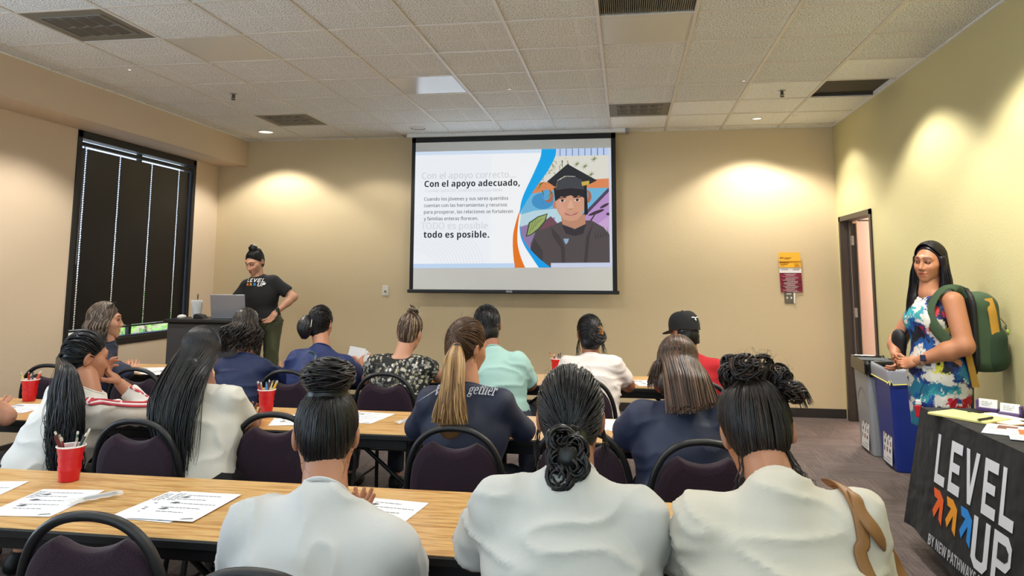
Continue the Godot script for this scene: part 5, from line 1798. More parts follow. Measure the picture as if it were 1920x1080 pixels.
static func make_head(cell: float) -> Geo:
	var b := Blob.new()
	b.oval(V(0, 0.035, 0.015), V(0.074, 0.092, 0.093))
	b.oval(V(0, -0.025, -0.022), V(0.0625, 0.085, 0.070), Basis.IDENTITY, 0.04)
	b.oval(V(0, -0.070, -0.030), V(0.052, 0.042, 0.054), Basis.IDENTITY, 0.04)
	b.bone(V(-0.006, -0.104, -0.068), V(0.006, -0.104, -0.068), 0.018, 0.018, 0.03)
	for s in [-1.0, 1.0]:
		b.bone(V(s * 0.038, -0.026, -0.062), V(s * 0.05, -0.015, -0.045), 0.023, 0.02, 0.03)
		b.bone(V(s * 0.012, 0.031, -0.086), V(s * 0.045, 0.030, -0.070), 0.011, 0.010, 0.025)
	for s in [-1.0, 1.0]: b.bone(V(s * 0.0315, 0.007, -0.104), V(s * 0.034, 0.006, -0.098), 0.017, 0.016, 0.022).carve()
	for s in [-1.0, 1.0]: b.oval(V(s * 0.0315, 0.0085, -0.0768), V(0.0168, 0.0126, 0.0128), Basis.IDENTITY, 0.006)
	for s in [-1.0, 1.0]: b.oval(V(s * 0.0318, 0.0062, -0.094), V(0.0135, 0.0048, 0.0110), Basis(Vector3.BACK, s * 0.10), 0.0015).carve()
	b.bone(V(0, 0.014, -0.088), V(0, -0.032, -0.108), 0.008, 0.0115, 0.014)
	for s in [-1.0, 1.0]: b.bone(V(s * 0.010, -0.037, -0.098), V(s * 0.012, -0.036, -0.093), 0.0085, 0.008, 0.010)
	b.bone(V(-0.017, -0.064, -0.0875), V(0.017, -0.064, -0.0875), 0.007, 0.007, 0.012)
	b.bone(V(-0.014, -0.0785, -0.086), V(0.014, -0.0785, -0.086), 0.0075, 0.0075, 0.012)
	for s in [-1.0, 1.0]: b.bone(V(0, -0.0718, -0.0965), V(s * 0.026, -0.0672, -0.0865), 0.0021, 0.0024, 0.004).carve()
	for s in [-1.0, 1.0]:
		var eb := Basis.from_euler(V(-0.2, s * 0.35, s * -0.1))
		b.oval(V(s * 0.079, -0.004, 0.022), V(0.010, 0.033, 0.021), eb, 0.014)
		b.oval(V(s * 0.091, 0.000, 0.016), V(0.009, 0.020, 0.011), eb, 0.008).carve()
	var g := b.net(cell)
	for k in g.v.size(): g.c[k] = head_tint(g.v[k], g.n[k])
	return g


# a right hand: wrist at the origin, fingers along +y, palm towards +z, thumb on +x
static func make_hand(curl: float, spread := 1.0) -> Geo:
	var b := Blob.new()
	var palm := Basis.IDENTITY
	b.strap(V(0, 0.0, 0), V(0, 0.03, 0), 0.026, 0.034, palm, 0.62, 0.02)
	b.strap(V(0.004, 0.03, 0), V(0.0, 0.072, 0.003), 0.036, 0.040, palm, 0.36, 0.02)
	var lens := [0.040, 0.044, 0.041, 0.032]
	for f in 4:
		var x := 0.029 - f * 0.0193
		var p := V(x, 0.083 - absf(f - 1.3) * 0.005, 0.002)
		b.bone(V(x * 0.7, 0.045, 0.002), p, 0.010, 0.0095, 0.012)
		var d := V((1.5 - f) * 0.10 * spread, 1, 0).normalized()
		var l: float = lens[f]
		var side := d.cross(V(0, 0, 1)).normalized()
		for seg in 3:
			d = d.rotated(side, -curl * [0.55, 0.75, 0.55][seg] * (1.0 + 0.1 * f))
			var e: Vector3 = p + d * l
			b.bone(p, e, 0.0092 - seg * 0.0008 - (0.001 if f == 3 else 0.0), 0.0085 - seg * 0.0009 - (0.001 if f == 3 else 0.0), 0.004)
			p = e
			l *= 0.68 if seg == 0 else 0.82
	var t := V(0.024, 0.018, 0.006)
	var td := V(0.75, 0.62, 0.30 + 0.25 * curl).normalized()
	for seg in 3:
		var e: Vector3 = t + td * [0.038, 0.032, 0.026][seg]
		b.bone(t, e, [0.014, 0.0115, 0.0105][seg], [0.0115, 0.0105, 0.0085][seg], 0.010)
		t = e
		td = (td + V(-0.35 * curl - 0.12, 0.25, 0.12 * curl)).normalized()
	return b.net(0.0036)


func hand_at(wrist: Vector3, along: Vector3, palm: Vector3, right: bool, size := 1.0) -> Transform3D:
	var y := along.normalized()
	var z := (palm - y * palm.dot(y)).normalized()
	var x := y.cross(z)
	if not right: x = -x
	return Transform3D(Basis(x, y, z).scaled_local(V(size, size, size)), wrist)


# lays flat work on a shirt, looking along «d»; a point that misses takes its neighbour's depth
static func lay_on(shirt: Blob, g: Geo, d: Vector3, lift := 0.006) -> Geo:
	var deep := -1.0
	for k in g.v.size():
		var hit := shirt.trace(g.v[k], d)
		var l := (hit - g.v[k]).dot(d)
		if l > 0.02 and (deep < 0.0 or absf(l - deep) < 0.06): deep = l
		g.v[k] += d * (maxf(deep, 0.0) - lift)
	return g


static func ring_around(c: Vector3, up: Vector3, right: Vector3, rx: float, rz: float, r: float) -> Geo:
	var fwd := up.cross(right).normalized()
	var pts := []
	for k in 28: pts.append(c + right * cos(TAU * k / 28) * rx + fwd * sin(TAU * k / 28) * rz)
	return Geo.new().tube(pts, r, 8, 0.6, Vector3.ZERO, true)


# A person from joints. s: label, head, look (degrees), neck, pel, sw (half the shoulder width), el / er elbows, wl / wr wrists,
# skin, shirt, pants, shoe; sleeve (share of the upper arm, above 1 along the forearm); hair: a callable(person, head transform)
func person(s: Dictionary) -> Node3D:
	var pel: Vector3 = s.pel
	var root := thing("person", s.label, "person", V(pel.x, 0, pel.z))
	var shift := -root.position
	var hs: float = s.get("hs", 0.95)
	var look: Vector3 = s.look
	var hx := Transform3D(Basis.from_euler(V(deg_to_rad(look.x), deg_to_rad(look.y), deg_to_rad(look.z))).scaled_local(Vector3.ONE * hs), s.head)
	var neck: Vector3 = s.neck
	var up := (neck - pel).normalized()
	var turn := deg_to_rad(s.get("tw", 0.0))
	var right := Basis(Vector3.UP, turn) * Vector3.RIGHT
	right = Basis(Vector3.BACK, deg_to_rad(s.get("tilt", 0.0))) * right
	right = (right - up * right.dot(up)).normalized()
	var fwd := up.cross(right).normalized()
	var tb := Basis(right, up, -fwd)
	var nd0: Vector3 = (hx * V(0, -0.05, 0.01) - neck - fwd * 0.045).normalized()
	nd0 = (nd0 - right * nd0.dot(right)).normalized()
	var nc: Vector3 = neck + (fwd - nd0 * fwd.dot(nd0)).normalized() * 0.056 - nd0 * 0.004     # middle of the neck's base
	var sw: float = s.sw
	var gi: float = s.get("g", 1.0)
	var ag: float = s.get("ag", gi)
	var len_: float = (neck - pel).length()
	var drop: float = s.get("drop", 0.10)
	var sh := [neck - up * drop + fwd * 0.02 - right * (sw - 0.058), neck - up * drop + fwd * 0.02 + right * (sw - 0.058)]
	if s.has("sh"): sh = s.sh
	s.arm = [sh[1], sh[0]]
	var el := [s.el, s.er]
	var wr := [s.wl, s.wr]
	var stand: bool = s.has("foot")
	var hip := [pel - right * 0.095, pel + right * 0.095]
	var lf: Vector3 = Basis(Vector3.UP, deg_to_rad(s.get("lw", 0.0))) * Vector3.FORWARD
	var lr := lf.cross(Vector3.UP)
	var knee := []
	var ankle := []
	for k in 2:
		var sd := -1.0 if k == 0 else 1.0
		if stand:
			ankle.append(s.foot[k] + V(0, 0.085, 0))
			knee.append((hip[k] + ankle[k]) * 0.5 + s.get("front", fwd) * 0.03)
		else:
			knee.append(hip[k] + lf * 0.42 + lr * sd * 0.03 + V(0, -0.03, 0))
			ankle.append(V(knee[k].x, 0.09, knee[k].z) + lf * s.get("reach", 0.0))
	var head_geo: Geo = parts_of_body["head" if s.get("face", false) else "head_far"]
	var hands: Array = s.get("hands", ["hand", "hand"])
	var palms: Array = s.get("palms", [V(0, -1, 0), V(0, -1, 0)])
	var bare: float = s.get("bare", 0.0)
	var skin_folds := 0.0
	# the body: one surface from the neck down, the head and hands with grids of their own
	later(root, "body", s.skin, func() -> Geo:
		var b := Blob.new()
		b.bone(hx * V(0, -0.03, 0.022), nc - up * 0.03, 0.050, 0.053, 0.03)
		b.bone(hx * V(0, -0.05, -0.01), nc - up * 0.03 + fwd * 0.01, 0.044, 0.048, 0.03)
		b.oval(neck - up * 0.22 + fwd * 0.03, V(sw * 0.66, 0.15, 0.080 * gi), tb, 0.03)
		b.oval(pel + up * 0.2, V(0.12 * gi, 0.17, 0.085 * gi), tb, 0.03)
		b.oval(pel + up * 0.03, V(0.135 * gi, 0.11, 0.10 * gi), tb, 0.03)
		for k in 2:
			b.bone(nc - up * 0.05, sh[k], 0.044, 0.040, 0.03)
			b.bone(sh[k], el[k], 0.046 * ag, 0.040 * ag, 0.02)
			b.bone(el[k], el[k].lerp(wr[k], 0.35), 0.041 * ag, 0.041 * ag, 0.02)
			b.bone(el[k].lerp(wr[k], 0.35), wr[k], 0.041 * ag, 0.026, 0.02)
			b.bone(hip[k], knee[k], 0.075 * gi, 0.052, 0.04)
			b.bone(knee[k], knee[k].lerp(ankle[k], 0.35) - lf * 0.012, 0.052, 0.05, 0.03)
			b.bone(knee[k].lerp(ankle[k], 0.35) - lf * 0.012, ankle[k], 0.05, 0.032, 0.03)
			b.bone(ankle[k], ankle[k] + lf * 0.06 + V(0, -0.05, 0), 0.035, 0.03, 0.03)
		var g := b.net(s.get("cell", 0.013))
		g.add(head_geo, hx)
		for k in 2:
			var size := 0.94 if not s.get("man", false) else 1.05
			g.add(parts_of_body[hands[k]], hand_at(wr[k], s.get("along", [wr[0] - el[0], wr[1] - el[1]])[k], palms[k], k == 1, size))
		return g).position = shift
	if s.get("face", false):
		for e in [-1.0, 1.0]:
			var g := Geo.new()
			g.col = Color(0.82, 0.80, 0.78)
			g.ball(Transform3D(Basis.IDENTITY.scaled(Vector3.ONE * 0.0112), V(e * 0.0315, 0.0070, -0.0762)), 16, 12)
			var gaze: Vector3 = s.get("gaze", V(0, 0, -1))
			g.col = lin(52, 30, 20)
			g.ball(Transform3D(Basis.looking_at(gaze).scaled_local(V(0.0056, 0.0056, 0.003)), V(e * 0.0315, 0.0070, -0.0762) + gaze * 0.0092), 12, 8)
			g.col = Color(0.005, 0.005, 0.005)
			g.ball(Transform3D(Basis.looking_at(gaze).scaled_local(V(0.0026, 0.0026, 0.002)), V(e * 0.0315, 0.0070, -0.0762) + gaze * 0.0110), 8, 6)
			part(root, "eye", Geo.new().add(g, hx), M.tint_gloss).position = shift
	# the shirt: torso and sleeves, cut straight at cuffs and hem
	var sleeve: float = s.get("sleeve", 0.6)
	var folds := FastNoiseLite.new()
	folds.noise_type = FastNoiseLite.TYPE_SIMPLEX_SMOOTH
	folds.frequency = 4.5
	folds.fractal_octaves = 2
	folds.seed = int(absf(pel.x) * 977.0)
	if sleeve > 0.0:
		var shirt := Blob.new()
		var nd: Vector3 = (hx * V(0, -0.05, 0.01) - nc).normalized()
		nd = (nd - right * nd.dot(right)).normalized()
		var fb: float = s.get("chest", 0.118) * gi
		shirt.oval(neck - up * (0.165 + drop * 0.45) + fwd * 0.03, V(sw * 0.93, 0.175, fb), tb, 0.05)
		for k in 2: shirt.bone(nc - up * 0.050, sh[k], 0.058, 0.057, 0.05)
		if bare <= 0.0:
			shirt.bone(nc - nd * 0.012, nc - up * 0.075, 0.058, 0.072, 0.045)
			shirt.keep(nc + nd * 0.004, nd)
		shirt.oval(pel + up * len_ * 0.42 + fwd * 0.01, V(0.158 * gi * s.get("waist", 1.0), 0.17, 0.128 * gi), tb, 0.05)
		shirt.oval(pel + up * 0.06, V(0.176 * gi * s.get("waist", 1.0), 0.13, 0.142 * gi), tb, 0.05)
		for k in 2:
			var cuff: Vector3 = sh[k].lerp(el[k], minf(sleeve, 1.0))
			var r0 := 0.058 * ag
			if sleeve <= 1.0: shirt.bone(sh[k], cuff, r0, s.get("cuff", 0.060) * ag, 0.035, true)
			else:
				shirt.bone(sh[k], el[k], r0, 0.051 * ag, 0.035)
				shirt.bone(el[k], el[k].lerp(wr[k], sleeve - 1.0), 0.051 * ag, 0.042 * ag, 0.03, true)
		if bare > 0.0: shirt.oval(neck + up * 0.05 - fwd * 0.02, V(bare, 0.115, 0.13), tb, 0.012).carve()
		var crop: float = s.get("hem", -0.06)
		shirt.keep(pel + up * crop, -up)
		s.shirt_blob = shirt
		var shape: Vector3 = s.get("fold", V(0.55, 1.5, 0.8))
		later(root, "shirt", s.shirt, func() -> Geo:
			var g := shirt.net(s.get("shirt_cell", 0.011), folds, s.get("fold_depth", 0.009), shape)
			if bare <= 0.0: g.add(ring_around(nc + nd * 0.003, nd, right, 0.058, 0.058, 0.008))
			if s.has("paint"):
				var paint: Callable = s.paint
				for k in g.v.size(): g.c[k] = paint.call(tb.inverse() * (g.v[k] - pel), g.n[k])
			return g).position = shift
	var lb := Basis(lr, Vector3.UP, -lf)
	if s.get("pants", null):
		later(root, "trousers", s.pants, func() -> Geo:
			var b := Blob.new()
			b.oval(pel + up * 0.02, V(0.178 * gi, 0.12, 0.142 * gi), tb, 0.06)
			for k in 2:
				b.bone(hip[k], knee[k], 0.092 * gi, 0.066 * gi, 0.05)
				b.bone(knee[k], ankle[k] + V(0, 0.03, 0), 0.064 * gi, 0.055, 0.03, true)
			if stand: b.keep(pel + V(0, 0.09, 0), Vector3.UP)
			return b.net(0.016, folds, 0.008, V(1, 0.6, 1))).position = shift
	for k in 2:
		var toe: Vector3 = Basis(Vector3.UP, (0.18 if k == 0 else -0.18)) * lf
		part(root, "shoe", parts_of_body.shoe, s.get("shoe", M.black)).transform = Transform3D(Basis(toe.cross(Vector3.UP), Vector3.UP, -toe), V(ankle[k].x, 0, ankle[k].z) + shift)
	if s.has("hair"): s.hair.call(root, shift, hx, s)
	return root


func make_body_parts() -> void:
	parts_of_body.head = make_head(0.0025)
	parts_of_body.head_far = make_head(0.006)
	parts_of_body.hand = make_hand(0.45)
	parts_of_body.grip = make_hand(1.0, 0.5)
	parts_of_body.open = make_hand(0.18)
	var b := Blob.new()
	b.strap(V(0, 0.04, 0.05), V(0, 0.045, -0.06), 0.042, 0.046, Basis.IDENTITY, 1.0, 0.03).bone(V(0, 0.03, -0.06), V(0, 0.026, -0.14), 0.042, 0.030, 0.04).bone(V(0, 0.075, 0.02), V(0, 0.09, 0.015), 0.042, 0.040, 0.03)
	b.keep(V(0, 0.003, 0), Vector3.DOWN).keep(V(0, 0.10, 0), Vector3.UP)
	parts_of_body.shoe = b.net(0.008).mesh()


# ---------------------------------------------------------------- hair

static func hair_rng(p: Vector3) -> RandomNumberGenerator:
	var r := RandomNumberGenerator.new()
	r.seed = int(absf(p.x) * 7919.0) + int(absf(p.z) * 131.0) + 5
	return r


# a point of the scalp in direction d (head axes), lifted by a share of the radius
static func scalp(d: Vector3, lift := 0.0) -> Vector3:
	d = d.normalized()
	return V(0, 0.034, 0.016) + d * V(0.081, 0.099 if d.y > 0.0 else 0.099 + 0.045 * smoothstep(0.0, 0.5, d.z), 0.099) * (1.0 + lift)


static func cap(b: Blob, hx: Transform3D, ears := true, full := 1.0) -> Blob:
	b.oval(hx * V(0, 0.036, 0.018), V(0.079, 0.096, 0.096) * hx.basis.get_scale().x * full, hx.basis, 0.04)
	b.oval(hx * V(0, -0.022, 0.044), V(0.064, 0.076, 0.058) * hx.basis.get_scale().x * full, hx.basis, 0.02)
	if ears:
		for s in [-1.0, 1.0]: b.oval(hx * V(s * 0.088, -0.016, 0.012), V(0.022, 0.042, 0.026), hx.basis, 0.012).carve()
	b.keep(hx * V(0, 0.078, -0.085), hx.basis * V(0, -0.55, -0.83))
	return b


static func lock(g: Geo, pts: Array, r: float, tip := 0.25, sides := 5) -> void:
	var m := pts.size()
	var rad := PackedFloat32Array()
	for k in m:
		var u := float(k) / (m - 1)
		rad.append(r * (1.0 - (1.0 - tip) * u * u) * (0.55 + 0.45 * minf(1.0, u * 5.0)))
	g.tube(pts, rad, sides, 0.6, Vector3.ZERO, false, false)


static func shade(r: RandomNumberGenerator, base: Color, streak: Color, chance: float) -> Color:
	var k := r.randf_range(0.72, 1.25)
	var c := base.lerp(streak, r.randf_range(0.4, 1.0)) if r.randf() < chance else base
	return Color(c.r * k, c.g * k, c.b * k)


# strands combed over the scalp from the hairline to a tie
static func combed(g: Geo, hx: Transform3D, tie: Vector3, r: RandomNumberGenerator, n: int, base: Color, streak: Color, chance: float, lift := 0.0, thick := 0.0035) -> void:
	for k in n:
		var a := TAU * (k + r.randf()) / n
		var start := V(sin(a) * 0.98, 0.0, -cos(a))
		var low := (1.0 - cos(a)) * 0.5       # 0 at the forehead, 1 at the nape
		start.y = lerpf(0.62, -0.86, pow(low, 0.8))
		start.z = lerpf(-0.78, 0.52, low)
		start.x = sin(a) * lerpf(0.9, 0.62, low * low)
		start = (start + V(r.randfn(), r.randfn(), r.randfn()) * 0.05).normalized()
		var e := (tie + V(r.randfn(), r.randfn(), r.randfn()) * 0.06).normalized()
		var mid := (start + e + V(0, 0.85, 0.15) * maxf(0.0, -start.dot(e) + 0.2)).normalized() * 1.1
		var pts := []
		for q in 11:
			var u := q / 10.0
			var d := (start * (1.0 - u) * (1.0 - u) + mid * 2.0 * u * (1.0 - u) + e * u * u).normalized()
			pts.append(hx * scalp(d, lift + 0.022 + 0.035 * sin(PI * u) + r.randf_range(-0.012, 0.012)))
		g.col = shade(r, base, streak, chance)
		lock(g, pts, thick * r.randf_range(0.7, 1.3), 0.6)


# coiled strands of a bun
static func coil(g: Geo, c: Vector3, axis: Vector3, rad: float, high: float, r: RandomNumberGenerator, n: int, base: Color, streak: Color, chance: float, thick := 0.005, mess := 0.12) -> void:
	var y := axis.normalized()
	var x := y.cross(V(0.31, 0.2, 0.93)).normalized()
	var z := x.cross(y)
	for k in n:
		var a0 := r.randf() * TAU
		var sweep := r.randf_range(1.6, 4.2)
		var b0 := r.randf_range(-1.1, 1.1)
		var b1 := clampf(b0 + r.randfn() * 0.5, -1.3, 1.3)
		var pts := []
		for q in 13:
			var u := q / 12.0
			var a := a0 + sweep * u
			var b := lerpf(b0, b1, u) + mess * sin(u * 7.0 + k)
			var rr := 1.0 + r.randf_range(-0.02, 0.02) + mess * 0.35 * sin(u * 5.0 + k * 1.7)
			pts.append(c + (x * cos(a) + z * sin(a)) * rad * cos(b) * rr + y * high * sin(b) * rr)
		g.col = shade(r, base, streak, chance)
		lock(g, pts, thick * r.randf_range(0.7, 1.3), 0.5)


# a sheaf of strands along a line of centres with half widths and half depths
static func sheaf(g: Geo, centres: Array, hw: Array, dw: Array, side: Vector3, r: RandomNumberGenerator, n: int, base: Color, streak: Color, chance: float, thick := 0.005, wave := 0.004, freq := 2.0, roots: Array = []) -> void:
	var m := centres.size()
	for k in n:
		var u := r.randf_range(-1.0, 1.0)
		var w := r.randf_range(-1.0, 1.0) * sqrt(maxf(0.05, 1.0 - u * u))
		var ph := r.randf() * TAU
		var cut := r.randf_range(0.86, 1.0)
		var coarse: Array = [] if roots.is_empty() else roots[k % roots.size()].duplicate()
		if roots: u = roots[k % roots.size()][0].x
		if roots: coarse.pop_front()
		for q in m:
			var d: Vector3 = (centres[mini(q + 1, m - 1)] - centres[maxi(q - 1, 0)]).normalized()
			var out := side.cross(d).normalized()
			coarse.append(centres[q] + side * u * hw[q] + out * w * dw[q])
		var fine := curve(coarse, 4)
		var last := int(fine.size() * cut)
		var pts := []
		for q in last:
			var f := float(q) / fine.size()
			pts.append(fine[q] + side * sin(f * freq * TAU + ph) * wave * f + V(0, 0, 1) * cos(f * freq * TAU * 1.1 + ph) * wave * f)
		g.col = shade(r, base, streak, chance)
		lock(g, pts, thick * r.randf_range(0.65, 1.3), 0.3)


# loose fine hairs that break the outline
static func flyaway(g: Geo, c: Vector3, rad: Vector3, r: RandomNumberGenerator, n: int, base: Color, len_ := 0.04) -> void:
	for k in n:
		var d := V(r.randfn(), r.randfn() * 0.8 + 0.3, r.randfn()).normalized()
		var p := c + d * rad
		var t := d.cross(V(r.randfn(), r.randfn(), r.randfn())).normalized()
		var pts := []
		for q in 7:
			var u := q / 6.0
			pts.append(p + (t * u + d * sin(u * 2.2) * 0.45 + t.cross(d) * u * u * r.randf_range(-0.2, 0.2)) * len_)
		g.col = base
		lock(g, pts, 0.00045, 0.4, 3)


# ---------------------------------------------------------------- the people

func skin(r: float, g: float, b: float) -> StandardMaterial3D:
	var m := mat(rgb(r, g, b), 0.5)
	m.subsurf_scatter_enabled = true
	m.subsurf_scatter_strength = 0.08
	return m


func cotton(c: Color, shine := 0.85) -> StandardMaterial3D:
	var m := relief(mat(c, shine), M.weave, 0.03, V(4, 4, 4))
	m.rim_enabled = true
	m.rim = 0.2
	return m


func hair_mat() -> StandardMaterial3D:
	var m := mat(Color.WHITE, 0.36)
	m.metallic_specular = 0.45
	return m


func build_people() -> void:
	make_body_parts()
	M.hair = hair_mat()
	var ink := lin(15, 13, 14)          # black hair
	var dark := lin(26, 20, 19)
	var jeans := cotton(rgb(40, 48, 66))
	var black_trousers := cotton(rgb(18, 18, 20))
	var tan_skin := skin(176, 122, 92)
	var brown_skin := skin(150, 98, 72)
	var light_skin := skin(206, 152, 124)
	var white_tee := cotton(rgb(204, 203, 201))
	var cream_tee := cotton(rgb(214, 206, 190))
	var navy := cotton(rgb(31, 38, 62), 0.6)
	var royal := cotton(rgb(33, 48, 98), 0.7)

	# ---- nearest row, backs to the camera
	person({"label": "person with a large sleek high bun in a white tee, nearest row", "head": V(-0.778, 1.043, -1.90), "look": V(-24, 20, 0), "neck": V(-0.722, 0.988, -1.77), "pel": V(-0.755, 0.55, -1.70), "sw": 0.228, "drop": 0.14, "g": 1.0, "tilt": -4, "fold": V(1.5, 0.5, 0.8), "fold_depth": 0.012,
		"el": V(-0.99, 0.73, -1.87), "er": V(-0.55, 0.73, -1.87), "wl": V(-0.84, 0.775, -2.06), "wr": V(-0.72, 0.775, -2.07), "skin": tan_skin, "shirt": white_tee, "sleeve": 0.92, "cuff": 0.066, "pants": jeans, "cell": 0.011, "shirt_cell": 0.009, "hair": hair_high_bun})
	person({"label": "person with a low braided bun in a white tee, nearest row centre", "head": V(-0.144, 1.107, -1.92), "look": V(-20, 4, 0), "neck": V(-0.13, 1.061, -1.765), "pel": V(-0.15, 0.56, -1.66), "sw": 0.218, "drop": 0.13, "g": 1.03, "fold": V(0.5, 1.6, 0.8), "fold_depth": 0.013, "waist": 1.0,
		"el": V(-0.385, 0.775, -1.93), "er": V(0.03, 0.775, -1.95), "wl": V(-0.20, 0.775, -2.06), "wr": V(-0.12, 0.775, -2.07), "skin": brown_skin, "shirt": cotton(rgb(204, 202, 196)), "sleeve": 0.78, "cuff": 0.070, "pants": jeans, "cell": 0.011, "shirt_cell": 0.009, "hair": hair_low_bun})
	var strapped := {"label": "person with a messy greying updo in a cream tee, nearest row right", "head": V(0.299, 1.096, -1.88), "look": V(-26, -7, 9), "neck": V(0.303, 1.066, -1.715), "pel": V(0.33, 0.56, -1.64), "sw": 0.212, "drop": 0.115, "g": 1.03, "fold": V(0.6, 1.8, 0.8), "fold_depth": 0.012, "waist": 1.0,
		"el": V(0.15, 0.79, -1.88), "er": V(0.515, 0.79, -1.84), "wl": V(0.2, 0.78, -2.14), "wr": V(0.46, 0.78, -2.14), "skin": tan_skin, "shirt": cream_tee, "sleeve": 0.95, "cuff": 0.068, "pants": jeans, "cell": 0.011, "shirt_cell": 0.009, "hair": hair_messy}
	person(strapped)
	shoulder_strap(strapped.shirt_blob)

	# ---- middle row
	person({"label": "person with a long golden brown ponytail in a navy shirt with white script lettering", "head": V(-0.708, 1.146, -3.30), "look": V(-12, -28, -4), "neck": V(-0.69, 1.018, -3.19), "pel": V(-0.69, 0.55, -3.17), "sw": 0.208, "drop": 0.09, "g": 0.95, "fold": V(1.0, 0.9, 0.8),
		"el": V(-0.925, 0.80, -3.28), "er": V(-0.455, 0.80, -3.30), "wl": V(-0.84, 0.78, -3.52), "wr": V(-0.56, 0.78, -3.53), "skin": skin(186, 130, 98), "shirt": navy, "sleeve": 1.5, "pants": jeans, "hair": hair_golden, "fold_depth": 0.004})
	person({"label": "person with straight brown hair past the shoulders in a short sleeved navy shirt", "head": V(0.207, 1.084, -3.27), "look": V(-18, -2, 0), "neck": V(0.207, 0.995, -3.15), "pel": V(0.215, 0.55, -3.12), "sw": 0.212, "drop": 0.09, "g": 1.1, "fold": V(0.5, 1.3, 0.8),
		"el": V(-0.025, 0.775, -3.28), "er": V(0.44, 0.775, -3.28), "wl": V(0.11, 0.785, -3.50), "wr": V(0.32, 0.785, -3.50), "skin": skin(168, 122, 92), "shirt": cotton(rgb(38, 46, 74), 0.6), "sleeve": 0.80, "cuff": 0.066, "pants": jeans, "hair": hair_straight_brown})
	person({"label": "person with very long loose black hair in a white tee, reaching to the middle table", "head": V(-1.945, 1.091, -3.22), "look": V(-14, 24, -6), "neck": V(-1.875, 0.990, -3.11), "pel": V(-1.82, 0.54, -3.05), "sw": 0.193, "g": 0.92, "drop": 0.085, "tilt": -3, "fold": V(1.0, 1.0, 0.8),
		"el": V(-2.14, 0.77, -3.26), "er": V(-1.715, 0.79, -3.27), "wl": V(-2.05, 0.78, -3.5), "wr": V(-1.795, 0.768, -3.50), "palms": [V(0, -1, 0), V(-0.3, -1, 0)], "along": [V(0.2, 0, -1), V(-0.7, -0.1, -0.8)], "hands": ["hand", "grip"], "skin": brown_skin, "shirt": cotton(rgb(222, 218, 208)), "sleeve": 0.82, "cuff": 0.062, "hem": 0.0, "pants": black_trousers, "hair": hair_long_loose})
	person({"label": "person with a very long black ponytail in a white long sleeved top with red sleeve stripe", "head": V(-2.555, 1.066, -3.26), "look": V(-8, -30, 0), "neck": V(-2.47, 0.965, -3.14), "pel": V(-2.60, 0.54, -3.05), "sw": 0.188, "drop": 0.095, "g": 1.08, "ag": 1.05, "tw": -18, "tilt": -6, "fold": V(0.7, 1.2, 0.8), "fold_depth": 0.012, "face": true,
		"el": V(-2.80, 0.76, -3.36), "er": V(-2.31, 0.79, -3.42), "wl": V(-2.62, 0.79, -3.5), "wr": V(-2.455, 0.935, -3.38), "palms": [V(0, -1, 0), V(-1, 0.2, 0.5)], "hands": ["hand", "grip"], "skin": skin(182, 126, 96), "shirt": cotton(rgb(226, 221, 214)), "sleeve": 1.75, "pants": black_trousers, "hair": hair_ponytail_black, "stripe": true})
	person({"label": "person at the photo's left edge, only a bare elbow and dark trousers showing", "head": V(-3.2, 1.10, -3.2), "look": V(-8, -10, 0), "neck": V(-3.14, 1.0, -3.1), "pel": V(-3.12, 0.55, -3.05), "sw": 0.2, "drop": 0.1, "g": 1.0,
		"el": V(-3.37, 0.79, -3.2), "er": V(-2.905, 0.795, -3.20), "wl": V(-3.3, 0.78, -3.45), "wr": V(-3.13, 0.83, -3.34), "skin": skin(196, 140, 112), "shirt": cotton(rgb(60, 60, 66)), "sleeve": 0.4, "pants": black_trousers, "hair": hair_plain})

	# ---- front row by the screen
	person({"label": "person in profile with wavy ash brown hair and sunglasses on the head, in navy", "head": V(-3.612, 1.135, -4.78), "look": V(2, -56, 0), "neck": V(-3.64, 0.99, -4.74), "pel": V(-3.66, 0.54, -4.73), "sw": 0.2, "drop": 0.1, "g": 1.0, "tw": -48, "face": true,
		"el": V(-3.86, 0.80, -4.80), "er": V(-3.39, 0.80, -4.70), "wl": V(-3.74, 0.79, -5.02), "wr": V(-3.55, 0.79, -5.0), "skin": light_skin, "shirt": navy, "sleeve": 1.4, "pants": jeans, "hair": hair_wavy})
	person({"label": "person with dark curly hair and glasses pushed up on the head, in navy blue", "head": V(-2.640, 1.096, -4.92), "look": V(-14, 24, -3), "neck": V(-2.575, 0.945, -4.80), "pel": V(-2.58, 0.54, -4.74), "sw": 0.195, "drop": 0.1, "g": 0.98,
		"el": V(-2.78, 0.77, -4.92), "er": V(-2.365, 0.77, -4.93), "wl": V(-2.7, 0.78, -5.16), "wr": V(-2.46, 0.78, -5.18), "skin": tan_skin, "shirt": cotton(rgb(28, 40, 78), 0.7), "sleeve": 1.4, "pants": jeans, "hair": hair_curly})
	person({"label": "person in royal blue holding white cards, hair gathered in a silver clip", "head": V(-2.085, 1.125, -4.92), "look": V(-14, 6, 0), "neck": V(-2.02, 1.018, -4.79), "pel": V(-2.05, 0.54, -4.74), "sw": 0.22, "drop": 0.135, "g": 1.15, "ag": 1.2, "fold": V(0.7, 1.4, 0.8), "fold_depth": 0.012,
		"el": V(-2.30, 0.78, -4.92), "er": V(-1.83, 0.80, -4.92), "wl": V(-2.16, 0.79, -5.16), "wr": V(-1.835, 0.815, -5.08), "palms": [V(0, -1, 0), V(-1, 0.0, 0.2)], "along": [V(0.2, 0, -1), V(-0.25, 0.5, -0.6)], "hands": ["hand", "grip"], "skin": skin(196, 138, 108), "shirt": royal, "sleeve": 1.35, "pants": jeans, "hair": hair_clip_pony})
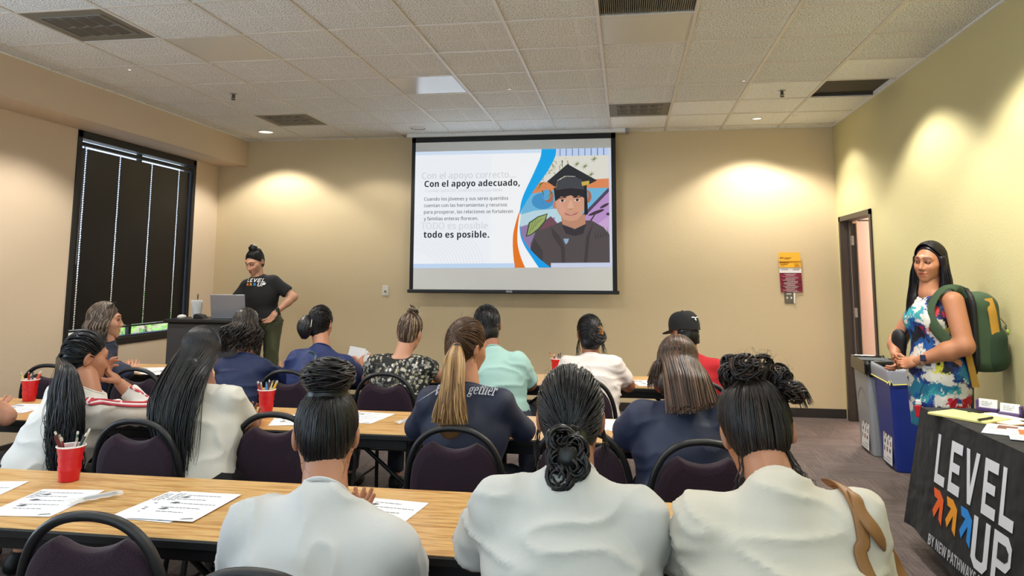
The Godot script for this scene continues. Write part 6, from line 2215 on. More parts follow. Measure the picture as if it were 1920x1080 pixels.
	person({"label": "person with a streaky brown topknot in an off shoulder black floral top", "head": V(-1.436, 1.085, -4.88), "look": V(-14, -3, -6), "neck": V(-1.468, 0.985, -4.76), "pel": V(-1.47, 0.54, -4.73), "sw": 0.215, "drop": 0.1, "g": 1.02, "bare": 0.135,
		"el": V(-1.725, 0.775, -4.90), "er": V(-1.235, 0.80, -4.92), "wl": V(-1.63, 0.78, -5.14), "wr": V(-1.33, 0.78, -5.15), "skin": skin(200, 146, 118), "shirt": floral_cloth(), "sleeve": 0.45, "cuff": 0.074, "pants": jeans, "hair": hair_topknot})
	person({"label": "person with short black hair in a mint green tee", "head": V(-0.918, 1.130, -4.92), "look": V(-16, 12, 4), "neck": V(-0.86, 1.030, -4.77), "pel": V(-0.80, 0.55, -4.72), "sw": 0.215, "drop": 0.135, "g": 1.12, "man": true, "hs": 1.04, "fold": V(0.6, 1.6, 0.8), "fold_depth": 0.012, "waist": 1.0,
		"el": V(-1.06, 0.79, -4.90), "er": V(-0.635, 0.77, -4.92), "wl": V(-0.94, 0.78, -5.16), "wr": V(-0.72, 0.78, -5.17), "skin": brown_skin, "shirt": cotton(rgb(160, 196, 190)), "sleeve": 0.85, "cuff": 0.062, "pants": jeans, "hair": hair_short})
	person({"label": "person with black hair twisted up in a tan claw clip, in a pale tee", "head": V(-0.239, 1.088, -4.90), "look": V(-14, 6, 2), "neck": V(-0.232, 0.995, -4.79), "pel": V(-0.22, 0.54, -4.73), "sw": 0.195, "drop": 0.09, "g": 1.0, "fold": V(0.5, 1.9, 0.8), "fold_depth": 0.011,
		"el": V(-0.46, 0.79, -4.92), "er": V(0.0, 0.775, -4.92), "wl": V(-0.36, 0.78, -5.16), "wr": V(-0.10, 0.78, -5.17), "skin": brown_skin, "shirt": cotton(rgb(228, 218, 214)), "sleeve": 0.78, "cuff": 0.060, "pants": cotton(rgb(196, 188, 180)), "hair": hair_claw})
	person({"label": "person in a red shirt and black cap worn slightly sideways", "head": V(0.353, 1.105, -4.90), "look": V(-10, 32, 0), "neck": V(0.392, 1.005, -4.79), "pel": V(0.40, 0.54, -4.73), "sw": 0.19, "g": 0.95, "drop": 0.1, "man": true,
		"el": V(0.21, 0.79, -4.92), "er": V(0.60, 0.79, -4.92), "wl": V(0.30, 0.78, -5.16), "wr": V(0.5, 0.78, -5.17), "skin": brown_skin, "shirt": cotton(rgb(172, 12, 26)), "sleeve": 1.3, "pants": jeans, "hair": hair_cap})
	build_presenter()
	build_visitor()


func shoulder_strap(shirt: Blob) -> void:
	var leather := mat(rgb(150, 104, 58), 0.5)
	var o := thing("shoulder_bag", "brown leather shoulder bag strap over the cream tee, nearest row right", "bag", V(0.60, 0, -1.62))
	var eye := V(0, 1.465, 0)
	for line in [[[0.386, 1.088], [0.406, 1.060], [0.429, 1.022], [0.438, 0.965], [0.444, 0.902]], [[0.401, 1.088], [0.425, 1.048], [0.436, 1.015], [0.469, 0.968], [0.501, 0.906]]]:
		var pts := []
		for p in line:   # laid on the shirt
			var d := (V(p[0], p[1], -1.58) - eye).normalized()
			var hit := shirt.trace(eye + d * 1.45, d)
			if hit.z < -1.50 and hit.z > -1.80: pts.append(hit + V(0, 0.004, 0.006))
		var first: Vector3 = pts[0]
		pts.push_front(first + V(-0.012, -0.015, -0.09))
		pts.append(V(0.60, 0.60, -1.56))
		var fine := curve(pts, 6).map(func(p): return p - o.position)
		part(o, "strap", Geo.new().tube(fine, 0.014, 8, 0.28, V(0.25, 0.35, 0.9)), leather)
	part(o, "pouch", Geo.new().box(V(0.1, 0.26, 0.3), Transform3D(Basis(), V(0.06, 0.47, 0.02)), 0.03), leather)


func floral_cloth() -> StandardMaterial3D:   # black with scattered small white and cream blossoms
	var im := Image.create(384, 384, false, Image.FORMAT_RGB8)
	im.fill(rgb(16, 17, 20))
	var r := RandomNumberGenerator.new()
	r.seed = 4
	for k in 150:
		var c := Vector2(r.randf(), r.randf())
		var rad := r.randf_range(0.016, 0.034)
		var col := rgb(226, 224, 214) if k % 3 else rgb(196, 186, 150)
		for dx in [-1, 0, 1]:
			for dy in [-1, 0, 1]:
				var pts := []
				for q in 20: pts.append([c.x + dx + cos(TAU * q / 20) * rad * (0.78 + 0.22 * cos(q * TAU / 4)), c.y + dy + sin(TAU * q / 20) * rad * (0.78 + 0.22 * cos(q * TAU / 4))])
				fill(im, pts, col)
	return triplanar(mat(Color.WHITE, 0.75), ImageTexture.create_from_image(im), V(2.8, 2.8, 2.8))


func hair_high_bun(o: Node3D, sh: Vector3, hx: Transform3D, s: Dictionary) -> void:
	var ink := lin(15, 13, 14)
	var dark := lin(26, 20, 19)
	later(o, "hair", M.hair, func():
		var r := hair_rng(s.head)
		var b := cap(Blob.new(), hx)
		var bun: Vector3 = hx * V(0.0, 0.150, 0.075)
		b.oval(bun, V(0.058, 0.036, 0.05), hx.basis, 0.02).bone(hx * V(0, 0.1, 0.055), bun, 0.05, 0.05, 0.02)
		var g := b.net(0.007)
		for k in g.c.size(): g.c[k] = ink
		combed(g, hx, V(0, 0.75, 0.65), r, 330, ink, lin(40, 36, 36), 0.15)
		coil(g, bun, hx.basis * V(0, 1, 0.35), 0.067, 0.046, r, 190, ink, lin(52, 44, 42), 0.2)
		flyaway(g, bun, V(0.06, 0.045, 0.06), r, 60, ink, 0.03)
		flyaway(g, hx * V(0, -0.05, 0.06), V(0.06, 0.04, 0.03), r, 50, ink, 0.05)
		return g).position = sh
	later(o, "hair_tie", M.black, func(): return ring_around(hx * V(0, 0.118, 0.062), hx.basis.y + hx.basis.z * 0.4, hx.basis.x, 0.052, 0.05, 0.007)).position = sh


func hair_low_bun(o: Node3D, sh: Vector3, hx: Transform3D, s: Dictionary) -> void:
	var ink := lin(15, 13, 14)
	var dark := lin(26, 20, 19)
	later(o, "hair", M.hair, func():
		var r := hair_rng(s.head)
		var b := cap(Blob.new(), hx, true, 1.02)
		var bun := V(-0.137, 1.062, -1.728)
		b.oval(bun, V(0.030, 0.038, 0.024), hx.basis, 0.02).bone(hx * V(0, -0.06, 0.085), bun, 0.035, 0.035, 0.02)
		var g := b.net(0.007)
		for k in g.c.size(): g.c[k] = ink
		combed(g, hx, V(0.0, -0.62, 0.8), r, 340, ink, lin(44, 42, 44), 0.12, 0.012)
		for e in 5: coil(g, bun + hx.basis * V((e % 2) * 0.03 - 0.015, 0.036 - e * 0.019, 0.006), V(0.4 - e * 0.2, 0.4, 1), 0.032, 0.024, r, 46, ink, lin(38, 36, 38), 0.2, 0.0055, 0.15)
		for e in [-1.0, 1.0]:
			sheaf(g, [hx * V(e * 0.082, 0.0, -0.03), hx * V(e * 0.09, -0.06, -0.03), hx * V(e * 0.085, -0.13, -0.02)], [0.004, 0.008, 0.012], [0.004, 0.006, 0.01], hx.basis.x, r, 14, ink, ink, 0.0, 0.0018, 0.006)
		flyaway(g, hx * V(0, 0.03, 0.0), V(0.08, 0.1, 0.1), r, 50, ink, 0.04)
		return g).position = sh


func hair_messy(o: Node3D, sh: Vector3, hx: Transform3D, s: Dictionary) -> void:
	var ink := lin(15, 13, 14)
	var dark := lin(26, 20, 19)
	later(o, "hair", M.hair, func():
		var r := hair_rng(s.head)
		var b := cap(Blob.new(), hx, true, 1.03)
		var top: Vector3 = hx * V(0.02, 0.135, 0.045)
		b.oval(top, V(0.045, 0.03, 0.042), hx.basis, 0.02)
		var g := b.net(0.007)
		for k in g.c.size(): g.c[k] = dark
		combed(g, hx, V(0.1, 0.85, 0.5), r, 300, dark, lin(58, 44, 36), 0.25, 0.02, 0.004)
		# the grey patch over the left temple
		for k in 60:
			var a := r.randf()
			var d0 := V(-0.95, -0.15 + 0.5 * a, 0.05 + r.randf_range(-0.15, 0.35)).normalized()
			var pts := []
			for q in 8: pts.append(hx * scalp(d0.slerp(V(0.0, 0.9, 0.45).normalized(), q / 7.0 * 0.6), 0.045 + 0.02 * sin(q + k)))
			g.col = lin(112, 108, 100) * r.randf_range(0.7, 1.1)
			lock(g, pts, 0.0035, 0.4)
		for e in [[-0.03, 0.175, 0.02, 0.026], [0.035, 0.155, 0.05, 0.032], [0.0, 0.14, 0.09, 0.035], [0.075, 0.12, 0.05, 0.03], [0.10, 0.075, 0.06, 0.026], [-0.04, 0.13, 0.06, 0.03]]:
			coil(g, hx * V(e[0], e[1], e[2]), V(r.randfn(), r.randfn(), 1.0), e[3], e[3] * 0.8, r, 34, dark, lin(78, 56, 44), 0.3, 0.0042, 0.35)
		sheaf(g, [hx * V(0.07, 0.10, 0.06), hx * V(0.115, 0.085, 0.06), hx * V(0.125, 0.03, 0.06)], [0.012, 0.015, 0.012], [0.012, 0.016, 0.02], hx.basis.z, r, 40, dark, lin(84, 60, 46), 0.3, 0.0025, 0.008, 1.5)
		for e in [[0.055, 1.0], [-0.05, 0.6]]:
			sheaf(g, [hx * V(e[0], -0.06, 0.06), hx * V(e[0] * 1.2, -0.11, 0.075), hx * V(e[0] * 1.6, -0.15, 0.09)], [0.008, 0.01, 0.02], [0.008, 0.01, 0.012], hx.basis.x, r, int(26 * e[1]), dark, dark, 0.0, 0.0016, 0.012, 2.5)
		flyaway(g, hx * V(0.02, 0.1, 0.03), V(0.08, 0.085, 0.07), r, 130, dark, 0.032)
		return g).position = sh


func hair_plain(o: Node3D, sh: Vector3, hx: Transform3D, s: Dictionary) -> void:
	var ink := lin(15, 13, 14)
	var dark := lin(26, 20, 19)
	later(o, "hair", M.hair, func():
		var g := cap(Blob.new(), hx).net(0.009)
		for k in g.c.size(): g.c[k] = dark
		combed(g, hx, V(0, -0.4, 0.9), hair_rng(s.head), 160, dark, dark, 0.0)
		return g).position = sh


# ---------------------------------------------------------------- each person's hair and what they wear

func tinted(b: Blob, cell: float, c: Color) -> Geo:
	var g := b.net(cell)
	for k in g.c.size(): g.c[k] = c
	return g


func hoop(o: Node3D, sh: Vector3, hx: Transform3D, side: float, size := 0.011) -> void:
	part(o, "earring", ring_around(hx * V(side * 0.083, -0.048, 0.018), hx.basis.x, hx.basis.y, size, size, 0.0013), mat(rgb(214, 176, 110), 0.25, 0.9)).position = sh


# glasses pushed up on the crown
func crown_glasses(o: Node3D, sh: Vector3, hx: Transform3D, called: String, rim: Material, lens: Material) -> void:
	var g := Geo.new()
	var l := Geo.new()
	for e in [-1.0, 1.0]:
		var c := V(e * 0.034, 0.128, -0.042)
		var ring := []
		for k in 20: ring.append(hx * (c + V(cos(TAU * k / 20) * 0.028, sin(TAU * k / 20) * 0.010, sin(TAU * k / 20) * -0.019)))
		g.tube(ring, 0.0026, 6, 1.0, Vector3.ZERO, true)
		g.tube([hx * (c + V(e * 0.028, 0, 0)), hx * V(e * 0.078, 0.105, -0.02), hx * V(e * 0.087, 0.05, 0.03)], 0.0024, 6)
		l.ball(Transform3D(hx.basis * Basis.from_euler(V(-0.5, 0, 0)).scaled(Vector3.ONE), hx * c) * Transform3D(Basis.IDENTITY.scaled(V(0.027, 0.021, 0.003)), Vector3.ZERO), 14, 6)
	g.tube([hx * V(-0.008, 0.134, -0.044), hx * V(0.008, 0.134, -0.044)], 0.0024, 6)
	var f := part(o, called, g, rim)
	f.position = sh
	part(f, "lens", l, lens)


func hair_golden(o: Node3D, sh: Vector3, hx: Transform3D, s: Dictionary) -> void:
	var root_c := lin(66, 44, 30)
	var gold := lin(150, 112, 68)
	later(o, "hair", M.hair, func():
		var r := hair_rng(s.head)
		var g := tinted(cap(Blob.new(), hx), 0.0075, root_c)
		combed(g, hx, V(0.15, 0.10, 1.0), r, 320, root_c, lin(104, 72, 46), 0.35, 0.004)
		for e in [-1.0, 1.0]:      # two twisted strands over the crown
			for k in 9:
				var pts := []
				for q in 9: pts.append(hx * scalp(V(e * 0.1, 1.0, -0.55).normalized().slerp(V(e * 0.35, 0.72, 0.6).normalized(), q / 8.0) + V(0.03 * sin(q * 2.4 + k), 0, 0), 0.05 + 0.012 * cos(q * 2.4 + k)))
				g.col = shade(r, root_c, gold, 0.3)
				lock(g, pts, 0.004, 0.7)
		var tail := Blob.new()
		var c := [V(-0.726, 1.165, -3.185), V(-0.716, 1.115, -3.105), V(-0.708, 1.014, -3.035), V(-0.710, 0.933, -3.012), V(-0.712, 0.862, -3.010)]
		for k in 4: tail.strap(c[k], c[k + 1], [0.02, 0.03, 0.036, 0.048, 0.052][k], [0.02, 0.03, 0.036, 0.048, 0.052][k + 1], Basis.IDENTITY, 0.16, 0.006)
		g.add(tinted(tail, 0.009, lin(116, 84, 52)))
		sheaf(g, c, [0.018, 0.040, 0.048, 0.062, 0.078], [0.016, 0.026, 0.028, 0.028, 0.024], V(1, 0, 0.1), r, 430, lin(128, 94, 58), lin(184, 148, 98), 0.4, 0.0048, 0.006, 1.5)
		flyaway(g, hx * V(0, 0.05, 0.02), V(0.08, 0.08, 0.09), r, 40, root_c, 0.05)
		return g).position = sh
	part(o, "hair_tie", ring_around(V(-0.722, 1.152, -3.17), V(0.1, -0.4, 1), V(1, 0, 0), 0.022, 0.022, 0.006), M.black).position = sh
	hoop(o, sh, hx, 1.0)
	# script lettering laid on the back of the shirt
	var shirt: Blob = s.shirt_blob
	later(o, "lettering", mat(rgb(232, 232, 236), 0.6), func():
		var g := Geo.new()
		for w in [["Vo", -0.822, 0.962, 0.064], ["gether", -0.668, 0.966, 0.118]]:
			var t := text_geo(w[0], w[3], true, true, 0.002, 0.034)
			for k in t.v.size():
				var p := t.v[k]
				t.v[k] = V(w[1] + p.x + p.y * 0.28, w[2] + p.y + sin((w[1] + p.x + 0.82) / 0.28 * PI) * 0.006, -2.75 + p.z)
			g.add(lay_on(shirt, t, V(0, 0, -1), 0.016))
		return g).position = sh


func hair_straight_brown(o: Node3D, sh: Vector3, hx: Transform3D, s: Dictionary) -> void:
	var c0 := lin(52, 35, 27)
	later(o, "hair", M.hair, func():
		var r := hair_rng(s.head)
		var b := cap(Blob.new(), hx, false, 1.04)
		for k in [[0.155, 1.09, -3.22, 0.155, 1.03, -3.11, 0.06], [0.215, 1.09, -3.21, 0.222, 1.02, -3.10, 0.07], [0.26, 1.08, -3.22, 0.275, 1.02, -3.11, 0.055]]:
			b.strap(V(k[0], k[1], k[2]), V(k[3], k[4], k[5]), k[6] * 0.85, k[6] * 0.7, Basis.IDENTITY, 0.35, 0.012)
		b.strap(V(0.22, 1.04, -3.10), V(0.225, 1.00, -3.07), 0.06, 0.06, Basis.IDENTITY, 0.2, 0.012)
		var g := tinted(b, 0.008, c0)
		# strands over the crown that go on straight down the back
		for k in 560:
			var f := r.randf_range(-1.0, 1.0)
			var a := f * 1.75
			var d0 := V(0.12 * f, 1.0, r.randf_range(-0.45, 0.25)).normalized()
			var d1 := V(sin(a), -0.05, cos(a) * 0.9 + 0.1).normalized()
			var pts := []
			for q in 6: pts.append(hx * scalp(d0.slerp(d1, q / 5.0), 0.085 + r.randf_range(-0.015, 0.015)))
			var end := V(0.228 + f * 0.118 + r.randfn() * 0.006, 0.958 + 0.02 * f + r.randf_range(-0.012, 0.02), -2.985 - 0.10 * absf(f) * absf(f))
			if f < -0.62: end = V(0.075 + r.randf() * 0.05, 1.035 + r.randf_range(-0.02, 0.03), -3.13)
			var last: Vector3 = pts[5]
			pts.append(last.lerp(end, 0.45) + V(0, 0.02, 0.025))
			pts.append(last.lerp(end, 0.75) + V(0, 0.01, 0.015))
			pts.append(end)
			g.col = shade(r, c0, lin(112, 82, 62), 0.45)
			lock(g, curve(pts, 2), 0.005, 0.45)
		return g).position = sh


func hair_long_loose(o: Node3D, sh: Vector3, hx: Transform3D, s: Dictionary) -> void:
	var ink := lin(13, 13, 15)
	later(o, "hair", M.hair, func():
		var r := hair_rng(s.head)
		var b := cap(Blob.new(), hx, false, 1.05)
		var line := [V(-1.935, 1.09, -3.16), V(-1.905, 1.03, -3.06), V(-1.905, 0.93, -2.995), V(-1.895, 0.83, -2.965), V(-1.86, 0.74, -2.955), V(-1.83, 0.65, -2.95)]
		var wid := [0.085, 0.095, 0.098, 0.085, 0.055, 0.025]
		for k in 4: b.strap(line[k] - V(0, 0, 0.015), line[k + 1] - V(0, 0, 0.01), wid[k] * 0.7, wid[k + 1] * 0.7, Basis.IDENTITY, 0.18, 0.01)
		var g := tinted(b, 0.008, ink)
		for k in 420:
			var f := r.randf_range(-1.0, 1.0)
			var a := f * 1.7
			var d0 := V(0.1 * f, 1.0, r.randf_range(-0.5, 0.2)).normalized()
			var d1 := V(sin(a), -0.05, cos(a) * 0.9 + 0.1).normalized()
			var pts := []
			for q in 6: pts.append(hx * scalp(d0.slerp(d1, q / 5.0), 0.10 + r.randf_range(-0.015, 0.015)))
			var w := r.randf_range(-1.0, 1.0)
			var stop := 6 if r.randf() < 0.3 else (5 if r.randf() < 0.7 else 4)
			for q in range(1, stop): pts.append(line[q] + V(f * wid[q] * 1.12 + r.randfn() * 0.004, r.randf_range(-0.01, 0.01), 0.035 + 0.02 * w - 0.02 * absf(f)))
			g.col = shade(r, ink, lin(34, 38, 46), 0.2)
			lock(g, curve(pts, 2), 0.0044, 0.3)
		for k in 26:      # thin separate strands over the shirt at the right edge
			var x := r.randf_range(0.08, 0.15)
			g.col = ink
			lock(g, curve([line[1] + V(x * 0.8, 0, 0.03), line[2] + V(x, 0, 0.04), line[3] + V(x + r.randfn() * 0.01, r.randf_range(-0.05, 0.0), 0.05), line[4] + V(x * 0.8, r.randf_range(-0.05, 0.05), 0.05)], 4), 0.0014, 0.4, 4)
		return g).position = sh


func hair_ponytail_black(o: Node3D, sh: Vector3, hx: Transform3D, s: Dictionary) -> void:
	var ink := lin(13, 13, 16)
	later(o, "hair", M.hair, func():
		var r := hair_rng(s.head)
		var g := tinted(cap(Blob.new(), hx), 0.0075, ink)
		combed(g, hx, V(-0.62, -0.30, 0.85), r, 330, ink, lin(38, 40, 48), 0.15, 0.006)
		var tie: Vector3 = hx * scalp(V(-0.62, -0.30, 0.85), 0.1)
		var line := [tie, V(-2.455, 1.035, -3.02), V(-2.405, 0.955, -2.965), V(-2.385, 0.86, -2.945), V(-2.375, 0.76, -2.94), V(-2.36, 0.66, -2.935), V(-2.352, 0.60, -2.935)]
		var wid := [0.02, 0.055, 0.08, 0.088, 0.082, 0.075, 0.06]
		var b := Blob.new()
		for k in range(1, 6): b.strap(line[k], line[k + 1], wid[k] * 0.7, wid[k + 1] * 0.8, Basis.IDENTITY, 0.16, 0.008)
		g.add(tinted(b, 0.009, ink))
		sheaf(g, line, wid, wid.map(func(q): return q * 0.45), V(1, 0, 0.12), r, 360, ink, lin(36, 38, 44), 0.2, 0.0042, 0.014, 2.2)
		sheaf(g, line, wid.map(func(q): return q * 1.2), wid.map(func(q): return q * 0.5), V(1, 0, 0.12), r, 60, ink, ink, 0.0, 0.0016, 0.022, 2.6)
		return g).position = sh
	part(o, "hair_tie", ring_around(hx * scalp(V(-0.62, -0.30, 0.85), 0.1), hx.basis * V(-0.62, -0.3, 0.85), V(0, 1, 0), 0.021, 0.021, 0.006), M.black).position = sh
	hoop(o, sh, hx, 1.0)
	# the red and white stripe down the sleeve, and the red neckband
	var shirt: Blob = s.shirt_blob
	var stripes := [mat(rgb(190, 52, 66), 0.8), mat(rgb(236, 226, 226), 0.8), mat(rgb(196, 60, 80), 0.8)]
	for k in 3:
		var pts := []
		var joints := [s.neck.lerp(s.arm[0], 0.75), s.arm[0], s.er, s.er.lerp(s.wr, 0.6)]
		for p in curve(joints, 7):
			var d := V(0.35 + 0.2 * (k - 1), 0.75, 0.5).normalized()
			pts.append(shirt.trace(p + d * 0.2, -d) + d * 0.003)
		part(o, "sleeve_stripe", Geo.new().tube(pts, 0.008, 6, 0.5, V(0.3, 0.75, 0.5)), stripes[k]).position = sh


func hair_wavy(o: Node3D, sh: Vector3, hx: Transform3D, s: Dictionary) -> void:
	var ash := lin(74, 60, 50)
	later(o, "hair", M.hair, func():
		var r := hair_rng(s.head)
		var b := cap(Blob.new(), hx, false, 1.08)
		for e in [-1.0, 1.0]: b.bone(hx * V(e * 0.075, 0.0, 0.03), hx * V(e * 0.075, -0.12, 0.04), 0.034, 0.04, 0.03)
		b.oval(hx * V(0, -0.06, 0.065), V(0.082, 0.10, 0.055), hx.basis, 0.03)
		var g := tinted(b, 0.008, ash)
		for k in 460:
			var a := r.randf_range(-2.1, 2.1)
			var d0 := V(r.randf_range(-0.1, 0.1), 1.0, r.randf_range(-0.6, 0.3)).normalized()
			var d1 := V(sin(a), -0.1, cos(a)).normalized()
			var pts := []
			for q in 6: pts.append(hx * scalp(d0.slerp(d1, q / 5.0), 0.10 + 0.05 * sin(q * 1.3 + k)))
			var ph := r.randf() * TAU
			var rad := r.randf_range(0.085, 0.125)
			for q in 5: pts.append(hx * V(sin(a) * (rad + 0.014 * sin(q * 1.9 + ph)), -0.03 - q * 0.028, 0.035 + cos(a) * (rad * 0.85 + 0.014 * cos(q * 1.9 + ph))))
			g.col = shade(r, ash, lin(150, 132, 116), 0.35)
			lock(g, curve(pts, 2), 0.0058, 0.4)
		flyaway(g, hx * V(0, -0.02, 0.04), V(0.12, 0.12, 0.12), r, 70, ash, 0.05)
		return g).position = sh
	crown_glasses(o, sh, hx, "sunglasses", M.black_gloss, M.black_gloss)


func hair_curly(o: Node3D, sh: Vector3, hx: Transform3D, s: Dictionary) -> void:
	var c0 := lin(24, 20, 20)
	later(o, "hair", M.hair, func():
		var r := hair_rng(s.head)
		var b := cap(Blob.new(), hx, false, 1.06)
		b.oval(hx * V(-0.005, -0.05, 0.055), V(0.092, 0.085, 0.060), hx.basis, 0.03)
		b.oval(hx * V(-0.02, -0.11, 0.07), V(0.09, 0.055, 0.042), hx.basis, 0.03)
		var g := tinted(b, 0.008, c0)
		for k in 460:
			var a := r.randf_range(-2.0, 2.0)
			var d0 := V(r.randf_range(-0.15, 0.15), 1.0, r.randf_range(-0.5, 0.3)).normalized()
			var d1 := V(sin(a), -0.05, cos(a)).normalized()
			var pts := []
			for q in 6: pts.append(hx * scalp(d0.slerp(d1, q / 5.0), 0.09 + 0.03 * sin(q * 2.0 + k)))
			var ph := r.randf() * TAU
			var len2 := r.randi_range(5, 9)
			var rad := r.randf_range(0.085, 0.145)
			for q in len2: pts.append(hx * (V(sin(a) * rad - 0.015, -0.02 - q * 0.021, 0.045 + cos(a) * rad * 0.72) + V(cos(q * 1.7 + ph), 0, sin(q * 1.7 + ph)) * 0.013))
			g.col = shade(r, c0, lin(92, 76, 66), 0.3 if a < 0.6 else 0.55)
			lock(g, curve(pts, 3), 0.0045, 0.5)
		flyaway(g, hx * V(0, -0.03, 0.05), V(0.12, 0.12, 0.10), r, 90, c0, 0.04)
		return g).position = sh
	crown_glasses(o, sh, hx, "glasses", mat(rgb(170, 168, 150), 0.3, 0.6), M.clear)


func hair_clip_pony(o: Node3D, sh: Vector3, hx: Transform3D, s: Dictionary) -> void:
	var ink := lin(17, 15, 17)
	var clump := V(-0.075, -0.03, 0.095)
	later(o, "hair", M.hair, func():
		var r := hair_rng(s.head)
		var b := cap(Blob.new(), hx, true, 1.03)
		b.oval(hx * clump, V(0.04, 0.06, 0.036), hx.basis, 0.015)
		var g := tinted(b, 0.0075, ink)
		combed(g, hx, clump + V(0, 0.0, -0.01), r, 300, ink, lin(42, 40, 44), 0.15, 0.012)
		for k in 150:
			var a := r.randf() * TAU
			var pts := []
			for q in 8:
				var u := q / 7.0
				pts.append(hx * (clump + V(cos(a + u * 0.6) * 0.060 * sin(0.35 + u * 2.5), 0.078 - 0.165 * u, sin(a + u * 0.6) * 0.056 * sin(0.3 + u * 2.6))))
			g.col = shade(r, ink, lin(56, 52, 56), 0.3)
			lock(g, pts, 0.0045, 0.4)
		return g).position = sh
	var clip := Geo.new()
	for q in [[-0.016, 0.02, 0.03, 0.014], [0.016, 0.02, 0.03, -0.014], [0.0, -0.022, 0.03, 0.0]]:
		if q[0] == 0.0: clip.box(V(0.036, 0.007, 0.006), Transform3D(hx.basis, hx * (clump + V(q[0] + 0.035, q[1] + 0.015, 0.038))), 0.002)
		else: clip.box(V(0.007, 0.05, 0.006), Transform3D(hx.basis, hx * (clump + V(q[0] + 0.035, 0.018, 0.038))), 0.002)
	part(o, "hair_clip", clip, mat(rgb(196, 192, 184), 0.3, 0.6), "silver rectangular clip").position = sh
	# a thin strap across the back, and the cards in the right hand
	var shirt: Blob = s.shirt_blob
	var bag := thing("crossbody_bag", "crossbody bag with a thin grey blue strap over the royal blue back", "bag", V(-1.80, 0, -4.72))
	var pts := []
	var line := Geo.new()
	for p in [[-2.03, 0.955], [-2.005, 0.90], [-1.98, 0.85], [-1.955, 0.80], [-1.91, 0.72], [-2.045, 0.985], [-2.05, 0.99]]: line.put(V(p[0], p[1] - 0.012, -4.3))
	lay_on(shirt, line, V(0, 0, -1), 0.006)
	for k in [5, 0, 1, 2, 3, 4]: pts.append(line.v[k] - bag.position)
	part(bag, "strap", Geo.new().tube(curve(pts, 4), 0.010, 6, 0.3, V(0, 0.2, 1)), mat(rgb(96, 118, 138), 0.5))
	part(bag, "pouch", Geo.new().box(V(0.08, 0.16, 0.2), Transform3D(Basis(), V(-0.01, 0.56, 0)), 0.02), mat(rgb(80, 96, 112), 0.5))
	for k in 3: single("white_card", ["front white card held by the person in royal blue", "middle white card held by the person in royal blue", "rear white card held by the person in royal blue"][k], "card", Geo.new().box(V(0.115, 0.15, 0.001)), M.paper, V(-1.90 + k * 0.010, 0.885 - k * 0.008, -5.12 - k * 0.006), 0.15).rotation = V(-0.25, 0.15, -0.18 - k * 0.10)


func hair_topknot(o: Node3D, sh: Vector3, hx: Transform3D, s: Dictionary) -> void:
	var c0 := lin(58, 42, 34)
	var blond := lin(178, 152, 126)
	later(o, "hair", M.hair, func():
		var r := hair_rng(s.head)
		var b := cap(Blob.new(), hx)
		var top := V(0.005, 0.135, 0.035)
		b.oval(hx * top, V(0.034, 0.036, 0.032), hx.basis, 0.03)
		var g := tinted(b, 0.0075, c0)
		combed(g, hx, V(0.05, 1.0, 0.35), r, 320, c0, blond, 0.30, 0.006, 0.0034)
		coil(g, hx * top, hx.basis.y, 0.036, 0.032, r, 70, c0, blond, 0.3, 0.0045, 0.25)
		sheaf(g, [hx * V(0.01, 0.14, 0.04), hx * V(0.0, 0.175, 0.035), hx * V(-0.02, 0.19, 0.03)], [0.01, 0.014, 0.012], [0.01, 0.012, 0.01], hx.basis.x, r, 40, c0, blond, 0.3, 0.003, 0.006)
		flyaway(g, hx * V(0, 0.15, 0.03), V(0.04, 0.03, 0.04), r, 40, c0, 0.03)
		return g).position = sh
	hoop(o, sh, hx, 1.0, 0.008)


func hair_short(o: Node3D, sh: Vector3, hx: Transform3D, s: Dictionary) -> void:
	var ink := lin(16, 15, 17)
	later(o, "hair", M.hair, func():
		var r := hair_rng(s.head)
		var b := cap(Blob.new(), hx, true, 1.03)
		b.oval(hx * V(0, -0.06, 0.055), V(0.062, 0.06, 0.045), hx.basis, 0.04)
		var g := tinted(b, 0.0075, ink)
		for k in 620:
			var d := V(r.randfn(), r.randfn(), r.randfn()).normalized()
			if d.z < -0.35 and d.y < 0.35: continue
			if absf(d.x) > 0.8 and d.y < -0.1: continue
			var e := (d + V(r.randfn() * 0.1, -0.30, 0.12 + r.randfn() * 0.1)).normalized()
			var pts := []
			for q in 5: pts.append(hx * scalp(d.slerp(e, q / 4.0), 0.045 + 0.02 * q / 4.0))
			g.col = shade(r, ink, lin(48, 46, 50), 0.2)
			lock(g, pts, 0.0045, 0.3)
		return g).position = sh


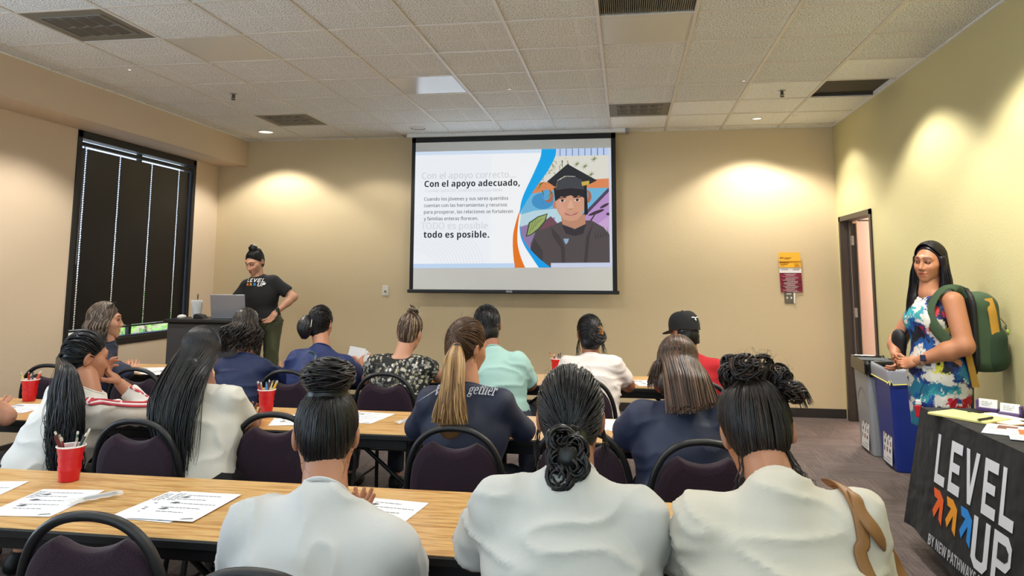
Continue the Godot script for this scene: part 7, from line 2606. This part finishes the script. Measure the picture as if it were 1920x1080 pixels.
func hair_claw(o: Node3D, sh: Vector3, hx: Transform3D, s: Dictionary) -> void:
	var ink := lin(17, 15, 16)
	var roll := V(0.04, -0.025, 0.098)
	later(o, "hair", M.hair, func():
		var r := hair_rng(s.head)
		var b := cap(Blob.new(), hx, true, 1.04)
		b.oval(hx * roll, V(0.044, 0.054, 0.032), hx.basis, 0.015)
		b.oval(hx * V(0, -0.07, 0.06), V(0.058, 0.045, 0.034), hx.basis, 0.03)
		var g := tinted(b, 0.0075, ink)
		combed(g, hx, V(0.35, -0.2, 1.0), r, 300, ink, lin(44, 40, 42), 0.15, 0.014)
		coil(g, hx * roll, hx.basis * V(0.3, 0.2, 1.0), 0.056, 0.042, r, 170, ink, lin(46, 42, 44), 0.2, 0.0055, 0.1)
		for e in [-1.0, 1.0]: sheaf(g, [hx * V(e * 0.075, -0.02, 0.0), hx * V(e * 0.085, -0.09, 0.01), hx * V(e * 0.09, -0.15, 0.02)], [0.006, 0.012, 0.02], [0.006, 0.01, 0.012], hx.basis.x, r, 22, ink, ink, 0.0, 0.0018, 0.008)
		flyaway(g, hx * V(0.02, -0.02, 0.06), V(0.08, 0.09, 0.07), r, 60, ink, 0.04)
		return g).position = sh
	var clip := Geo.new()
	var cx := hx * (roll + V(0.022, 0.03, 0.036))
	clip.tube([cx + hx.basis * V(-0.012, 0.02, 0), cx + hx.basis * V(0.004, 0.024, 0.008), cx + hx.basis * V(0.016, 0.004, 0.008), cx + hx.basis * V(0.010, -0.026, 0)], 0.005, 8)
	for q in 4: clip.tube([cx + hx.basis * V(0.012 - q * 0.002, 0.012 - q * 0.011, 0.006), cx + hx.basis * V(-0.012 - q * 0.002, 0.004 - q * 0.008, -0.004)], [0.0035, 0.0015], 6)
	part(o, "claw_clip", clip, mat(rgb(176, 122, 66), 0.35), "tan claw clip").position = sh


func hair_cap(o: Node3D, sh: Vector3, hx: Transform3D, s: Dictionary) -> void:
	var ink := lin(16, 15, 16)
	later(o, "hair", M.hair, func():
		var r := hair_rng(s.head)
		var b := Blob.new()
		b.oval(hx * V(0, -0.015, 0.035), V(0.076, 0.08, 0.072), hx.basis, 0.04)
		for e in [-1.0, 1.0]: b.oval(hx * V(e * 0.088, -0.016, 0.008), V(0.022, 0.042, 0.026), hx.basis, 0.012).carve()
		b.keep(hx * V(0, 0.02, -0.06), hx.basis * V(0, -0.45, -0.9))
		var g := tinted(b, 0.0075, ink)
		for k in 260:
			var a := r.randf_range(-1.5, 1.5)
			var pts := []
			for q in 5: pts.append(hx * (V(sin(a) * 0.077, 0.01 - q * 0.020, 0.035 + cos(a) * 0.073 - q * 0.003) + V(r.randfn(), 0, r.randfn()) * 0.001))
			g.col = shade(r, ink, lin(46, 44, 46), 0.2)
			lock(g, pts, 0.0042, 0.4)
		return g).position = sh
	# a flat-brimmed cap, brim towards the left
	var cx := hx * Transform3D(Basis(Vector3.UP, 0.42), V(0, 0.038, 0.012))
	var crown := Geo.new()
	var rows := []
	for a in 13:
		var row := []
		for b in 41:
			var t := TAU * b / 40.0
			var e := PI * 0.5 * a / 12.0
			var rr := pow(cos(e), 0.55)
			row.append(cx * V(sin(t) * 0.091 * rr, 0.012 + sin(e) * 0.098, cos(t) * 0.107 * rr))
		rows.append(row)
	var back := []
	for b in 41:
		var t := TAU * b / 40.0
		back.append(cx * V(sin(t) * 0.090, -0.012 - 0.012 * maxf(0.0, cos(t)), cos(t) * 0.106))
	rows.push_front(back)
	crown.sheet(rows, V(0, 0, 1))
	var cloth := cotton(rgb(17, 17, 19))
	var cap_ := part(o, "cap", crown, cloth)
	cap_.position = sh
	var brim := PackedVector2Array()
	for k in 21:
		var t := -1.35 + 2.7 * k / 20.0
		brim.append(Vector2(sin(t) * 0.092, cos(t) * 0.165))
	for k in 13:
		var t := 1.05 - 2.1 * k / 12.0
		brim.append(Vector2(sin(t) * 0.088, cos(t) * 0.100))
	part(cap_, "brim", Geo.new().prism(brim, 0.004, cx * Transform3D(Basis(Vector3.RIGHT, -PI / 2 - 0.12), V(0, -0.004, 0)), 0.001), cloth)
	part(cap_, "brim_sticker", Geo.new().prism(rounded(0.05, 0.026, 0.01, 4), 0.001, cx * Transform3D(Basis(Vector3.RIGHT, -PI / 2 - 0.12), V(-0.035, -0.012, -0.115))), M.white)
	part(cap_, "button", Geo.new().ball(Transform3D(cx.basis.scaled_local(V(0.009, 0.006, 0.009)), cx * V(0, 0.111, 0)), 12, 6), cloth)
	for k in 6:
		var pts := []
		for a in 9:
			var e := PI * 0.5 * a / 8.0
			var rr := pow(cos(e), 0.55)
			pts.append(cx * V(sin(TAU * k / 6.0) * 0.0916 * rr, 0.012 + sin(e) * 0.0985, cos(TAU * k / 6.0) * 0.1076 * rr))
		part(cap_, "seam", Geo.new().tube(pts, 0.0012, 5), cloth)
	# the small white mark stitched on the back
	var mark := Geo.new()
	for q in [[-0.02, 0.006, 0.018, 0.006, 12], [-0.004, 0.004, 0.016, 0.006, -14], [0.014, 0.005, 0.02, 0.005, 10], [0.0, -0.007, 0.012, 0.007, 0], [0.002, -0.014, 0.007, 0.005, 20], [0.024, 0.008, 0.008, 0.003, 24]]:
		mark.box(V(q[2], q[3], 0.002), at(q[0], q[1], 0, 0, 0, q[4]))
	part(cap_, "emblem", Geo.new().add(mark, cx * Transform3D(Basis(Vector3.UP, -0.28), V(-0.028, 0.052, 0.1045)) * at(0, 0, 0, -14, 0, 0)), M.white)


# ---------------------------------------------------------------- the presenter behind the lectern

func build_presenter() -> void:
	var s := {"label": "standing presenter with a tight topknot in a black lettered tee, looking down behind the lectern", "face": true, "gaze": V(0, -0.62, -0.78), "head": V(-3.671, 1.588, -6.98), "look": V(-26, 166, 0), "neck": V(-3.655, 1.475, -7.08), "pel": V(-3.585, 0.98, -7.07), "tw": 172, "sw": 0.215, "g": 0.98, "lw": 172, "front": V(0, 0, 1),
		"el": V(-3.292, 1.245, -7.08), "er": V(-3.885, 1.185, -7.0), "wl": V(-3.415, 1.10, -6.97), "wr": V(-3.80, 1.09, -6.80), "along": [V(-0.55, -0.75, 0.2), V(0.2, -0.3, 1)], "palms": [V(0.2, -0.3, -0.9), V(0, -1, 0)], "hands": ["hand", "hand"],
		"foot": [V(-3.48, 0, -7.09), V(-3.70, 0, -7.05)], "skin": skin(196, 146, 118), "shirt": cotton(rgb(16, 16, 19)), "sleeve": 0.72, "cuff": 0.066, "hem": 0.02, "pants": cotton(rgb(76, 78, 54)), "fold_depth": 0.003, "hair": hair_tight_knot}
	var o := person(s)
	var sh := -o.position
	var shirt: Blob = s.shirt_blob
	var decal := func(g: Geo) -> Geo:
		for k in g.v.size(): g.v[k].z -= 6.6
		return lay_on(shirt, g, V(0, 0, -1), 0.008)
	var letters := [["LEVEL", -3.742, 1.392, 0.042, 0.036], ["UP", -3.612, 1.350, 0.042, 0.038]]
	for l in letters:
		var x: float = l[1]
		for c in l[0]:
			var g := Geo.new()
			for poly in outline(c, x, l[2], l[3], l[4], 0.010): g.prism(poly, 0.002)
			part(o, "letter", decal.call(g), M.white).position = sh
			x += l[3] * (0.98 if c != "V" else 1.02)
	for k in 3:
		var g := Geo.new()
		for poly in outline(">", -3.748 + k * 0.044, 1.352, 0.036, 0.030, 0.006): g.prism(poly, 0.002)
		part(o, "arrow", decal.call(g), mat([rgb(232, 130, 40), rgb(236, 160, 50), rgb(50, 140, 214)][k], 0.6)).position = sh
	part(o, "belt", ring_around(V(-3.585, 1.012, -7.07), Vector3.UP, Vector3.RIGHT, 0.178, 0.140, 0.016), M.black).position = sh
	part(o, "belt_buckle", Geo.new().box(V(0.045, 0.03, 0.01), Transform3D(Basis(), V(-3.60, 1.012, -6.925)), 0.003), M.chrome).position = sh
	var wrist: Vector3 = s.wl.lerp(s.el, 0.10)
	var arm: Vector3 = (s.el - s.wl).normalized()
	part(o, "watch_band", ring_around(wrist, arm, Vector3.UP, 0.032, 0.030, 0.007), M.black).position = sh
	part(o, "watch_face", Geo.new().box(V(0.034, 0.038, 0.010), Transform3D(Basis.looking_at(V(0.1, 0.2, -1)), wrist + V(0.006, 0.008, 0.032)), 0.004), mat(rgb(60, 66, 60), 0.2)).position = sh


func hair_tight_knot(o: Node3D, sh: Vector3, hx: Transform3D, s: Dictionary) -> void:
	var ink := lin(16, 14, 15)
	var knot := V(0.0, 0.150, 0.03)
	later(o, "hair", M.hair, func():
		var r := hair_rng(s.head)
		var b := cap(Blob.new(), hx)
		b.oval(hx * knot, V(0.036, 0.030, 0.036), hx.basis, 0.015).bone(hx * V(0, 0.11, 0.025), hx * knot, 0.022, 0.022, 0.02)
		var g := tinted(b, 0.006, ink)
		combed(g, hx, V(0, 1.0, 0.25), r, 300, ink, lin(44, 38, 36), 0.12, 0.002, 0.0032)
		coil(g, hx * knot, hx.basis.y, 0.039, 0.032, r, 80, ink, lin(44, 38, 36), 0.2, 0.005)
		sheaf(g, [hx * V(-0.03, 0.14, 0.04), hx * V(-0.065, 0.12, 0.06), hx * V(-0.075, 0.06, 0.06)], [0.004, 0.006, 0.006], [0.004, 0.005, 0.005], hx.basis.x, r, 12, ink, ink, 0.0, 0.002)
		return g).position = sh


# ---------------------------------------------------------------- the visitor with the backpack

func build_visitor() -> void:
	var s := {"label": "standing smiling person with long black hair in a colourful painted floral dress, wearing a green backpack", "face": true, "gaze": V(0.22, 0.0, -0.97), "head": V(1.862, 1.556, -5.0), "look": V(-2, 131, 3), "neck": V(1.905, 1.40, -5.01), "pel": V(1.88, 0.93, -5.0), "tw": 105, "sw": 0.215, "g": 1.08, "ag": 1.3, "lw": 105, "front": V(-1, 0, 0.2),
		"sh": [V(1.925, 1.325, -4.855), V(1.865, 1.315, -5.17)], "el": V(1.935, 1.072, -4.765), "er": V(1.73, 1.06, -5.235), "wl": V(1.712, 0.968, -4.885), "wr": V(1.655, 0.985, -5.08),
		"along": [V(-0.72, -0.25, -0.6), V(-0.1, -0.75, 0.65)], "palms": [V(0.1, -0.6, -0.8), V(0.6, -0.5, 0.6)], "hands": ["grip", "grip"], "foot": [V(1.88, 0, -4.91), V(1.86, 0, -5.09)], "skin": skin(186, 126, 92), "cell": 0.010, "sleeve": 0.0, "shoe": M.black, "hair": hair_visitor}
	var o := person(s)
	var sh := -o.position
	var pel: Vector3 = s.pel
	var neck: Vector3 = s.neck
	var right := Basis(Vector3.UP, deg_to_rad(105)) * Vector3.RIGHT
	var fwd := Vector3.UP.cross(right).normalized()
	var tb := Basis(right, Vector3.UP, -fwd)
	later(o, "dress", M.tint, func():
		var b := Blob.new()
		b.oval(V(1.885, 1.22, -5.01) + fwd * 0.02, V(0.152, 0.17, 0.112), tb, 0.08)
		for e in [-1.0, 1.0]: b.oval(V(1.885, 1.205, -5.01) + fwd * 0.085 + right * e * 0.075, V(0.075, 0.075, 0.068), tb, 0.06)
		for e in [0, 1]: b.bone(neck - V(0, 0.085, 0), s.sh[e].lerp(neck, 0.42) + V(0, 0.005, 0), 0.056, 0.054, 0.05)
		b.oval(V(1.878, 1.04, -5.0) + fwd * 0.02, V(0.140, 0.16, 0.120), tb, 0.06)
		b.oval(V(1.878, 0.89, -5.0), V(0.172, 0.16, 0.145), tb, 0.06)
		b.strap(V(1.878, 0.86, -5.0), V(1.872, 0.56, -5.0), 0.178, 0.165, Basis(right, -fwd, Vector3.UP), 1.0, 0.05)
		b.keep(V(0, 0.58, 0), Vector3.DOWN)
		b.oval(neck + V(0, 0.03, 0) + fwd * 0.05, V(0.085, 0.10, 0.085), tb, 0.01).carve()
		var folds := FastNoiseLite.new()
		folds.frequency = 5.0
		folds.seed = 3
		var g := b.net(0.0052, folds, 0.006, V(1, 0.5, 1))
		var n := FastNoiseLite.new()      # the painted print: pools of colour with ragged edges
		n.noise_type = FastNoiseLite.TYPE_SIMPLEX_SMOOTH
		n.frequency = 4.4
		n.fractal_octaves = 4
		n.domain_warp_enabled = true
		n.domain_warp_amplitude = 0.05
		n.domain_warp_frequency = 9.0
		var m: FastNoiseLite = n.duplicate()
		m.seed = 77
		var l: FastNoiseLite = n.duplicate()
		l.seed = 191
		l.frequency = 3.0
		for k in g.v.size():
			var p := g.v[k]
			var a := n.get_noise_3dv(p)
			var c := m.get_noise_3dv(p)
			var e := l.get_noise_3dv(p)
			var col := lin(226, 222, 212)
			if a < 0.02: col = lin(14, 16, 30)
			if a > -0.22 and a < 0.10 and c > -0.05: col = lin(18, 52, 128) if c < 0.14 else lin(20, 84, 158)
			if a >= 0.06 and c > 0.12 and e < 0.2: col = lin(60, 158, 170) if e > -0.1 else lin(34, 120, 150)
			if a < -0.18 and c < -0.12: col = lin(24, 44, 110)
			if c < -0.36 and a > 0.0: col = lin(222, 214, 70)
			if e > 0.50 and c < 0.06: col = lin(196, 28, 48)
			g.c[k] = col
		return g).position = sh
	# bracelet watch, badge and key tag
	var w: Vector3 = s.wl.lerp(s.el, 0.13)
	var arm: Vector3 = (s.el - s.wl).normalized()
	part(o, "watch_band", ring_around(w, arm, Vector3.UP, 0.036, 0.034, 0.007), mat(rgb(190, 160, 150), 0.4)).position = sh
	part(o, "watch_face", Geo.new().box(V(0.034, 0.038, 0.011), Transform3D(Basis.looking_at(V(0.1, -0.25, -1)), w + V(-0.01, 0.01, 0.035)), 0.004), mat(rgb(34, 40, 70), 0.2)).position = sh
	var badge := thing("id_badge", "white identity badge with a small photo hanging on the floral dress", "badge", V(1.772, 0.952, -4.862), deg_to_rad(-34))
	part(badge, "card", Geo.new().box(V(0.068, 0.086, 0.003), at(0, 0, 0, 0, 0, -5), 0.001), M.white)
	part(badge, "portrait", Geo.new().box(V(0.03, 0.034, 0.001), at(-0.004, 0.006, 0.002, 0, 0, -5)), mat(rgb(92, 80, 84), 0.5))
	part(badge, "print", scribble([[-0.026, 0.022, -0.022], [-0.02, 0.016, -0.03]], 0.003), M.print).position.z = 0.002
	part(badge, "reel", Geo.new().tube([V(0, 0.043, 0), V(0.01, 0.09, -0.02)], 0.002, 6), M.black)
	var tag_ := thing("key_tag", "red and white tag dangling beside the dress above the black cloth", "tag", V(1.695, 0.70, -4.86))
	part(tag_, "strap", Geo.new().box(V(0.035, 0.07, 0.012), at(0, -0.02, 0, 0, -20, 6), 0.004), mat(rgb(196, 24, 40), 0.5))
	part(tag_, "cap", Geo.new().box(V(0.03, 0.03, 0.012), at(0.004, 0.032, 0, 0, -20, 6), 0.004), M.white)
	part(tag_, "ring", Geo.new().tube([V(0.006, 0.04, 0), V(0.02, 0.1, 0.0), V(0.05, 0.16, 0.0)], 0.002, 6), M.black)
	# small black crossbody pouch under the right arm
	var p := thing("belt_pouch", "small black crossbody pouch held at the far side of the floral dress", "bag", V(1.70, 1.02, -5.14), deg_to_rad(100))
	var pb := Blob.new()
	pb.strap(V(-0.01, 0.06, 0), V(0.01, -0.05, 0), 0.062, 0.058, Basis.IDENTITY, 0.62, 0.02)
	part(p, "pouch", pb.net(0.008), mat(rgb(18, 18, 20), 0.6))
	var sp := []
	for q in [[1.90, 1.40, -4.93], [1.84, 1.34, -4.93], [1.775, 1.26, -4.98], [1.742, 1.18, -5.04], [1.722, 1.09, -5.10]]: sp.append(p.transform.affine_inverse() * V(q[0], q[1], q[2]))
	part(p, "strap", Geo.new().tube(curve(sp, 5), 0.011, 6, 0.3, V(0, 0.2, 1)), M.black)
	build_backpack()


func hair_visitor(o: Node3D, sh: Vector3, hx: Transform3D, s: Dictionary) -> void:
	var ink := lin(14, 12, 13)
	later(o, "hair", M.hair, func():
		var r := hair_rng(s.head)
		var b := Blob.new()
		var k1 := hx.basis.get_scale().x
		b.oval(hx * V(0.0, 0.040, 0.020), V(0.083, 0.099, 0.099) * k1, hx.basis, 0.04)
		b.oval(hx * V(0.0, -0.05, 0.055), V(0.085, 0.12, 0.06), hx.basis, 0.05)
		b.keep(hx * V(0, 0.100, -0.066), hx.basis * V(0, -0.50, -0.86))
		for e in [-1.0, 1.0]:
			b.bone(hx * V(e * 0.085, 0.03, -0.005), hx * V(e * 0.088, -0.12, 0.01), 0.020, 0.026, 0.02)
			b.bone(hx * V(e * 0.088, -0.12, 0.01), hx * V(e * 0.085, -0.24, -0.03), 0.026, 0.030, 0.02)
			b.bone(hx * V(e * 0.085, -0.24, -0.03), hx * V(e * 0.075, -0.32, -0.07), 0.030, 0.014, 0.02)
		var g := tinted(b, 0.007, ink)
		for k in 620:
			var e := -1.0 if k % 2 else 1.0
			var d0 := V(0.06, 1.0, r.randf_range(-0.75, 0.4)).normalized()      # side parting
			var a := r.randf_range(0.9, 2.9)
			var front := a < 1.75
			if front: a = r.randf_range(1.28, 1.75)
			var d1 := V(sin(a) * e, 0.05, -cos(a)).normalized()
			var pts := []
			for q in 7: pts.append(hx * scalp(d0.slerp(d1, q / 6.0), 0.12 + r.randf_range(-0.015, 0.015)))
			var w := r.randf_range(-1.0, 1.0)
			var v := r.randf_range(-1.0, 1.0)
			if front:
				pts.append(hx * V(e * (0.098 + 0.02 * w), -0.06, 0.0 + 0.03 * v))
				pts.append(hx * V(e * (0.100 + 0.03 * w), -0.15, 0.0 + 0.035 * v))
				pts.append(hx * V(e * (0.092 + 0.036 * w), -0.25, -0.04 + 0.035 * v))
				pts.append(hx * V(e * (0.082 + 0.035 * w), -0.33 + 0.03 * v, -0.085 + 0.02 * v))
			else:
				pts.append(hx * V(sin(a) * e * 0.10, -0.08, 0.05 - cos(a) * 0.075))
				pts.append(hx * V(sin(a) * e * 0.105, -0.17, 0.05 - cos(a) * 0.075))
				pts.append(hx * V(sin(a) * e * 0.09, -0.25 + 0.02 * v, 0.05 - cos(a) * 0.07))
			g.col = shade(r, ink, lin(46, 38, 38), 0.18)
			lock(g, curve(pts, 2), 0.0046, 0.35)
		return g).position = sh


func build_backpack() -> void:
	var root := thing("backpack", "green backpack with mustard strap and band worn by the person in the floral dress", "backpack", V(2.09, 0, -4.99))
	var sh := -root.position
	var green := cotton(rgb(60, 82, 56))
	var deep := cotton(rgb(38, 62, 40))
	var mustard := mat(rgb(196, 146, 54), 0.8)
	var x := Basis(Vector3.UP, 0.18)
	var c := V(2.095, 1.145, -4.99)
	var body := Blob.new()
	for e in [-1.0, 1.0]:
		for f in [-1.0, 1.0]:
			body.bone(c + x * V(e * 0.05, -0.17, f * 0.085), c + x * V(e * 0.04 - 0.01, 0.15, f * 0.075), 0.06, 0.055, 0.09)
	body.bone(c + x * V(-0.01, 0.16, -0.05), c + x * V(-0.01, 0.16, 0.05), 0.07, 0.07, 0.06)
	later(root, "body", green, func(): return body.net(0.009)).position = sh
	var pocket := Blob.new()
	pocket.bone(c + x * V(0.07, -0.165, -0.08), c + x * V(0.07, -0.165, 0.08), 0.062, 0.062, 0.06).bone(c + x * V(0.065, -0.03, -0.075), c + x * V(0.065, -0.03, 0.075), 0.058, 0.058, 0.10)
	pocket.bone(c + x * V(0.0, -0.165, 0.10), c + x * V(0.02, -0.03, 0.10), 0.052, 0.05, 0.08)
	later(root, "front_pocket", deep, func(): return pocket.net(0.009), "darker green front pocket").position = sh
	var pad := Blob.new()
	pad.strap(c + x * V(-0.10, -0.16, 0.03), c + x * V(-0.09, 0.15, 0.03), 0.13, 0.12, x * Basis(Vector3.UP, PI / 2), 0.28, 0.03)
	later(root, "back_panel", M.black, func(): return pad.net(0.010)).position = sh
	# mustard band over the near side
	var band := []
	for q in [[0.01, 0.20, 0.105], [0.02, 0.13, 0.138], [0.03, 0.05, 0.148], [0.035, -0.03, 0.158], [0.035, -0.06, 0.160]]:
		var d: Vector3 = x * V(q[0] - 0.01, q[1], q[2])
		band.append(body.trace(c + d + x * V(0, 0, 0.2), x * V(0, 0, -1)) + x * V(0, 0, 0.002))
	part(root, "band", Geo.new().tube(curve(band, 4), 0.027, 8, 0.14, x * V(0, 0.1, 1)), mustard).position = sh
	part(root, "top_loop", Geo.new().tube(curve([c + x * V(-0.05, 0.20, -0.03), c + x * V(-0.05, 0.245, -0.01), c + x * V(-0.05, 0.245, 0.03), c + x * V(-0.05, 0.20, 0.05)], 5), 0.011, 8, 0.5), M.black).position = sh
	part(root, "leather_tab", Geo.new().box(V(0.02, 0.045, 0.03), Transform3D(x * Basis(Vector3.RIGHT, -0.4), c + x * V(-0.03, 0.17, 0.118)), 0.004), mat(rgb(150, 96, 60), 0.5)).position = sh
	# shoulder strap over the near shoulder, and the far one
	for e in [0, 1]:
		var path := [V(2.02, 1.30, -4.90), V(1.965, 1.395, -4.885), V(1.90, 1.405, -4.885), V(1.835, 1.345, -4.88), V(1.795, 1.25, -4.865), V(1.815, 1.16, -4.835), V(1.87, 1.09, -4.82)]
		if e == 1: path = [V(2.0, 1.28, -5.12), V(1.93, 1.375, -5.14), V(1.86, 1.365, -5.15), V(1.80, 1.29, -5.16), V(1.775, 1.2, -5.16), V(1.83, 1.08, -5.18), V(1.95, 0.99, -5.12)]
		part(root, "shoulder_strap", Geo.new().tube(curve(path, 5), 0.034, 8, 0.26, V(-0.7, 0.6, 0.25) if e == 0 else V(-0.8, 0.6, -0.1)), green).position = sh
	part(root, "lower_strap", Geo.new().tube(curve([V(1.975, 1.06, -4.84), V(1.985, 0.99, -4.835), V(1.995, 0.91, -4.83), V(2.005, 0.83, -4.825)], 4), 0.019, 8, 0.16, V(-0.25, 0, 1)), mustard, "mustard webbing hanging down").position = sh
	# charms on the far side
	for q in [[0.15, 0.0, 0.03, 0.017, rgb(176, 200, 70)], [0.155, -0.03, 0.02, 0.014, rgb(226, 222, 214)], [0.15, 0.03, 0.01, 0.013, rgb(120, 130, 90)]]:
		part(root, "charm", Geo.new().ball(Transform3D(Basis.IDENTITY.scaled(V(0.8, 1.2, 1.0) * q[3]), c + x * V(q[0], q[1], q[2] + 0.05)), 12, 8), mat(q[4], 0.5)).position = sh
	part(root, "charm_cord", Geo.new().tube([c + x * V(0.11, 0.08, 0.07), c + x * V(0.15, 0.03, 0.07), c + x * V(0.152, -0.04, 0.07)], 0.002, 6), M.black).position = sh
